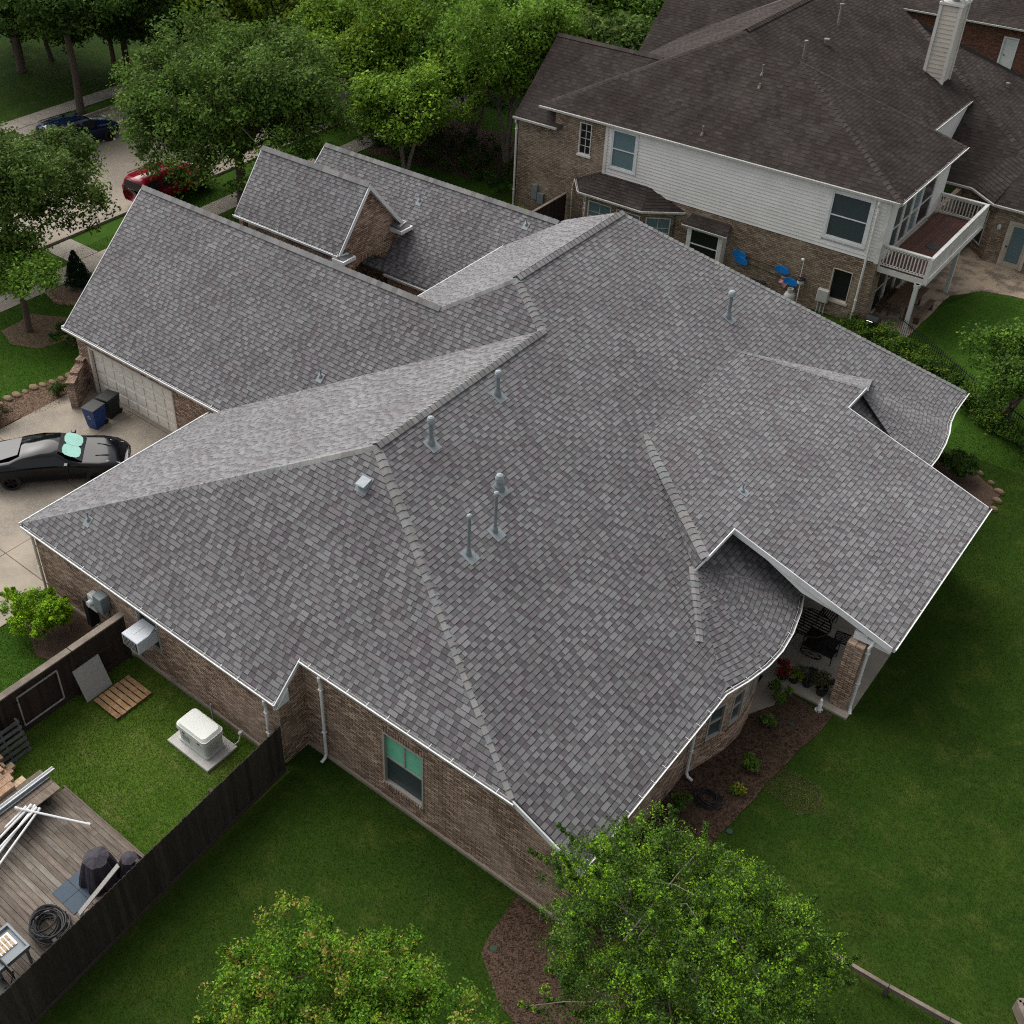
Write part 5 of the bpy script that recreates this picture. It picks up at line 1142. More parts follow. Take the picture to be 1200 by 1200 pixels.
ax_ = Vector((-31.1, 14.75, 0))+Vector((-.72, .69, 0))*.83
cc = ax_+Vector((.69, .72, 0))*1.47; coupe((cc.x, cc.y, .04), hd, 'paint_black', 'shiny black coupe with a pale green sunshade parked on the driveway')
bc_ = at(92, 153, .8)
coupe((bc_.x, bc_.y, .02), R(88), 'paint_blue', 'dark blue car parked under the trees across the street', suv=True)
rc_ = at(197, 212, .8)
coupe((rc_.x, rc_.y, .02), R(91), 'paint_red', 'red car whose back end shows behind the garage ridge', suv=True)

# ================================================================== fences
def fcol(): t = random.uniform(.65, 1.35); return (.044*t, .034*t*random.uniform(.95, 1.05), .027*t)
NFc = thing('board_fence', 'nearest dark weathered fence of upright boards running to the brick corner', 'fence', (-15, 8, 0))
a = Vector((-15.22, 12.38, 0)); e = Vector((-14.55, 2.6, 0)); d = (e-a).normalized(); nn_ = Vector((-d.y, d.x, 0)); nn_ = nn_ if nn_.x > 0 else -nn_
L = (e-a).length; k = 0; x = 0
while x < L-.14:
    wd = .135; h = 1.80+random.uniform(-.012, .018); p = a+d*(x+.003); q = a+d*(x+wd-.003); o = nn_*random.uniform(.0, .008)
    b = MB(); c = fcol(); c_ = .03
    prof = [(0, .02), (wd-.006, .02), (wd-.006, h-c_), (wd-.006-c_, h), (c_, h), (0, h-c_)]
    f_ = [p+d*s_+Vector((0, 0, z))+nn_*.02+o for s_, z in prof]; g_ = [v-nn_*.018 for v in f_]; n = 6
    b.add(f_+g_, [tuple(range(n)), tuple(reversed(range(n, 2*n)))]+[(i, n+i, n+(i+1) % n, (i+1) % n) for i in range(n)], c); b.build('fence_board', 'fence_dark', NFc); x += wd; k += 1
for z in (.25, .95, 1.6):
    b = MB(); b.bar(a-nn_*.03+Vector((0, 0, z)), e-nn_*.03+Vector((0, 0, z)), .04, .09, (.06, .048, .038)); b.build('rail', 'fence_dark', NFc)
b = MB(); b.bar(a+nn_*.055+Vector((0, 0, .07)), e+nn_*.055+Vector((0, 0, .07)), .03, .14, (.05, .042, .034)); b.build('kick_board', 'fence_dark', NFc)
for s_ in np.arange(.05, L, 2.4):
    p = a+d*float(s_)-nn_*.07; b = MB(); b.box((p.x-.045, p.y-.045, 0), (p.x+.045, p.y+.045, 1.75), (.06, .05, .04)); b.build('post', 'fence_dark', NFc)
LF = thing('capped_fence', 'dark brown fence with a flat grey top board beside the bright bush', 'fence', (-21.6, 8, 0))
def fc2(): t = random.uniform(.6, 1.25); return (.036*t, .022*t, .018*t)
y = 12.36; gate = (8.6, 10.0)
while y > 3.2:
    h = 1.72; b = MB(); b.box((-21.68, y-.134, .02), (-21.66+random.uniform(0, .006), y-.003, h), fc2()); b.build('fence_board', 'fence_dark', LF); y -= .137
for y0, y1 in ((12.4, 10.55), (10.53, 8.2), (8.18, 3.2)):
    b = MB(); b.box((-21.74, y1+.004, 1.73), (-21.52, y0-.004, 1.77)); b.build('top_board', 'fence_cap', LF)
    b = MB(); b.box((-21.655, y1+.004, 1.56), (-21.62, y0-.004, 1.725), (.038, .025, .02)); b.build('rail', 'fence_dark', LF)
    b = MB(); b.box((-21.655, y1+.004, .02), (-21.62, y0-.004, .22), (.04, .026, .022)); b.build('kick_board', 'fence_dark', LF)
b = MB(); b.box((-21.655, 10.6, .9), (-21.615, 12.4, .99), (.04, .026, .02)); b.build('rail', 'fence_dark', LF)
for y in (12.3, 10.5, 8.2, 5.8, 3.4): b = MB(); b.box((-21.655, y-.05, 0), (-21.56, y+.05, 1.725), (.034, .023, .018)); b.build('post', 'fence_dark', LF)
g = thing('gate', 'gate outlined by pale metal tube in the dark brown fence', 'gate', (-21.5, 9.3, 0))
for p, q in (((8.72, .3), (8.72, 1.42)), ((10.0, .3), (10.0, 1.42)), ((8.72, .3), (10.0, .3)), ((8.72, 1.42), (10.0, 1.42))):
    b = MB(); b.bar((-21.57, p[0], p[1]), (-21.57, q[0], q[1]), .035, .035); b.build('frame_tube', 'board_grey', g)
for z in (.45, 1.25): b = MB(); b.box((-21.6, 8.6, z), (-21.55, 8.78, z+.03)); b.build('hinge', 'wrought', g)
# neighbour side: dark plank fence stub, iron fence with hedge
t = thing('board_fence', 'short dark fence stub between the two roofs beside the meter boxes', 'fence', (-27.9, 42, 0))
for k in range(20): b = MB(); b.box((-27.95, 41.3+k*.15, 0), (-27.92, 41.3+k*.15+.14, 1.8), fc2()); b.build('fence_board', 'fence_dark', t)
b = MB(); b.box((-28.0, 41.3, 1.8), (-27.86, 44.3, 1.84)); b.build('top_board', 'fence_cap', t)
t = thing('iron_fence', 'black iron picket fence half covered by the hedge', 'fence', (-9, 42, 0))
def ironrun(p0, p1):
    p0 = Vector((*p0, 0)); p1 = Vector((*p1, 0)); L = (p1-p0).length; d = (p1-p0).normalized()
    for z in (.15, 1.2): b = MB(); b.bar(p0+Vector((0, 0, z)), p1+Vector((0, 0, z)), .03, .03); b.build('rail', 'wrought', t)
    for k in range(int(L/.12)):
        p = p0+d*(k*.12+.06); b = MB(); b.box((p.x-.009, p.y-.009, .02), (p.x+.009, p.y+.009, 1.33)); b.build('picket', 'wrought', t)
ironrun((-11.2, 43.9), (-7.5, 41.3)); ironrun((-7.5, 41.3), (-4.9, 39.6)); ironrun((-4.9, 39.6), (-1.5, 37.6))
# log edging at the bottom right
t = thing('timber_edging', 'grey weathered fence rail lying in the grass at the bottom right', 'rail', (0, 16.8, 0))
for i, (p, q) in enumerate((((-1.9, 16.55), (-.55, 16.62)), ((-.53, 16.62), (.75, 16.72)), ((.77, 16.72), (2.2, 16.82)))):
    b = MB(); b.bar((*p, .3+0.02*i), (*q, .3+.02*i), .09, .14); b.build('timber', 'fence_cap', t)
for p in ((-.55, 16.62), (.76, 16.72)): b = MB(); b.box((p[0]-.05, p[1]-.05, 0), (p[0]+.05, p[1]+.05, .28)); b.build('post', 'bark', t)
t = thing('timber_planter', 'corner of a grey timber frame at the bottom right edge', 'planter', (2.1, 18.0, 0))
for p, q in (((1.75, 18.05), (2.6, 17.0)), ((1.75, 18.05), (2.9, 18.9))): b = MB(); b.bar((*p, .3), (*q, .3), .1, .35); b.build('timber', 'fence_cap', t)
# ================================================================== deck and the things on it
DK = thing('wooden_deck', 'weathered brown plank deck in the fenced side yard', 'deck', (-18, 6, 0))
dx0, dx1 = -21.5, -15.25
edge = [(-18.95, 8.05), (-15.95, 8.25)]
y = 8.15; r = 0
while y > 2.6:
    x = dx0+random.uniform(.0, .2); 
    xe = -15.3 if y < 7.9 else -15.7
    xs0 = -19.0 if y > 7.55 else dx0
    cuts = [xs0]+sorted(random.uniform(xs0+.8, xe-.8) for _ in range(1 if r % 2 else 2))+[xe]
    for a_, b_ in zip(cuts[:-1], cuts[1:]):
        if b_-a_ < .15: continue
        t_ = random.uniform(.75, 1.2); c = (.135*t_, .112*t_, .092*t_) if random.random() > .25 else (.17*t_, .152*t_, .13*t_)
        b = MB(); b.box((a_+.003, y-.137, .31), (b_-.003, y-.004, .35), c); b.build('deck_board', 'deck_wood', DK)
    y -= .143; r += 1
for x in (-19.05, -17, -15.4): b = MB(); b.box((x-.05, 2.6, .0), (x+.05, 8.0, .305), (.08, .06, .045)); b.build('joist', 'deck_wood', DK)
b = MB(); b.box((-19.1, 8.155, .05), (-15.7, 8.2, .34), (.11, .09, .07)); b.build('fascia', 'deck_wood', DK)
# raised bench / step with gutters and pipes
t = thing('wooden_bench', 'low plank bench at the deck edge carrying metal gutter lengths', 'bench', (-19.2, 6.5, .35))
for k in range(3): c = random.uniform(.85, 1.15); b = MB(); b.box((-19.65+k*.3, 3.0, .72), (-19.65+k*.3+.285, 7.95, .76), (.15*c, .12*c, .095*c)); b.build('seat', 'deck_wood', t)
for y in (7.6, 6.0, 4.2): b = MB(); b.box((-19.6, y-.05, .352), (-18.85, y+.05, .718), (.07, .055, .04)); b.build('leg', 'deck_wood', t)
for i, (dx, dz, ln) in enumerate(((0, 0, 0), (.13, .0, -.1), (.06, .07, .12))):
    t = thing('gutter_length', ['grey metal gutter length on the bench, outermost of three', 'grey metal gutter length on the bench, nearest the deck', 'white edged metal gutter length resting on top of the other two'][i], 'gutter', (-19.3+dx, 6, .77), 'gutter lengths on the bench')
    b = MB(); x = -19.45+dx; y0, y1 = 3.2, 8.05+ln; z = .765+dz
    pr = [(0, .06), (0, 0), (.09, 0), (.11, .06), (.1, .06), (.082, .01), (.01, .01), (.01, .06)]
    b.add([(x+u, y0, z+v) for u, v in pr]+[(x+u, y1, z+v) for u, v in pr], [tuple(range(8)), tuple(reversed(range(8, 16)))]+[(j, 8+j, 8+(j+1) % 8, (j+1) % 8) for j in range(8)]); b.build('trough', 'cap_metal' if i < 2 else 'white_trim', t)
# white plastic pipes
pp = [((-18.75, 7.12), (-18.15, 4.9), .8), ((-18.66, 7.1), (-18.35, 4.9), .82), ((-18.82, 7.06), (-18.5, 4.6), .84), ((-18.6, 7.15), (-17.95, 5.0), .78), ((-18.9, 6.95), (-18.7, 4.7), .8), ((-18.95, 6.85), (-17.55, 7.8), .9)]
labs = ['white plastic pipe in the fan of pipes, second from its deck side', 'white plastic pipe lying in the middle of the fan of pipes', 'white plastic pipe lying highest in the fan of pipes', 'white plastic pipe on the deck side of the fan of pipes', 'white plastic pipe on the bench side of the fan of pipes', 'single white plastic pipe crossing the others towards the lawn']
for i, (p, q, z) in enumerate(pp):
    t = thing('plastic_pipe', labs[i], 'pipe', (p[0], p[1], z), 'white plastic pipes on the deck'); b = MB(); z2 = .5 if i == 5 else z-.25
    b.tube([(p[0], p[1], z), (q[0], q[1], z2)], .03, 8); b.build('tube', 'pvc', t); c = MB(); dd_ = (Vector((*p, z))-Vector((*q, z2))).normalized(); c.tube([Vector((*p, z)), Vector((*p, z))+dd_*.09], .038, 8); c.build('collar', 'pvc', t)
    if i == 5: c = MB(); c.tube([Vector((*q, z2))-dd_*.08, Vector((*q, z2))], .04, 8); c.build('collar', 'pvc', t)
b = MB(); b.add([(-18.2+random.uniform(-.12, .12)+.14*math.cos(k), 6.55+.12*math.sin(k), .353) for k in range(6)], [(0, 1, 2, 3, 4, 5)])
t = thing('lumber_stack', 'stack of short tan wooden planks at the left edge by the deck', 'lumber', (-20.4, 7, 0))
for lay in range(9):
    for k in range(8):
        y0 = 5.0+random.uniform(-.1, .1); c = random.uniform(.75, 1.2); x = -21.35+k*.215; ln = random.uniform(2.1, 2.75)-lay*.03
        b = MB(); b.box((x+.004, y0, .02+lay*.095), (x+.205, y0+ln, .02+lay*.095+.085), (.30*c, .20*c, .135*c) if random.random() > .15 else (.40*c, .31*c, .21*c)); b.build('plank', 'lumber', t)
t = thing('pallet', 'grey pallet leaning against the dark brown fence by the lumber', 'pallet', (-21.1, 8.05, 0))
Mp = Matrix.Translation((-20.95, 7.35, .02)) @ Matrix.Rotation(R(-14), 4, 'Y')
for k in range(6): b = MB(Mp); c = random.uniform(.8, 1.1); b.box((-.02, 0, .03+k*.19), (.0, 1.1, .13+k*.19), (.10*c, .105*c, .11*c)); b.build('slat', 'lumber', t)
for yy in (0, .5, 1.02): b = MB(Mp); b.box((-.11, yy, 0), (-.021, yy+.05, 1.12), (.09, .09, .09)); b.build('bearer', 'lumber', t)
# grill under cover, tiles, hose, basin table
t = thing('covered_grill', 'kettle grill under a drooping dark purple cover by the fence', 'grill', (-16.15, 7.1, .35))
def blob(par, name, c, rad, h, m, seed, n=44, tp=.62):
    rn = random.Random(seed); b = MB(); rows = 9; ph = [rn.uniform(0, 6.28) for _ in range(4)]; vs = []
    for i in range(rows+1):
        f = i/rows; z = h*f
        base = rad*(1-(1-tp)*f**1.3) if f < .9 else rad*tp*(1-((f-.9)/.1)**1.5*.75)
        for k in range(n):
            a = 2*math.pi*k/n; fold = 1+.10*(1-f*.6)*math.sin(a*6+ph[0])+.06*(1-f*.5)*math.sin(a*11+ph[1]+f*2)+.03*math.sin(a*3+ph[2])
            vs.append((c[0]+base*fold*math.cos(a), c[1]+base*fold*math.sin(a), c[2]+z))
    fs = [(i*n+k, i*n+(k+1) % n, (i+1)*n+(k+1) % n, (i+1)*n+k) for i in range(rows) for k in range(n)]+[tuple(range(rows*n, rows*n+n))]
    b.add(vs, fs); return b.build(name, m, par)
blob(t, 'grill_cover', (-16.15, 7.15, .352), .49, .9, 'cover', 3, tp=.55)
t = thing('cover_heap', 'dark purple cover draped over a low thing behind the kettle grill', 'cover', (-15.75, 7.75, .35)); blob(t, 'cloth', (-15.75, 7.75, .352), .34, .55, 'cover', 5, tp=.5)
t = thing('deck_tiles', 'dark blue square mat tiles under the covered grill', 'mat', (-16.3, 7, .35))
o = Vector((-16.75, 6.0, .354)); u = Vector((.60, .0, 0)); v = Vector((.0, .62, 0))
for i in range(2):
    for j in range(3): p = Vector((-16.72+i*.44, 6.12+j*.46, .352)); b = MB(); b.box((p.x, p.y, p.z), (p.x+.43, p.y+.45, p.z+.018)); b.build('tile', 'tile_blue', t)
t = thing('leaning_board', 'narrow pale board leaning between the grill and the near fence', 'board', (-15.6, 7.0, .35)); b = MB(); b.bar((-15.75, 6.2, .4), (-15.45, 7.3, 1.35), .12, .03); b.build('plank', 'board_grey', t)
def coil(lab, c, r0, turns, tr, m, seed, hgt=.35):
    t = thing('hose_coil', lab, 'hose', c); rn = random.Random(seed)
    for k in range(turns):
        r_ = r0*rn.uniform(.55, 1.05); off = (rn.uniform(-.08, .08), rn.uniform(-.08, .08)); tl = rn.uniform(-.25, .25); z0 = rn.uniform(.02, hgt); n = 26; ph = rn.uniform(0, 6)
        pts = [(c[0]+off[0]+r_*math.cos(2*math.pi*q/n+ph), c[1]+off[1]+r_*.85*math.sin(2*math.pi*q/n+ph), c[2]+tr+max(0, z0+tl*math.sin(2*math.pi*q/n))) for q in range(n)]
        b = MB(); b.tube(pts, tr, 6); b.build('hose_loop', m, t)
    return t
coil('big coil of black corrugated pipe on the deck by the near fence', (-15.95, 5.55, .352), .46, 14, .022, 'hose', 4, .3)
coil('coil of dark garden hose lying in the mulch bed', (-6.05, 18.7, .03), .34, 7, .016, 'hose', 9, .1)
t = thing('potting_table', 'grey plastic potting table with a wooden slatted tray', 'table', (-15.9, 4.45, .35))
b = MB(); b.bevbox((-16.35, 4.0, 1.0), (-15.5, 4.85, 1.06), .02); b.build('table_top', 'basin_grey', t)
b = MB(); b.box((-16.35, 4.0, 1.06), (-15.5, 4.05, 1.14)); b.box((-16.35, 4.8, 1.06), (-15.5, 4.85, 1.14)); b.box((-16.35, 4.05, 1.06), (-16.3, 4.8, 1.14)); b.box((-15.55, 4.05, 1.06), (-15.5, 4.8, 1.14)); b.build('rim', 'basin_grey', t)
for x in (-16.28, -15.57):
    for y in (4.08, 4.77): b = MB(); b.box((x-.03, y-.03, .352), (x+.03, y+.03, 1.0)); b.build('leg', 'basin_grey', t)
t = thing('wooden_tray', 'small light wooden rack of slats in the grey potting table', 'rack', (-16.0, 4.4, 1.07))
b = MB(); b.box((-16.2, 4.12, 1.062), (-15.8, 4.72, 1.08)); b.build('base', 'white_plain', t)
for k in range(6):
    for j in range(2): b = MB(); b.box((-16.16+j*.19, 4.16+k*.09, 1.08), (-16.0+j*.19, 4.16+k*.09+.06, 1.1), (.42, .31, .2)); b.build('slat', 'lumber', t)
t = thing('camp_chair', 'black folding camp chair beside the grey potting table', 'chair', (-15.45, 3.85, .35))
for a_, b_ in (((-15.75, 3.5, .352), (-15.2, 4.1, .9)), ((-15.2, 3.5, .352), (-15.75, 4.1, .9)), ((-15.75, 4.1, .9), (-15.78, 4.25, 1.3)), ((-15.2, 4.1, .9), (-15.17, 4.25, 1.3))): b = MB(); b.tube([a_, b_], .015, 6); b.build('leg', 'black_plastic', t)
b = MB(); b.slab([(-15.75, 3.6, .82), (-15.2, 3.6, .82), (-15.2, 4.1, .78), (-15.75, 4.1, .78)], .02); b.build('seat', 'black_plastic', t); b = MB(); b.bar((-15.76, 4.22, 1.12), (-15.19, 4.22, 1.12), .02, .34); b.build('backrest', 'black_plastic', t)
# yard things
t = thing('generator', 'white standby generator on a pale slab beside the brick wall', 'generator', (-17.5, 11.5, 0))
b = MB(); b.bevbox((-18.35, 10.98, -.02), (-16.7, 12.05, .1), .01); b.build('slab', 'pad', t)
def rbox(b, a, c, r=.1, n=4, tpr=0):
    x0, y0, z0 = a; x1, y1, z1 = c; pts = []
    for cx_, cy_, a0 in ((x1-r, y1-r, 0), (x0+r, y1-r, 90), (x0+r, y0+r, 180), (x1-r, y0+r, 270)):
        for k in range(n+1): an = R(a0+90*k/n); pts.append((cx_+r*math.cos(an), cy_+r*math.sin(an)))
    mx, my = (x0+x1)/2, (y0+y1)/2; N_ = len(pts); top = [(mx+(p[0]-mx)*(1-tpr), my+(p[1]-my)*(1-tpr)) for p in pts]
    b.add([(p[0], p[1], z0) for p in pts]+[(p[0], p[1], z1) for p in top], [tuple(reversed(range(N_))), tuple(range(N_, 2*N_))]+[(i, (i+1) % N_, N_+(i+1) % N_, N_+i) for i in range(N_)])
b = MB(); rbox(b, (-18.12, 11.18, .1), (-16.92, 11.86, .2), .1); b.build('base', 'gen_grey', t)
b = MB(); rbox(b, (-18.08, 11.2, .2), (-16.96, 11.84, .66), .1); b.build('body', 'gen_white', t)
b = MB(); rbox(b, (-18.13, 11.15, .66), (-16.91, 11.89, .80), .13, 5, .03); rbox(b, (-18.10, 11.17, .80), (-16.94, 11.87, .87), .14, 5, .13); b2 = b.build('lid', 'gen_white', t)
for k in range(7): b = MB(); b.box((-16.962, 11.36, .3+k*.03), (-16.945, 11.68, .315+k*.03)); b.build('louvre', 'gen_grey', t)
for k in range(9): b = MB(); b.box((-17.9+k*.03, 11.185, .3), (-17.885+k*.03, 11.198, .5)); b.build('louvre', 'gen_grey', t)
for x in (-17.8, -17.2): b = MB(); b.box((x, 11.135, .66), (x+.08, 11.16, .7)); b.build('latch', 'black_plastic', t)
t = thing('gas_pipe', 'thin dark pipe with a valve between the generator and the wall', 'pipe', (-17.0, 12.2, 0)); b = MB(); b.tube([(-16.8, 11.95, .1), (-16.8, 12.2, .1), (-16.8, 12.3, .35), (-16.8, 12.38, .35)], .02, 6); b.build('tube', 'gen_grey', t); b = MB(); b.lathe((-16.8, 12.28, .3), [(.05, 0), (.07, .05), (.05, .1)], 8); b.build('valve', 'gen_grey', t)
t = thing('stake', 'thin upright wooden stake in the grass by the brick wall', 'stake', (-17.9, 12.25, 0)); b = MB(); b.box((-17.92, 12.23, 0), (-17.88, 12.27, .75)); b.build('pole', 'board_grey', t)
t = thing('pallet', 'brown wooden pallet lying flat on the grass', 'pallet', (-20.5, 11.1, 0))
for x in (-20.98, -20.5, -20.04): b = MB(); b.box((x-.04, 10.55, .01), (x+.04, 11.8, .085), (.16, .10, .06)); b.build('bearer', 'lumber', t)
for k in range(7):
    c = random.uniform(.8, 1.2); b = MB(); y0 = 10.55+k*.182; b.box((-21.03+random.uniform(-.01, .01), y0, .087), (-19.98+random.uniform(-.01, .01), y0+.145, .11), (.27*c, .17*c, .09*c)); b.build('slat', 'lumber', t)
t = thing('grey_panel', 'square grey panel leaning on the dark brown fence', 'panel', (-21.3, 10.9, 0)); b = MB(); b.add([(-21.15, 10.42, .02), (-21.15, 11.3, .02), (-21.54, 11.3, 1.02), (-21.54, 10.42, 1.02), (-21.18, 10.42, .01), (-21.18, 11.3, .01), (-21.57, 11.3, 1.01), (-21.57, 10.42, 1.01)], [(0, 1, 2, 3), (7, 6, 5, 4), (0, 4, 5, 1), (1, 5, 6, 2), (2, 6, 7, 3), (3, 7, 4, 0)]); b.build('sheet', 'board_grey', t)
t = thing('air_conditioner', 'white window air conditioner jutting out of the brick wall', 'air conditioner', (-20.4, 12.3, 1.5))
b = MB(); b.bevbox((-20.95, 11.82, 1.42), (-20.25, 12.58, 1.86), .015); bo = b.build('case', 'ac_white', t)
b = MB(); b.box((-20.9, 11.81, 1.47), (-20.3, 11.822, 1.81)); b.build('grille', 'black_plastic', t); b = MB(); b.box((-20.72, 12.0, 1.861), (-20.62, 12.4, 1.866)); b.build('top_vent', 'gen_grey', t)
for k in range(9): b = MB(); b.box((-20.88+k*.065, 11.80, 1.48), (-20.87+k*.065, 11.809, 1.8)); b.build('grille_bar', 'gen_grey', t)
b = MB(); b.add([(-20.3, 12.5, 1.86), (-20.2, 12.1, 1.86), (-20.2, 12.5, 2.1)], [(0, 1, 2), (2, 1, 0)]); b.build('side_shield', 'ac_white', t)
t = thing('electric_meter', 'grey electric meter box with a round glass dial on the wall by the fence', 'meter', (-22.5, 12.3, 0))
b = MB(); b.bevbox((-22.75, 12.18, 1.35), (-22.35, 12.495, 1.95), .02); b.build('box', 'grey_metal', t); b = MB(); b.bevbox((-23.15, 12.25, 1.1), (-22.8, 12.495, 1.7), .02); b.build('box', 'gen_grey', t)
b = MB(); b.tube([(-22.98, 12.25, 1.45), (-22.98, 12.12, 1.45)], .1, 14); b.build('dial', 'lamp_glass', t); b = MB(); b.tube([(-22.55, 12.45, 0), (-22.55, 12.45, 1.35)], .03, 6); b.build('conduit', 'grey_metal', t); b = MB(); b.box((-23.4, 12.2, .3), (-23.2, 12.495, 1.35)); b.build('dark_box', 'black_plastic', t)
def bin_(loc, rot, body, lab, logo=False):
    t = thing('wheelie_bin', lab, 'bin', loc, 'bins beside the garage'); M = Matrix.Translation(loc) @ Matrix.Rotation(rot, 4, 'Z') @ Matrix.Scale(.87, 4)
    b = MB(M); w0, w1, d0, d1, h = .26, .33, .28, .37, 1.0
    vs = [(-w0, -d0, .04), (w0, -d0, .04), (w0, d0, .04), (-w0, d0, .04), (-w1, -d1, h), (w1, -d1, h), (w1, d1, h), (-w1, d1, h)]; b.add(vs, [(0, 3, 2, 1), (4, 5, 6, 7), (0, 1, 5, 4), (1, 2, 6, 5), (2, 3, 7, 6), (3, 0, 4, 7)]); b.build('body', body, t)
    b = MB(M); b.bevbox((-w1-.03, -d1-.04, h), (w1+.03, d1+.03, h+.06), .025); b.build('lid', 'bin_lid' if logo else 'bin_black', t)
    b = MB(M); b.tube([(-w1*.8, d1+.06, h-.04), (w1*.8, d1+.06, h-.04)], .018, 8); b.build('handle', body, t)
    for s_ in (-1, 1): b = MB(M); b.tube([(s_*.2, d0+.05, .12), (s_*.29, d0+.05, .12)], .12, 14); b.build('wheel', 'tyre', t)
    if logo:
        b = MB(M); n = 18; fy = lambda z: -d0-(d1-d0)*(z-.04)/(h-.04)-.006
        for k in range(n):
            if k % 6 == 0: continue
            a0 = 2*math.pi*k/n; a1 = 2*math.pi*(k+1)/n; q = []
            for a_, r_ in ((a0, .09), (a1, .09), (a1, .055), (a0, .055)): z = .62+r_*math.sin(a_)*1.1; q.append((r_*math.cos(a_), fy(z), z))
            b.add(q, [(0, 1, 2, 3), (3, 2, 1, 0)])
        b.build('recycling_mark', 'ac_white', t)
    else:
        b = MB(M); b.box((-.08, -d1-.012, .8), (.08, -d1+.02, .83)); b.build('label_strip', 'board_grey', t)
bin_((-31.95, 19.0, .04), R(10), 'blue_bin', 'dark blue recycling bin with a pale round mark and grey lid', True)
bin_((-32.1, 19.78, .04), R(12), 'bin_black', 'black rubbish bin between the blue bin and the garage door')
# patio things
t = thing('patio_table', 'black wrought iron table with a wheel shaped base on the patio', 'table', (-6.6, 25.4, .07))
b = MB(); b.tube([(-6.6+.6*math.cos(a), 25.6+.6*math.sin(a), .78) for a in np.linspace(0, 2*math.pi, 25)], .02, 6); b.build('rim', 'wrought', t)
for k in range(9): b = MB(); yy = -.5+k*.125; xx = math.sqrt(.36-yy*yy); b.bar((-6.6-xx, 25.6+yy, .77), (-6.6+xx, 25.6+yy, .77), .055, .012); b.build('slat', 'wrought', t)
for a in (45, 135, 225, 315): b = MB(); b.tube([(-6.6+.5*math.cos(R(a)), 25.6+.5*math.sin(R(a)), .07), (-6.6+.3*math.cos(R(a)), 25.6+.3*math.sin(R(a)), .4), (-6.6+.45*math.cos(R(a)), 25.6+.45*math.sin(R(a)), .76)], .018, 6); b.build('leg', 'wrought', t)
t = thing('tea_trolley', 'black iron garden trolley with one big spoked wheel', 'trolley', (-6.2, 25.0, .07))
b = MB(); c_ = Vector((-6.15, 24.85, .38)); ax1 = Vector((.92, .1, .0)).normalized(); ax2 = Vector((0, -.45, .9)).normalized()
b.tube([c_+ax1*.3*math.cos(a)+ax2*.3*math.sin(a) for a in np.linspace(0, 2*math.pi, 29)], .02, 6); w_ = b.build('wheel', 'wrought', t)
for k in range(6): b = MB(); a = math.pi*k/3+.2; b.tube([c_, c_+ax1*.3*math.cos(a)+ax2*.3*math.sin(a)], .011, 5); b.build('spoke', 'wrought', w_)
for z in (.35, .7):
    b = MB(); b.box((-6.5, 25.05, z), (-5.6, 25.5, z+.02)); b.build('shelf', 'wrought', t)
for x, y in ((-6.5, 25.05), (-5.6, 25.05), (-6.5, 25.5), (-5.6, 25.5)): b = MB(); b.tube([(x, y, .07), (x, y, .85)], .016, 5); b.build('leg', 'wrought', t)
def ichair(x, y, rot, lab):
    t = thing('iron_chair', lab, 'chair', (x, y, .07), 'wrought iron chairs on the patio'); M = Matrix.Translation((x, y, .07)) @ Matrix.Rotation(rot, 4, 'Z')
    b = MB(M); b.tube([(-.23, -.23, .43), (.23, -.23, .43), (.23, .23, .43), (-.23, .23, .43), (-.23, -.23, .43)], .014, 5)
    for k in range(7): b.bar((-.2+k*.066, -.23, .43), (-.2+k*.066, .23, .43), .035, .01)
    b.build('seat', 'wrought', t)
    b = MB(M)
    for k in range(6): b.tube([(-.2+k*.08, .23, .45), (-.2+k*.08, .31, .95)], .008, 4)
    b.tube([(-.23, .23, .43), (-.24, .32, .97), (0, .33, 1.02), (.24, .32, .97), (.23, .23, .43)], .014, 5); b.build('backrest', 'wrought', t, kind=None)
    for sx in (-.22, .22):
        for sy in (-.22, .22): b = MB(M); b.tube([(sx, sy, 0), (sx, sy, .43)], .014, 5); b.build('leg', 'wrought', t)
ichair(-5.65, 25.9, R(-80), 'black iron chair beside the brick porch column'); ichair(-7.5, 25.8, R(85), 'black iron chair at the dark inner end of the patio'); ichair(-6.4, 26.6, R(0), 'black iron chair behind the round patio table')

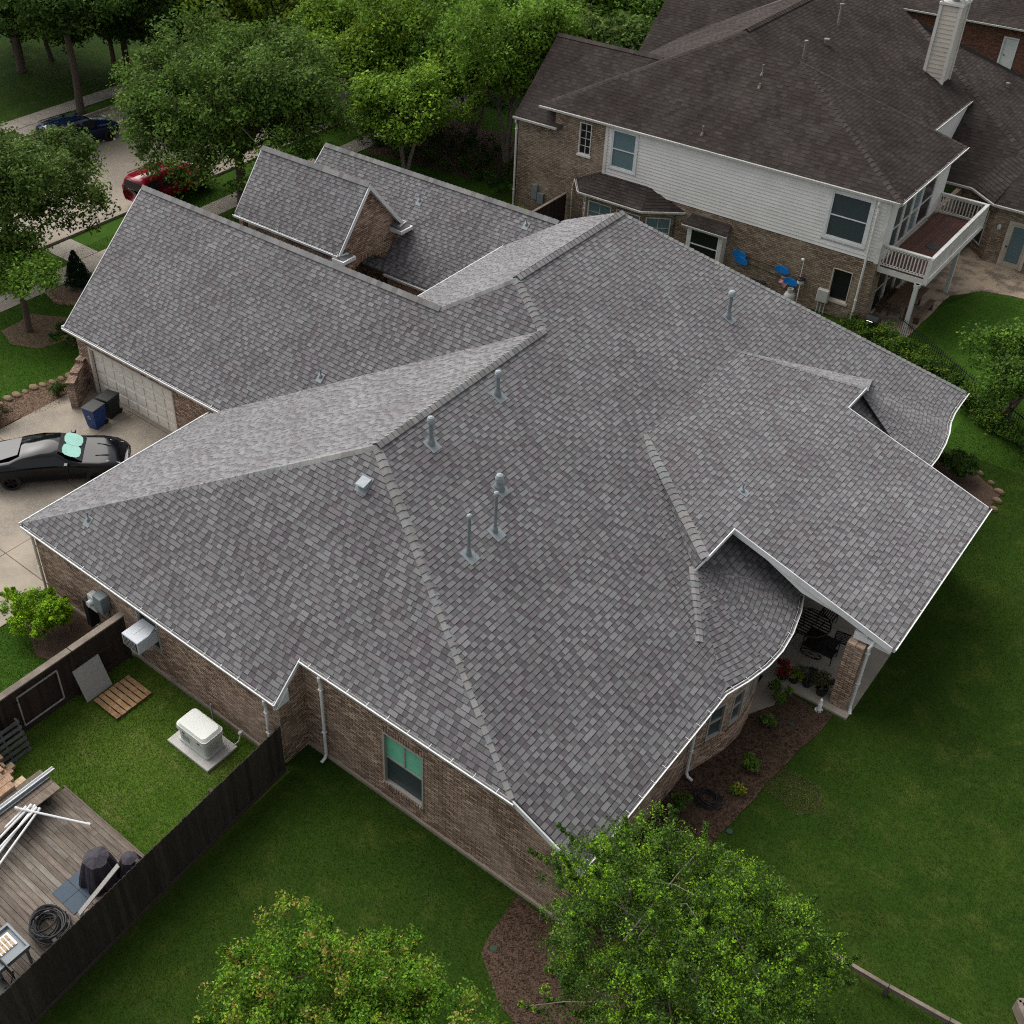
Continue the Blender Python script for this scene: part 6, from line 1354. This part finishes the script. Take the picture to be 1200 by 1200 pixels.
# ================================================================== trees and plants
def leafcloud(name, parent, clusters, nleaf, size, cols, seed, org, flat=.5, label=None, cat=None, kind=None, elong=1.6, tipcols=None, tipf=.3):
    """clusters: rows (x, y, z, radius); leaf-sized folded quads spread through each cluster"""
    g = np.random.default_rng(seed); C_ = np.array(clusters); n = nleaf*len(C_); idx = np.repeat(np.arange(len(C_)), nleaf)
    dirs = g.normal(size=(n, 3)); dirs /= np.linalg.norm(dirs, axis=1)[:, None]; rad = g.random(n)**.55
    P = C_[idx, :3]+dirs*(rad*C_[idx, 3])[:, None]*np.array([1, 1, .75])
    nrm = g.normal(size=(n, 3)); nrm /= np.linalg.norm(nrm, axis=1)[:, None]; nrm = nrm*(1-flat)+np.array([0, 0, 1])*flat+dirs*.25; nrm /= np.linalg.norm(nrm, axis=1)[:, None]
    t = g.normal(size=(n, 3)); t -= nrm*(t*nrm).sum(1)[:, None]; t /= np.linalg.norm(t, axis=1)[:, None]; s = np.cross(nrm, t)
    sz = size*g.uniform(.6, 1.35, n)[:, None]
    V = np.empty((n, 4, 3)); V[:, 0] = P-t*sz*elong/2; V[:, 1] = P+s*sz*.42-nrm*sz*.08; V[:, 2] = P+t*sz*elong/2; V[:, 3] = P-s*sz*.42-nrm*sz*.08
    f = np.arange(n*4).reshape(-1, 4); K = np.array(cols); ccol = g.integers(0, len(K), len(C_)); base = K[ccol][idx]
    alt = K[g.integers(0, len(K), n)]; m = g.random(n)[:, None] < .45; tint = np.where(m, alt, base)*g.uniform(.72, 1.28, n)[:, None]*g.uniform(.6, 1.3, len(C_))[idx][:, None]  # per-cluster tone: growth differences, plus light and shade of clumps put into colour
    if tipcols is not None:
        Tt = np.array(tipcols); tipc = g.random(len(C_)) < tipf; mt = tipc[idx] & (rad > .35) & (g.random(n) < .7); tint[mt] = Tt[g.integers(0, len(Tt), mt.sum())]*g.uniform(.8, 1.2, mt.sum())[:, None]
    V = V.reshape(-1, 3)-np.array(org)
    return npmesh(name, V, 4, f, tint, 'leaf', kind, label, cat, parent)
def tree(name, label, base, height, crown, nclu, nleaf, lsize, cols, seed, trunk_r=.2, clu=(.45, .9), low=.35, limbs=7, bark='bark', stems=1, tip=None, group=None, hollow=.45, lean=(0, 0), trunk_h=None, cat='tree', flat=.45, shoots=0):
    """crown = (rx, ry, rz) about a centre under the top; clusters crowd the outer shell in lobes so the outline is uneven"""
    rn = random.Random(seed); base = Vector(base); t = thing(name, label, cat, base, group); rx, ry, rz = crown
    cc_ = base+Vector((lean[0], lean[1], height-rz)); th = trunk_h or max(.3, (height-2*rz)+rz*.5)
    tk = MB(); fork = []
    for s_ in range(stems):
        a = 6.28*s_/stems+rn.random(); sp = 0 if stems == 1 else (.12+.1*rn.random())*min(1, height/4.5)
        p0 = base+Vector((math.cos(a)*sp*.5, math.sin(a)*sp*.5, -.1)); p2 = base.lerp(cc_, .5); p2 = Vector((base.x+(cc_.x-base.x)*.5+math.cos(a)*sp*4, base.y+(cc_.y-base.y)*.5+math.sin(a)*sp*4, base.z+th))
        p1 = p0.lerp(p2, .5)+Vector((rn.uniform(-.12, .12), rn.uniform(-.12, .12), 0)); b = MB(); b.tube([p0, p0+Vector((0, 0, .25)), p1, p2], [trunk_r*1.35, trunk_r, trunk_r*.85, trunk_r*.7], 10)
        b.build('trunk', bark, t, smooth=True); fork.append(p2)
    # lobes
    lobes = []
    for i in range(limbs):
        a = 2.4*i+rn.uniform(-.4, .4); el = rn.uniform(-.35, 1.0); rr_ = rn.uniform(.45, .72)
        lobes.append((cc_+Vector((rx*rr_*math.cos(a)*math.cos(el*.9), ry*rr_*math.sin(a)*math.cos(el*.9), rz*rr_*math.sin(el))), rn.uniform(.30, .50)))
    clusters = []; tries = 0
    while len(clusters) < nclu and tries < nclu*40:
        tries += 1; L_, ls = lobes[rn.randrange(len(lobes))]; d = Vector((rn.gauss(0, 1), rn.gauss(0, 1), rn.gauss(0, 1))).normalized(); r_ = (hollow+(1-hollow)*rn.random()**.6)
        p = L_+Vector((d.x*rx, d.y*ry, d.z*rz))*ls*r_
        if d.z < -.5 and rn.random() < .7: continue
        if p.z < base.z+low*.6: continue
        clusters.append((p.x, p.y, p.z, rn.uniform(*clu)))
    nb0 = len(clusters); br = MB()
    for k in range(shoots):
        c = clusters[rn.randrange(nb0)]; cv = Vector(c[:3]); d = (cv-cc_); d = Vector((d.x/rx, d.y/ry, d.z/rz+.25)); 
        if d.length < .55: continue
        d = (d.normalized()+Vector((rn.uniform(-.4, .4), rn.uniform(-.4, .4), rn.uniform(0, .5)))).normalized(); ln = rn.uniform(.25, .6)*(1 if height > 3 else .45); br.tube([cv, cv+d*ln], [.008, .003], 4)
        for q in range(4): p = cv+d*ln*(q+1)/4; clusters.append((p.x, p.y, p.z, .07))
    for i, (L_, ls) in enumerate(lobes):
        f = fork[i % len(fork)]; m = f.lerp(L_, .5)+Vector((0, 0, rn.uniform(-.1, .35))); br.tube([f-Vector((0, 0, .2)), m, L_], [trunk_r*.5, trunk_r*.3, trunk_r*.13], 6)
        for j in range(5 if height > 5.5 or height < 3 else 1):
            c = clusters[rn.randrange(len(clusters))]; cv = Vector(c[:3])
            best = min(range(8), key=lambda _: 0)
            if (cv-L_).length < max(rx, ry): br.tube([m.lerp(L_, rn.random()), cv.lerp(L_, .3)+Vector((0, 0, .1)), cv], [trunk_r*.18, trunk_r*.1, trunk_r*.04], 4)
    br.build('limbs', bark, t, kind='stuff' if shoots else None)
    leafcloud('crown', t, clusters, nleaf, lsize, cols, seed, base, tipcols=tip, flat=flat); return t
DK_ = [(.026, .058, .009), (.040, .080, .012), (.055, .10, .016), (.03, .066, .011)]
MID = [(.055, .12, .013), (.078, .155, .017), (.10, .18, .022), (.06, .125, .02)]
BRT = [(.12, .225, .022), (.16, .27, .026), (.09, .175, .02), (.19, .30, .03)]
OLV = [(.075, .125, .026), (.095, .155, .032), (.12, .18, .038), (.055, .10, .02)]
YEL = [(.10, .15, .012), (.13, .19, .016), (.08, .13, .012)]
tree('live_oak', 'large round olive green tree on the front verge behind the garage ridge', (-42.3, 36.15, 0), 9.4, (5.8, 5.8, 4.3), 1150, 85, .12, OLV+MID[:1], 101, .3, (.5, 1.0), 2.2, 24, tip=MID)
tree('oak', 'olive green tree at the left edge above the front walk', (-45.0, 24.3, 0), 7.4, (4.9, 4.5, 3.2), 760, 80, .11, OLV+DK_[1:3], 102, .2, (.4, .85), 2.0, 12)
tree('young_tree', 'low bright green tree at the left edge by the round mulch patch', (-39.9, 21.5, 0), 4.3, (2.3, 1.9, 1.4), 120, 70, .10, MID+BRT[:1], 103, .15, (.35, .7), 1.4, 8)
tree('street_tree', 'dark tree behind the blue car with its trunk against the pavement', (-59.5, 38.8, 0), 10.4, (5.4, 5.4, 3.5), 480, 70, .15, DK_, 104, .25, (.6, 1.1), 2.2, 10)
tree('street_tree', 'dark tree in the top left corner beyond the street', (-68.8, 41.0, 0), 10, (6, 6, 4.4), 520, 65, .17, DK_, 105, .3, (.6, 1.2), 2.0, 10)
tree('elm_tree', 'bright yellow green tree right behind the dormer ridge', (-44.5, 47.6, 0), 8.6, (4.8, 5.0, 3.9), 620, 75, .13, BRT+YEL[:1], 106, .16, (.45, .9), 2.2, 12, stems=3, bark='bark_pale')
tree('elm_tree', 'tall bright green tree touching the corner of the two storey house', (-34.6, 48.6, 0), 9.9, (4.2, 4.4, 4.3), 640, 75, .12, BRT[:3]+MID[1:3], 107, .16, (.45, .9), 2.6, 14, stems=4, bark='bark_pale')
tree('elm_tree', 'green tree with thin bare stems between the two bright ones', (-38.5, 50.6, 0), 8.6, (4.2, 4.2, 3.9), 480, 75, .12, MID+BRT[:1], 108, .13, (.4, .85), 2.4, 10, stems=4, bark='bark_pale')
for i, (px, py, z, h, r_, c, lb) in enumerate(((215, 30, 0, 10, 5.5, DK_, 'dark tree at the top between the corner tree and the big oak'), (150, 22, 0, 9, 4.5, DK_, 'dark tree over the far walk at the top left'), (335, 45, 0, 8.5, 5.0, YEL, 'yellow green tree at the top behind the big oak'), (420, 45, 0, 8, 4.2, YEL[:1]+BRT, 'yellow green tree at the top edge left of centre'), (505, 40, 0, 8.5, 4.5, MID, 'mid green tree at the top edge above the dormers'), (690, 42, 0, 5, 3.4, OLV+MID[:1], 'blue green low tree beyond the far roof corner'), (735, 10, 0, 6, 3.6, MID, 'green tree at the top edge beyond the small lawn'), (612, 10, 0, 9, 4.5, DK_[1:]+MID[:1], 'dark green tree behind the tall bright one'), (270, 5, 0, 11, 6, DK_, 'darkest tree at the top edge over the big oak'), (20, 5, 0, 12, 6, DK_, 'tree cut by the very top left corner of the photo'), (455, 8, 0, 9, 5, DK_[1:]+MID[:1], 'deep green tree at the very top behind the yellow green ones'))):
    p = at(px, py+60, 0)
    tree('shade_tree', lb, p, h, (r_*1.1, r_*1.1, h*.45), 330, 65, .19, c, 120+i, .25, (.6, 1.3), 2, 9, group=None)
tree('elm_tree', 'smaller bright green tree low behind the far dormer ridge', (at(475, 205).x, at(475, 205).y, 0), 6.4, (3.6, 3.6, 2.8), 360, 75, .12, BRT, 109, .12, (.4, .85), .8, 12, stems=3, bark='bark_pale')
tree('plum_tree', 'small dark red leaved tree beneath the bright green trees', (-43.0, 49.5, 0), 4.2, (1.6, 1.6, 1.5), 60, 60, .1, [(.05, .02, .02), (.07, .03, .02), (.03, .03, .015)], 135, .08, (.3, .6), 1, 6)
tree('crape_tree', 'leafy green tree at the right edge over the hedge', (at(1192, 446, 2.0).x, at(1192, 446, 2.0).y, 0), 4.2, (1.9, 2.2, 1.8), 260, 80, .075, MID+[(.03, .065, .014)], 140, .12, (.3, .65), .4, 12, stems=3)
# foreground
RED = [(.30, .13, .05), (.34, .2, .06), (.22, .08, .04)]
GB = at(418, 1185, 0)
tree('crape_myrtle', 'rounded bush at the bottom with orange red tips on yellow green leaves', (at(412, 1232, 2.6).x, at(412, 1232, 2.6).y, 0), 4.4, (3.4, 2.8, 2.0), 1250, 100, .044, [(.08, .18, .016), (.11, .225, .018), (.145, .26, .022), (.05, .125, .014)], 150, .07, (.16, .34), .4, 22, stems=4, bark='bark_pale', tip=[(.30, .22, .07), (.34, .25, .08), (.26, .15, .06), (.22, .30, .03), (.2, .28, .025), (.25, .32, .03), (.2, .28, .025)], hollow=.55, flat=.35, shoots=90)
tree('wax_myrtle', 'big loose dark green shrub hiding the near corner of the house', (at(800, 1118, 2.6).x, at(800, 1118, 2.6).y, 0), 5.0, (3.3, 2.9, 2.4), 1500, 90, .036, [(.05, .105, .018), (.068, .135, .02), (.088, .16, .024), (.038, .08, .015)], 151, .09, (.13, .34), .3, 30, stems=6, bark='bark_pale', tip=[(.20, .36, .02), (.16, .30, .018)], hollow=.55, flat=.3, shoots=170)
def shrub(name, lab, base, h, rx, ry, n, lf, ls, cols, seed, cat='shrub', tip=None, clu=(.12, .24), group=None, shoots=0):
    return tree(name, lab, base, h, (rx, ry, h*.48), n, lf, ls, cols, seed, .025, clu, .05, 9, stems=5, tip=tip, hollow=.4, cat=cat, group=group, trunk_h=h*.4, shoots=shoots)
shrub('green_shrub', 'bright lime green shrub beside the driveway and the brick wall', (-24.5, 11.3, 0), 1.45, 1.1, .95, 240, 75, .045, [(.14, .27, .012), (.18, .33, .016), (.10, .20, .012)], 160, tip=[(.26, .42, .02)], clu=(.1, .22), shoots=70)
shrub('green_shrub', 'dark green shrub under the far left end of the garage gable', (-37.3, 21.9, 0), 1.2, .9, .9, 60, 60, .06, DK_, 161)
shrub('dry_shrub', 'low brown twiggy shrub between the black car and the lawn', (-35.3, 16.4, 0), .7, .8, 1.5, 120, 50, .04, [(.06, .045, .025), (.09, .065, .04), (.045, .045, .02)], 162)
shrub('green_shrub', 'small green plant in the mulch beside the brick wing wall', (-34.8, 19.3, 0), .6, .35, .35, 20, 50, .05, DK_[1:], 163)
shrub('green_shrub', 'dark shrub in the round mulch bed right of the patio roof', (-5.9, 36.5, 0), 1.1, .7, .6, 70, 60, .05, DK_, 164)
for i, (x, y, s_, lb) in enumerate(((-6.2, 22.9, .75, 'green plant in the mulch in front of the patio pots'), (-6.0, 21.9, .4, 'small green plant in the mulch below the bay windows'), (-5.7, 20.3, .45, 'green plant in the middle of the mulch bed'), (-6.5, 17.95, .6, 'green plant close to the coiled hose'), (-5.6, 19.4, .25, 'tiny yellow flowering plant in the mulch bed'), (-6.5, 16.6, .8, 'dark green plant by the wall above the big loose shrub'))):
    shrub('bed_plant', lb, (x, y, .02), s_, s_*.5, s_*.5, 22, 45, .04, MID if i != 5 else DK_, 170+i, 'plant', group=None, clu=(.08, .16), tip=[(.4, .32, .02)] if i == 4 else None)
shrub('potted_plant', 'red leaved plant in a dark pot at the patio edge', (-6.45, 23.75, .07), .7, .25, .25, 16, 40, .04, [(.16, .012, .012), (.22, .02, .02)], 180, 'plant', clu=(.08, .14))
shrub('potted_plant', 'yellow green plant in a dark pot at the patio edge', (-6.15, 23.85, .07), .6, .3, .3, 18, 40, .04, YEL, 181, 'plant', clu=(.08, .14))
shrub('potted_plant', 'dusky leaved plant in a pot at the patio edge', (-5.8, 23.95, .07), .65, .35, .3, 18, 40, .045, [(.05, .06, .04), (.08, .08, .06)], 182, 'plant', clu=(.08, .14))
shrub('potted_plant', 'brownish leafy plant nearest the brick porch column', (-5.35, 23.9, .07), .8, .35, .3, 24, 40, .045, [(.07, .06, .03), (.05, .07, .03), (.03, .045, .02)], 183, 'plant', clu=(.1, .16))
for i, (x, y, lb) in enumerate(((-6.45, 23.75, 'dark pot under the red plant'), (-6.15, 23.85, 'dark pot under the yellow green plant'), (-5.8, 23.95, 'dark pot under the dusky plant'), (-5.35, 23.9, 'dark pot beside the brick porch column'))):
    b = MB(); b.lathe((x, y, .07), [(.12, 0), (.17, .26), (.18, .28), (.15, .28), (.14, .22)], 14); setp(b.build('plant_pot', 'black_plastic', at_=(x, y, .07)), lb, 'pot', 'pots at the patio edge')
t = thing('garden_figure', 'small white figure standing at the corner of the patio slab', 'ornament', (-5.15, 23.35, .02)); b = MB(); b.lathe((-5.15, 23.35, .02), [(.07, 0), (.08, .05), (.05, .18), (.07, .26), (.03, .34), (.045, .4), (.02, .46)], 10); b.build('body', 'white_plain', t, smooth=True)
b = MB(); b.lathe((-5.15, 23.35, .0), [(.12, 0), (.12, .025)], 10); b.build('base', 'white_plain', t)
for (x, y, lb) in ((-5.2, 18.2, 'green sprinkler lid flush in the mulch near the hose'), (-5.5, 22.4, 'green sprinkler lid in the mulch near the patio'), (-7.9, 11.9, 'pale green sprinkler lid in the grass near the house corner')):
    b = MB(); b.lathe((x, y, .015), [(.085, 0), (.085, .02), (.07, .025)], 14); setp(b.build('valve_lid', 'valve_green', at_=(x, y, .015)), lb, 'valve lid')
# clipped small conifer
b0 = Vector((-41.5, 25.3, .02)); t = thing('small_conifer', 'small dark cone shaped evergreen in the stone edged bed', 'tree', b0); b = MB(); b.tube([b0, b0+Vector((0, 0, .5))], .05, 6); b.build('trunk', 'bark', t)
cl = []
for k in range(170): f = random.random()**1.4; a = random.random()*6.28; rr_ = .62*(1-f)**.8; cl.append((b0.x+rr_*.75*math.cos(a), b0.y+rr_*.75*math.sin(a), b0.z+.2+1.55*f, .17*(1-f)+.08))
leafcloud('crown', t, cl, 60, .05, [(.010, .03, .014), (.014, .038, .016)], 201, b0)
# stones round the beds
def stones(pts, lab, n, s_, seed):
    rn = random.Random(seed); seg = [Vector((*p, 0)) for p in pts]; tot = sum((seg[i+1]-seg[i]).length for i in range(len(seg)-1)); t = thing('stone_edging', lab, 'edging', seg[0])
    for k in range(n):
        d = tot*(k+.5)/n; i = 0
        while i < len(seg)-2 and d > (seg[i+1]-seg[i]).length: d -= (seg[i+1]-seg[i]).length; i += 1
        p = seg[i]+(seg[i+1]-seg[i]).normalized()*d; b = MB(); m = 9; r1 = s_*rn.uniform(.7, 1.15); aa = rn.random()*3; rows = []
        rim = [(p.x+r1*(1+rn.uniform(-.15, .15))*math.cos(6.28*q/m+aa), p.y+r1*.65*(1+rn.uniform(-.15, .15))*math.sin(6.28*q/m+aa)) for q in range(m)]
        h = .12*rn.uniform(.7, 1.3); vs = [(x, y, 0) for x, y in rim]+[(p.x+(x-p.x)*.95, p.y+(y-p.y)*.95, h*.7) for x, y in rim]+[(p.x+(x-p.x)*.6, p.y+(y-p.y)*.6, h) for x, y in rim]
        b.add(vs, [(q, (q+1) % m, m+(q+1) % m, m+q) for q in range(m)]+[(m+q, m+(q+1) % m, 2*m+(q+1) % m, 2*m+q) for q in range(m)]+[tuple(range(2*m, 3*m))]); b.build('stone', 'rubble_stone', t)
stones([(-42.2, 24.0), (-41.0, 23.75), (-39.6, 24.5), (-39.2, 26)], 'row of tan stones round the bed of the small evergreen', 14, .22, 1)
stones([(-36.3, 12.5), (-36.15, 17.4), (-36.0, 19.0), (-35.5, 20.6)], 'row of tan stones between the lawn and the driveway bed', 22, .24, 2)
stones([(-5.6, 37.25), (-4.5, 36.6), (-4.3, 35.4), (-5.1, 34.2)], 'tan stones round the bed right of the patio roof', 7, .17, 3)
# hedge of vines on the iron fence, joined: nobody could count its stems
cl = []
for k in range(230):
    f = random.random(); p = Vector((-13.0, 44.0, 0)).lerp(Vector((-7.4, 41.3, 0)), f); 
    cl.append((p.x+random.gauss(0, .22), p.y+random.gauss(0, .22), random.uniform(.15, 1.0 if f > .25 else .55), random.uniform(.18, .34)))
for k in range(140):
    f = random.random(); p = Vector((-7.4, 41.2, 0)).lerp(Vector((-2.5, 38.2, 0)), f); cl.append((p.x+random.gauss(0, .3), p.y+random.gauss(0, .3), random.uniform(.15, .8), random.uniform(.18, .36)))
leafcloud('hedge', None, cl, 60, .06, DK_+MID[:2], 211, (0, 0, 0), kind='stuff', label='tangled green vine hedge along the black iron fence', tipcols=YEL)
cl = [(x, y, random.uniform(.1, .7), random.uniform(.2, .5)) for x, y in ((random.uniform(-43, -31.5), random.uniform(45.5, 50.5)) for _ in range(260))]
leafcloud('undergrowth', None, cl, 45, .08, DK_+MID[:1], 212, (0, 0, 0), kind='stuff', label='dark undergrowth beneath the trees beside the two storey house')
cl = [(x, y, random.uniform(.1, .5), random.uniform(.2, .35)) for x, y in ((random.uniform(-30.6, -28.2), random.uniform(43.2, 44.1)) for _ in range(26))]
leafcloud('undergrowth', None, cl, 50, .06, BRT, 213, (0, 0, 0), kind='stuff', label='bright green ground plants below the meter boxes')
for i, (px, py, h, r_, lb) in enumerate(((60, 45, 6, 3.6, 'low dark crown between the trunks at the far top left'), (135, 62, 6.5, 3.8, 'low dark crown just left of the big oak across the street'), (190, 75, 6, 3.4, 'dark crown half hidden by the upper left side of the big oak'))):
    p = at(px, py+25, 0); tree('shade_tree', lb, p, h, (r_, r_, h*.42), 200, 65, .16, DK_, 300+i, .18, (.5, 1.0), 1.0, 9)
# far green mass beyond the street, one wood nobody could count
cl = []
for k in range(900):
    x = random.uniform(-110, -74); y = random.uniform(-5, 130); cl.append((x, y, random.uniform(1, 9), random.uniform(1.2, 2.6)))
for k in range(420):
    x = random.uniform(-72, -34); y = random.uniform(72, 110); cl.append((x, y, random.uniform(.5, 5.5), random.uniform(1.0, 2.2)))
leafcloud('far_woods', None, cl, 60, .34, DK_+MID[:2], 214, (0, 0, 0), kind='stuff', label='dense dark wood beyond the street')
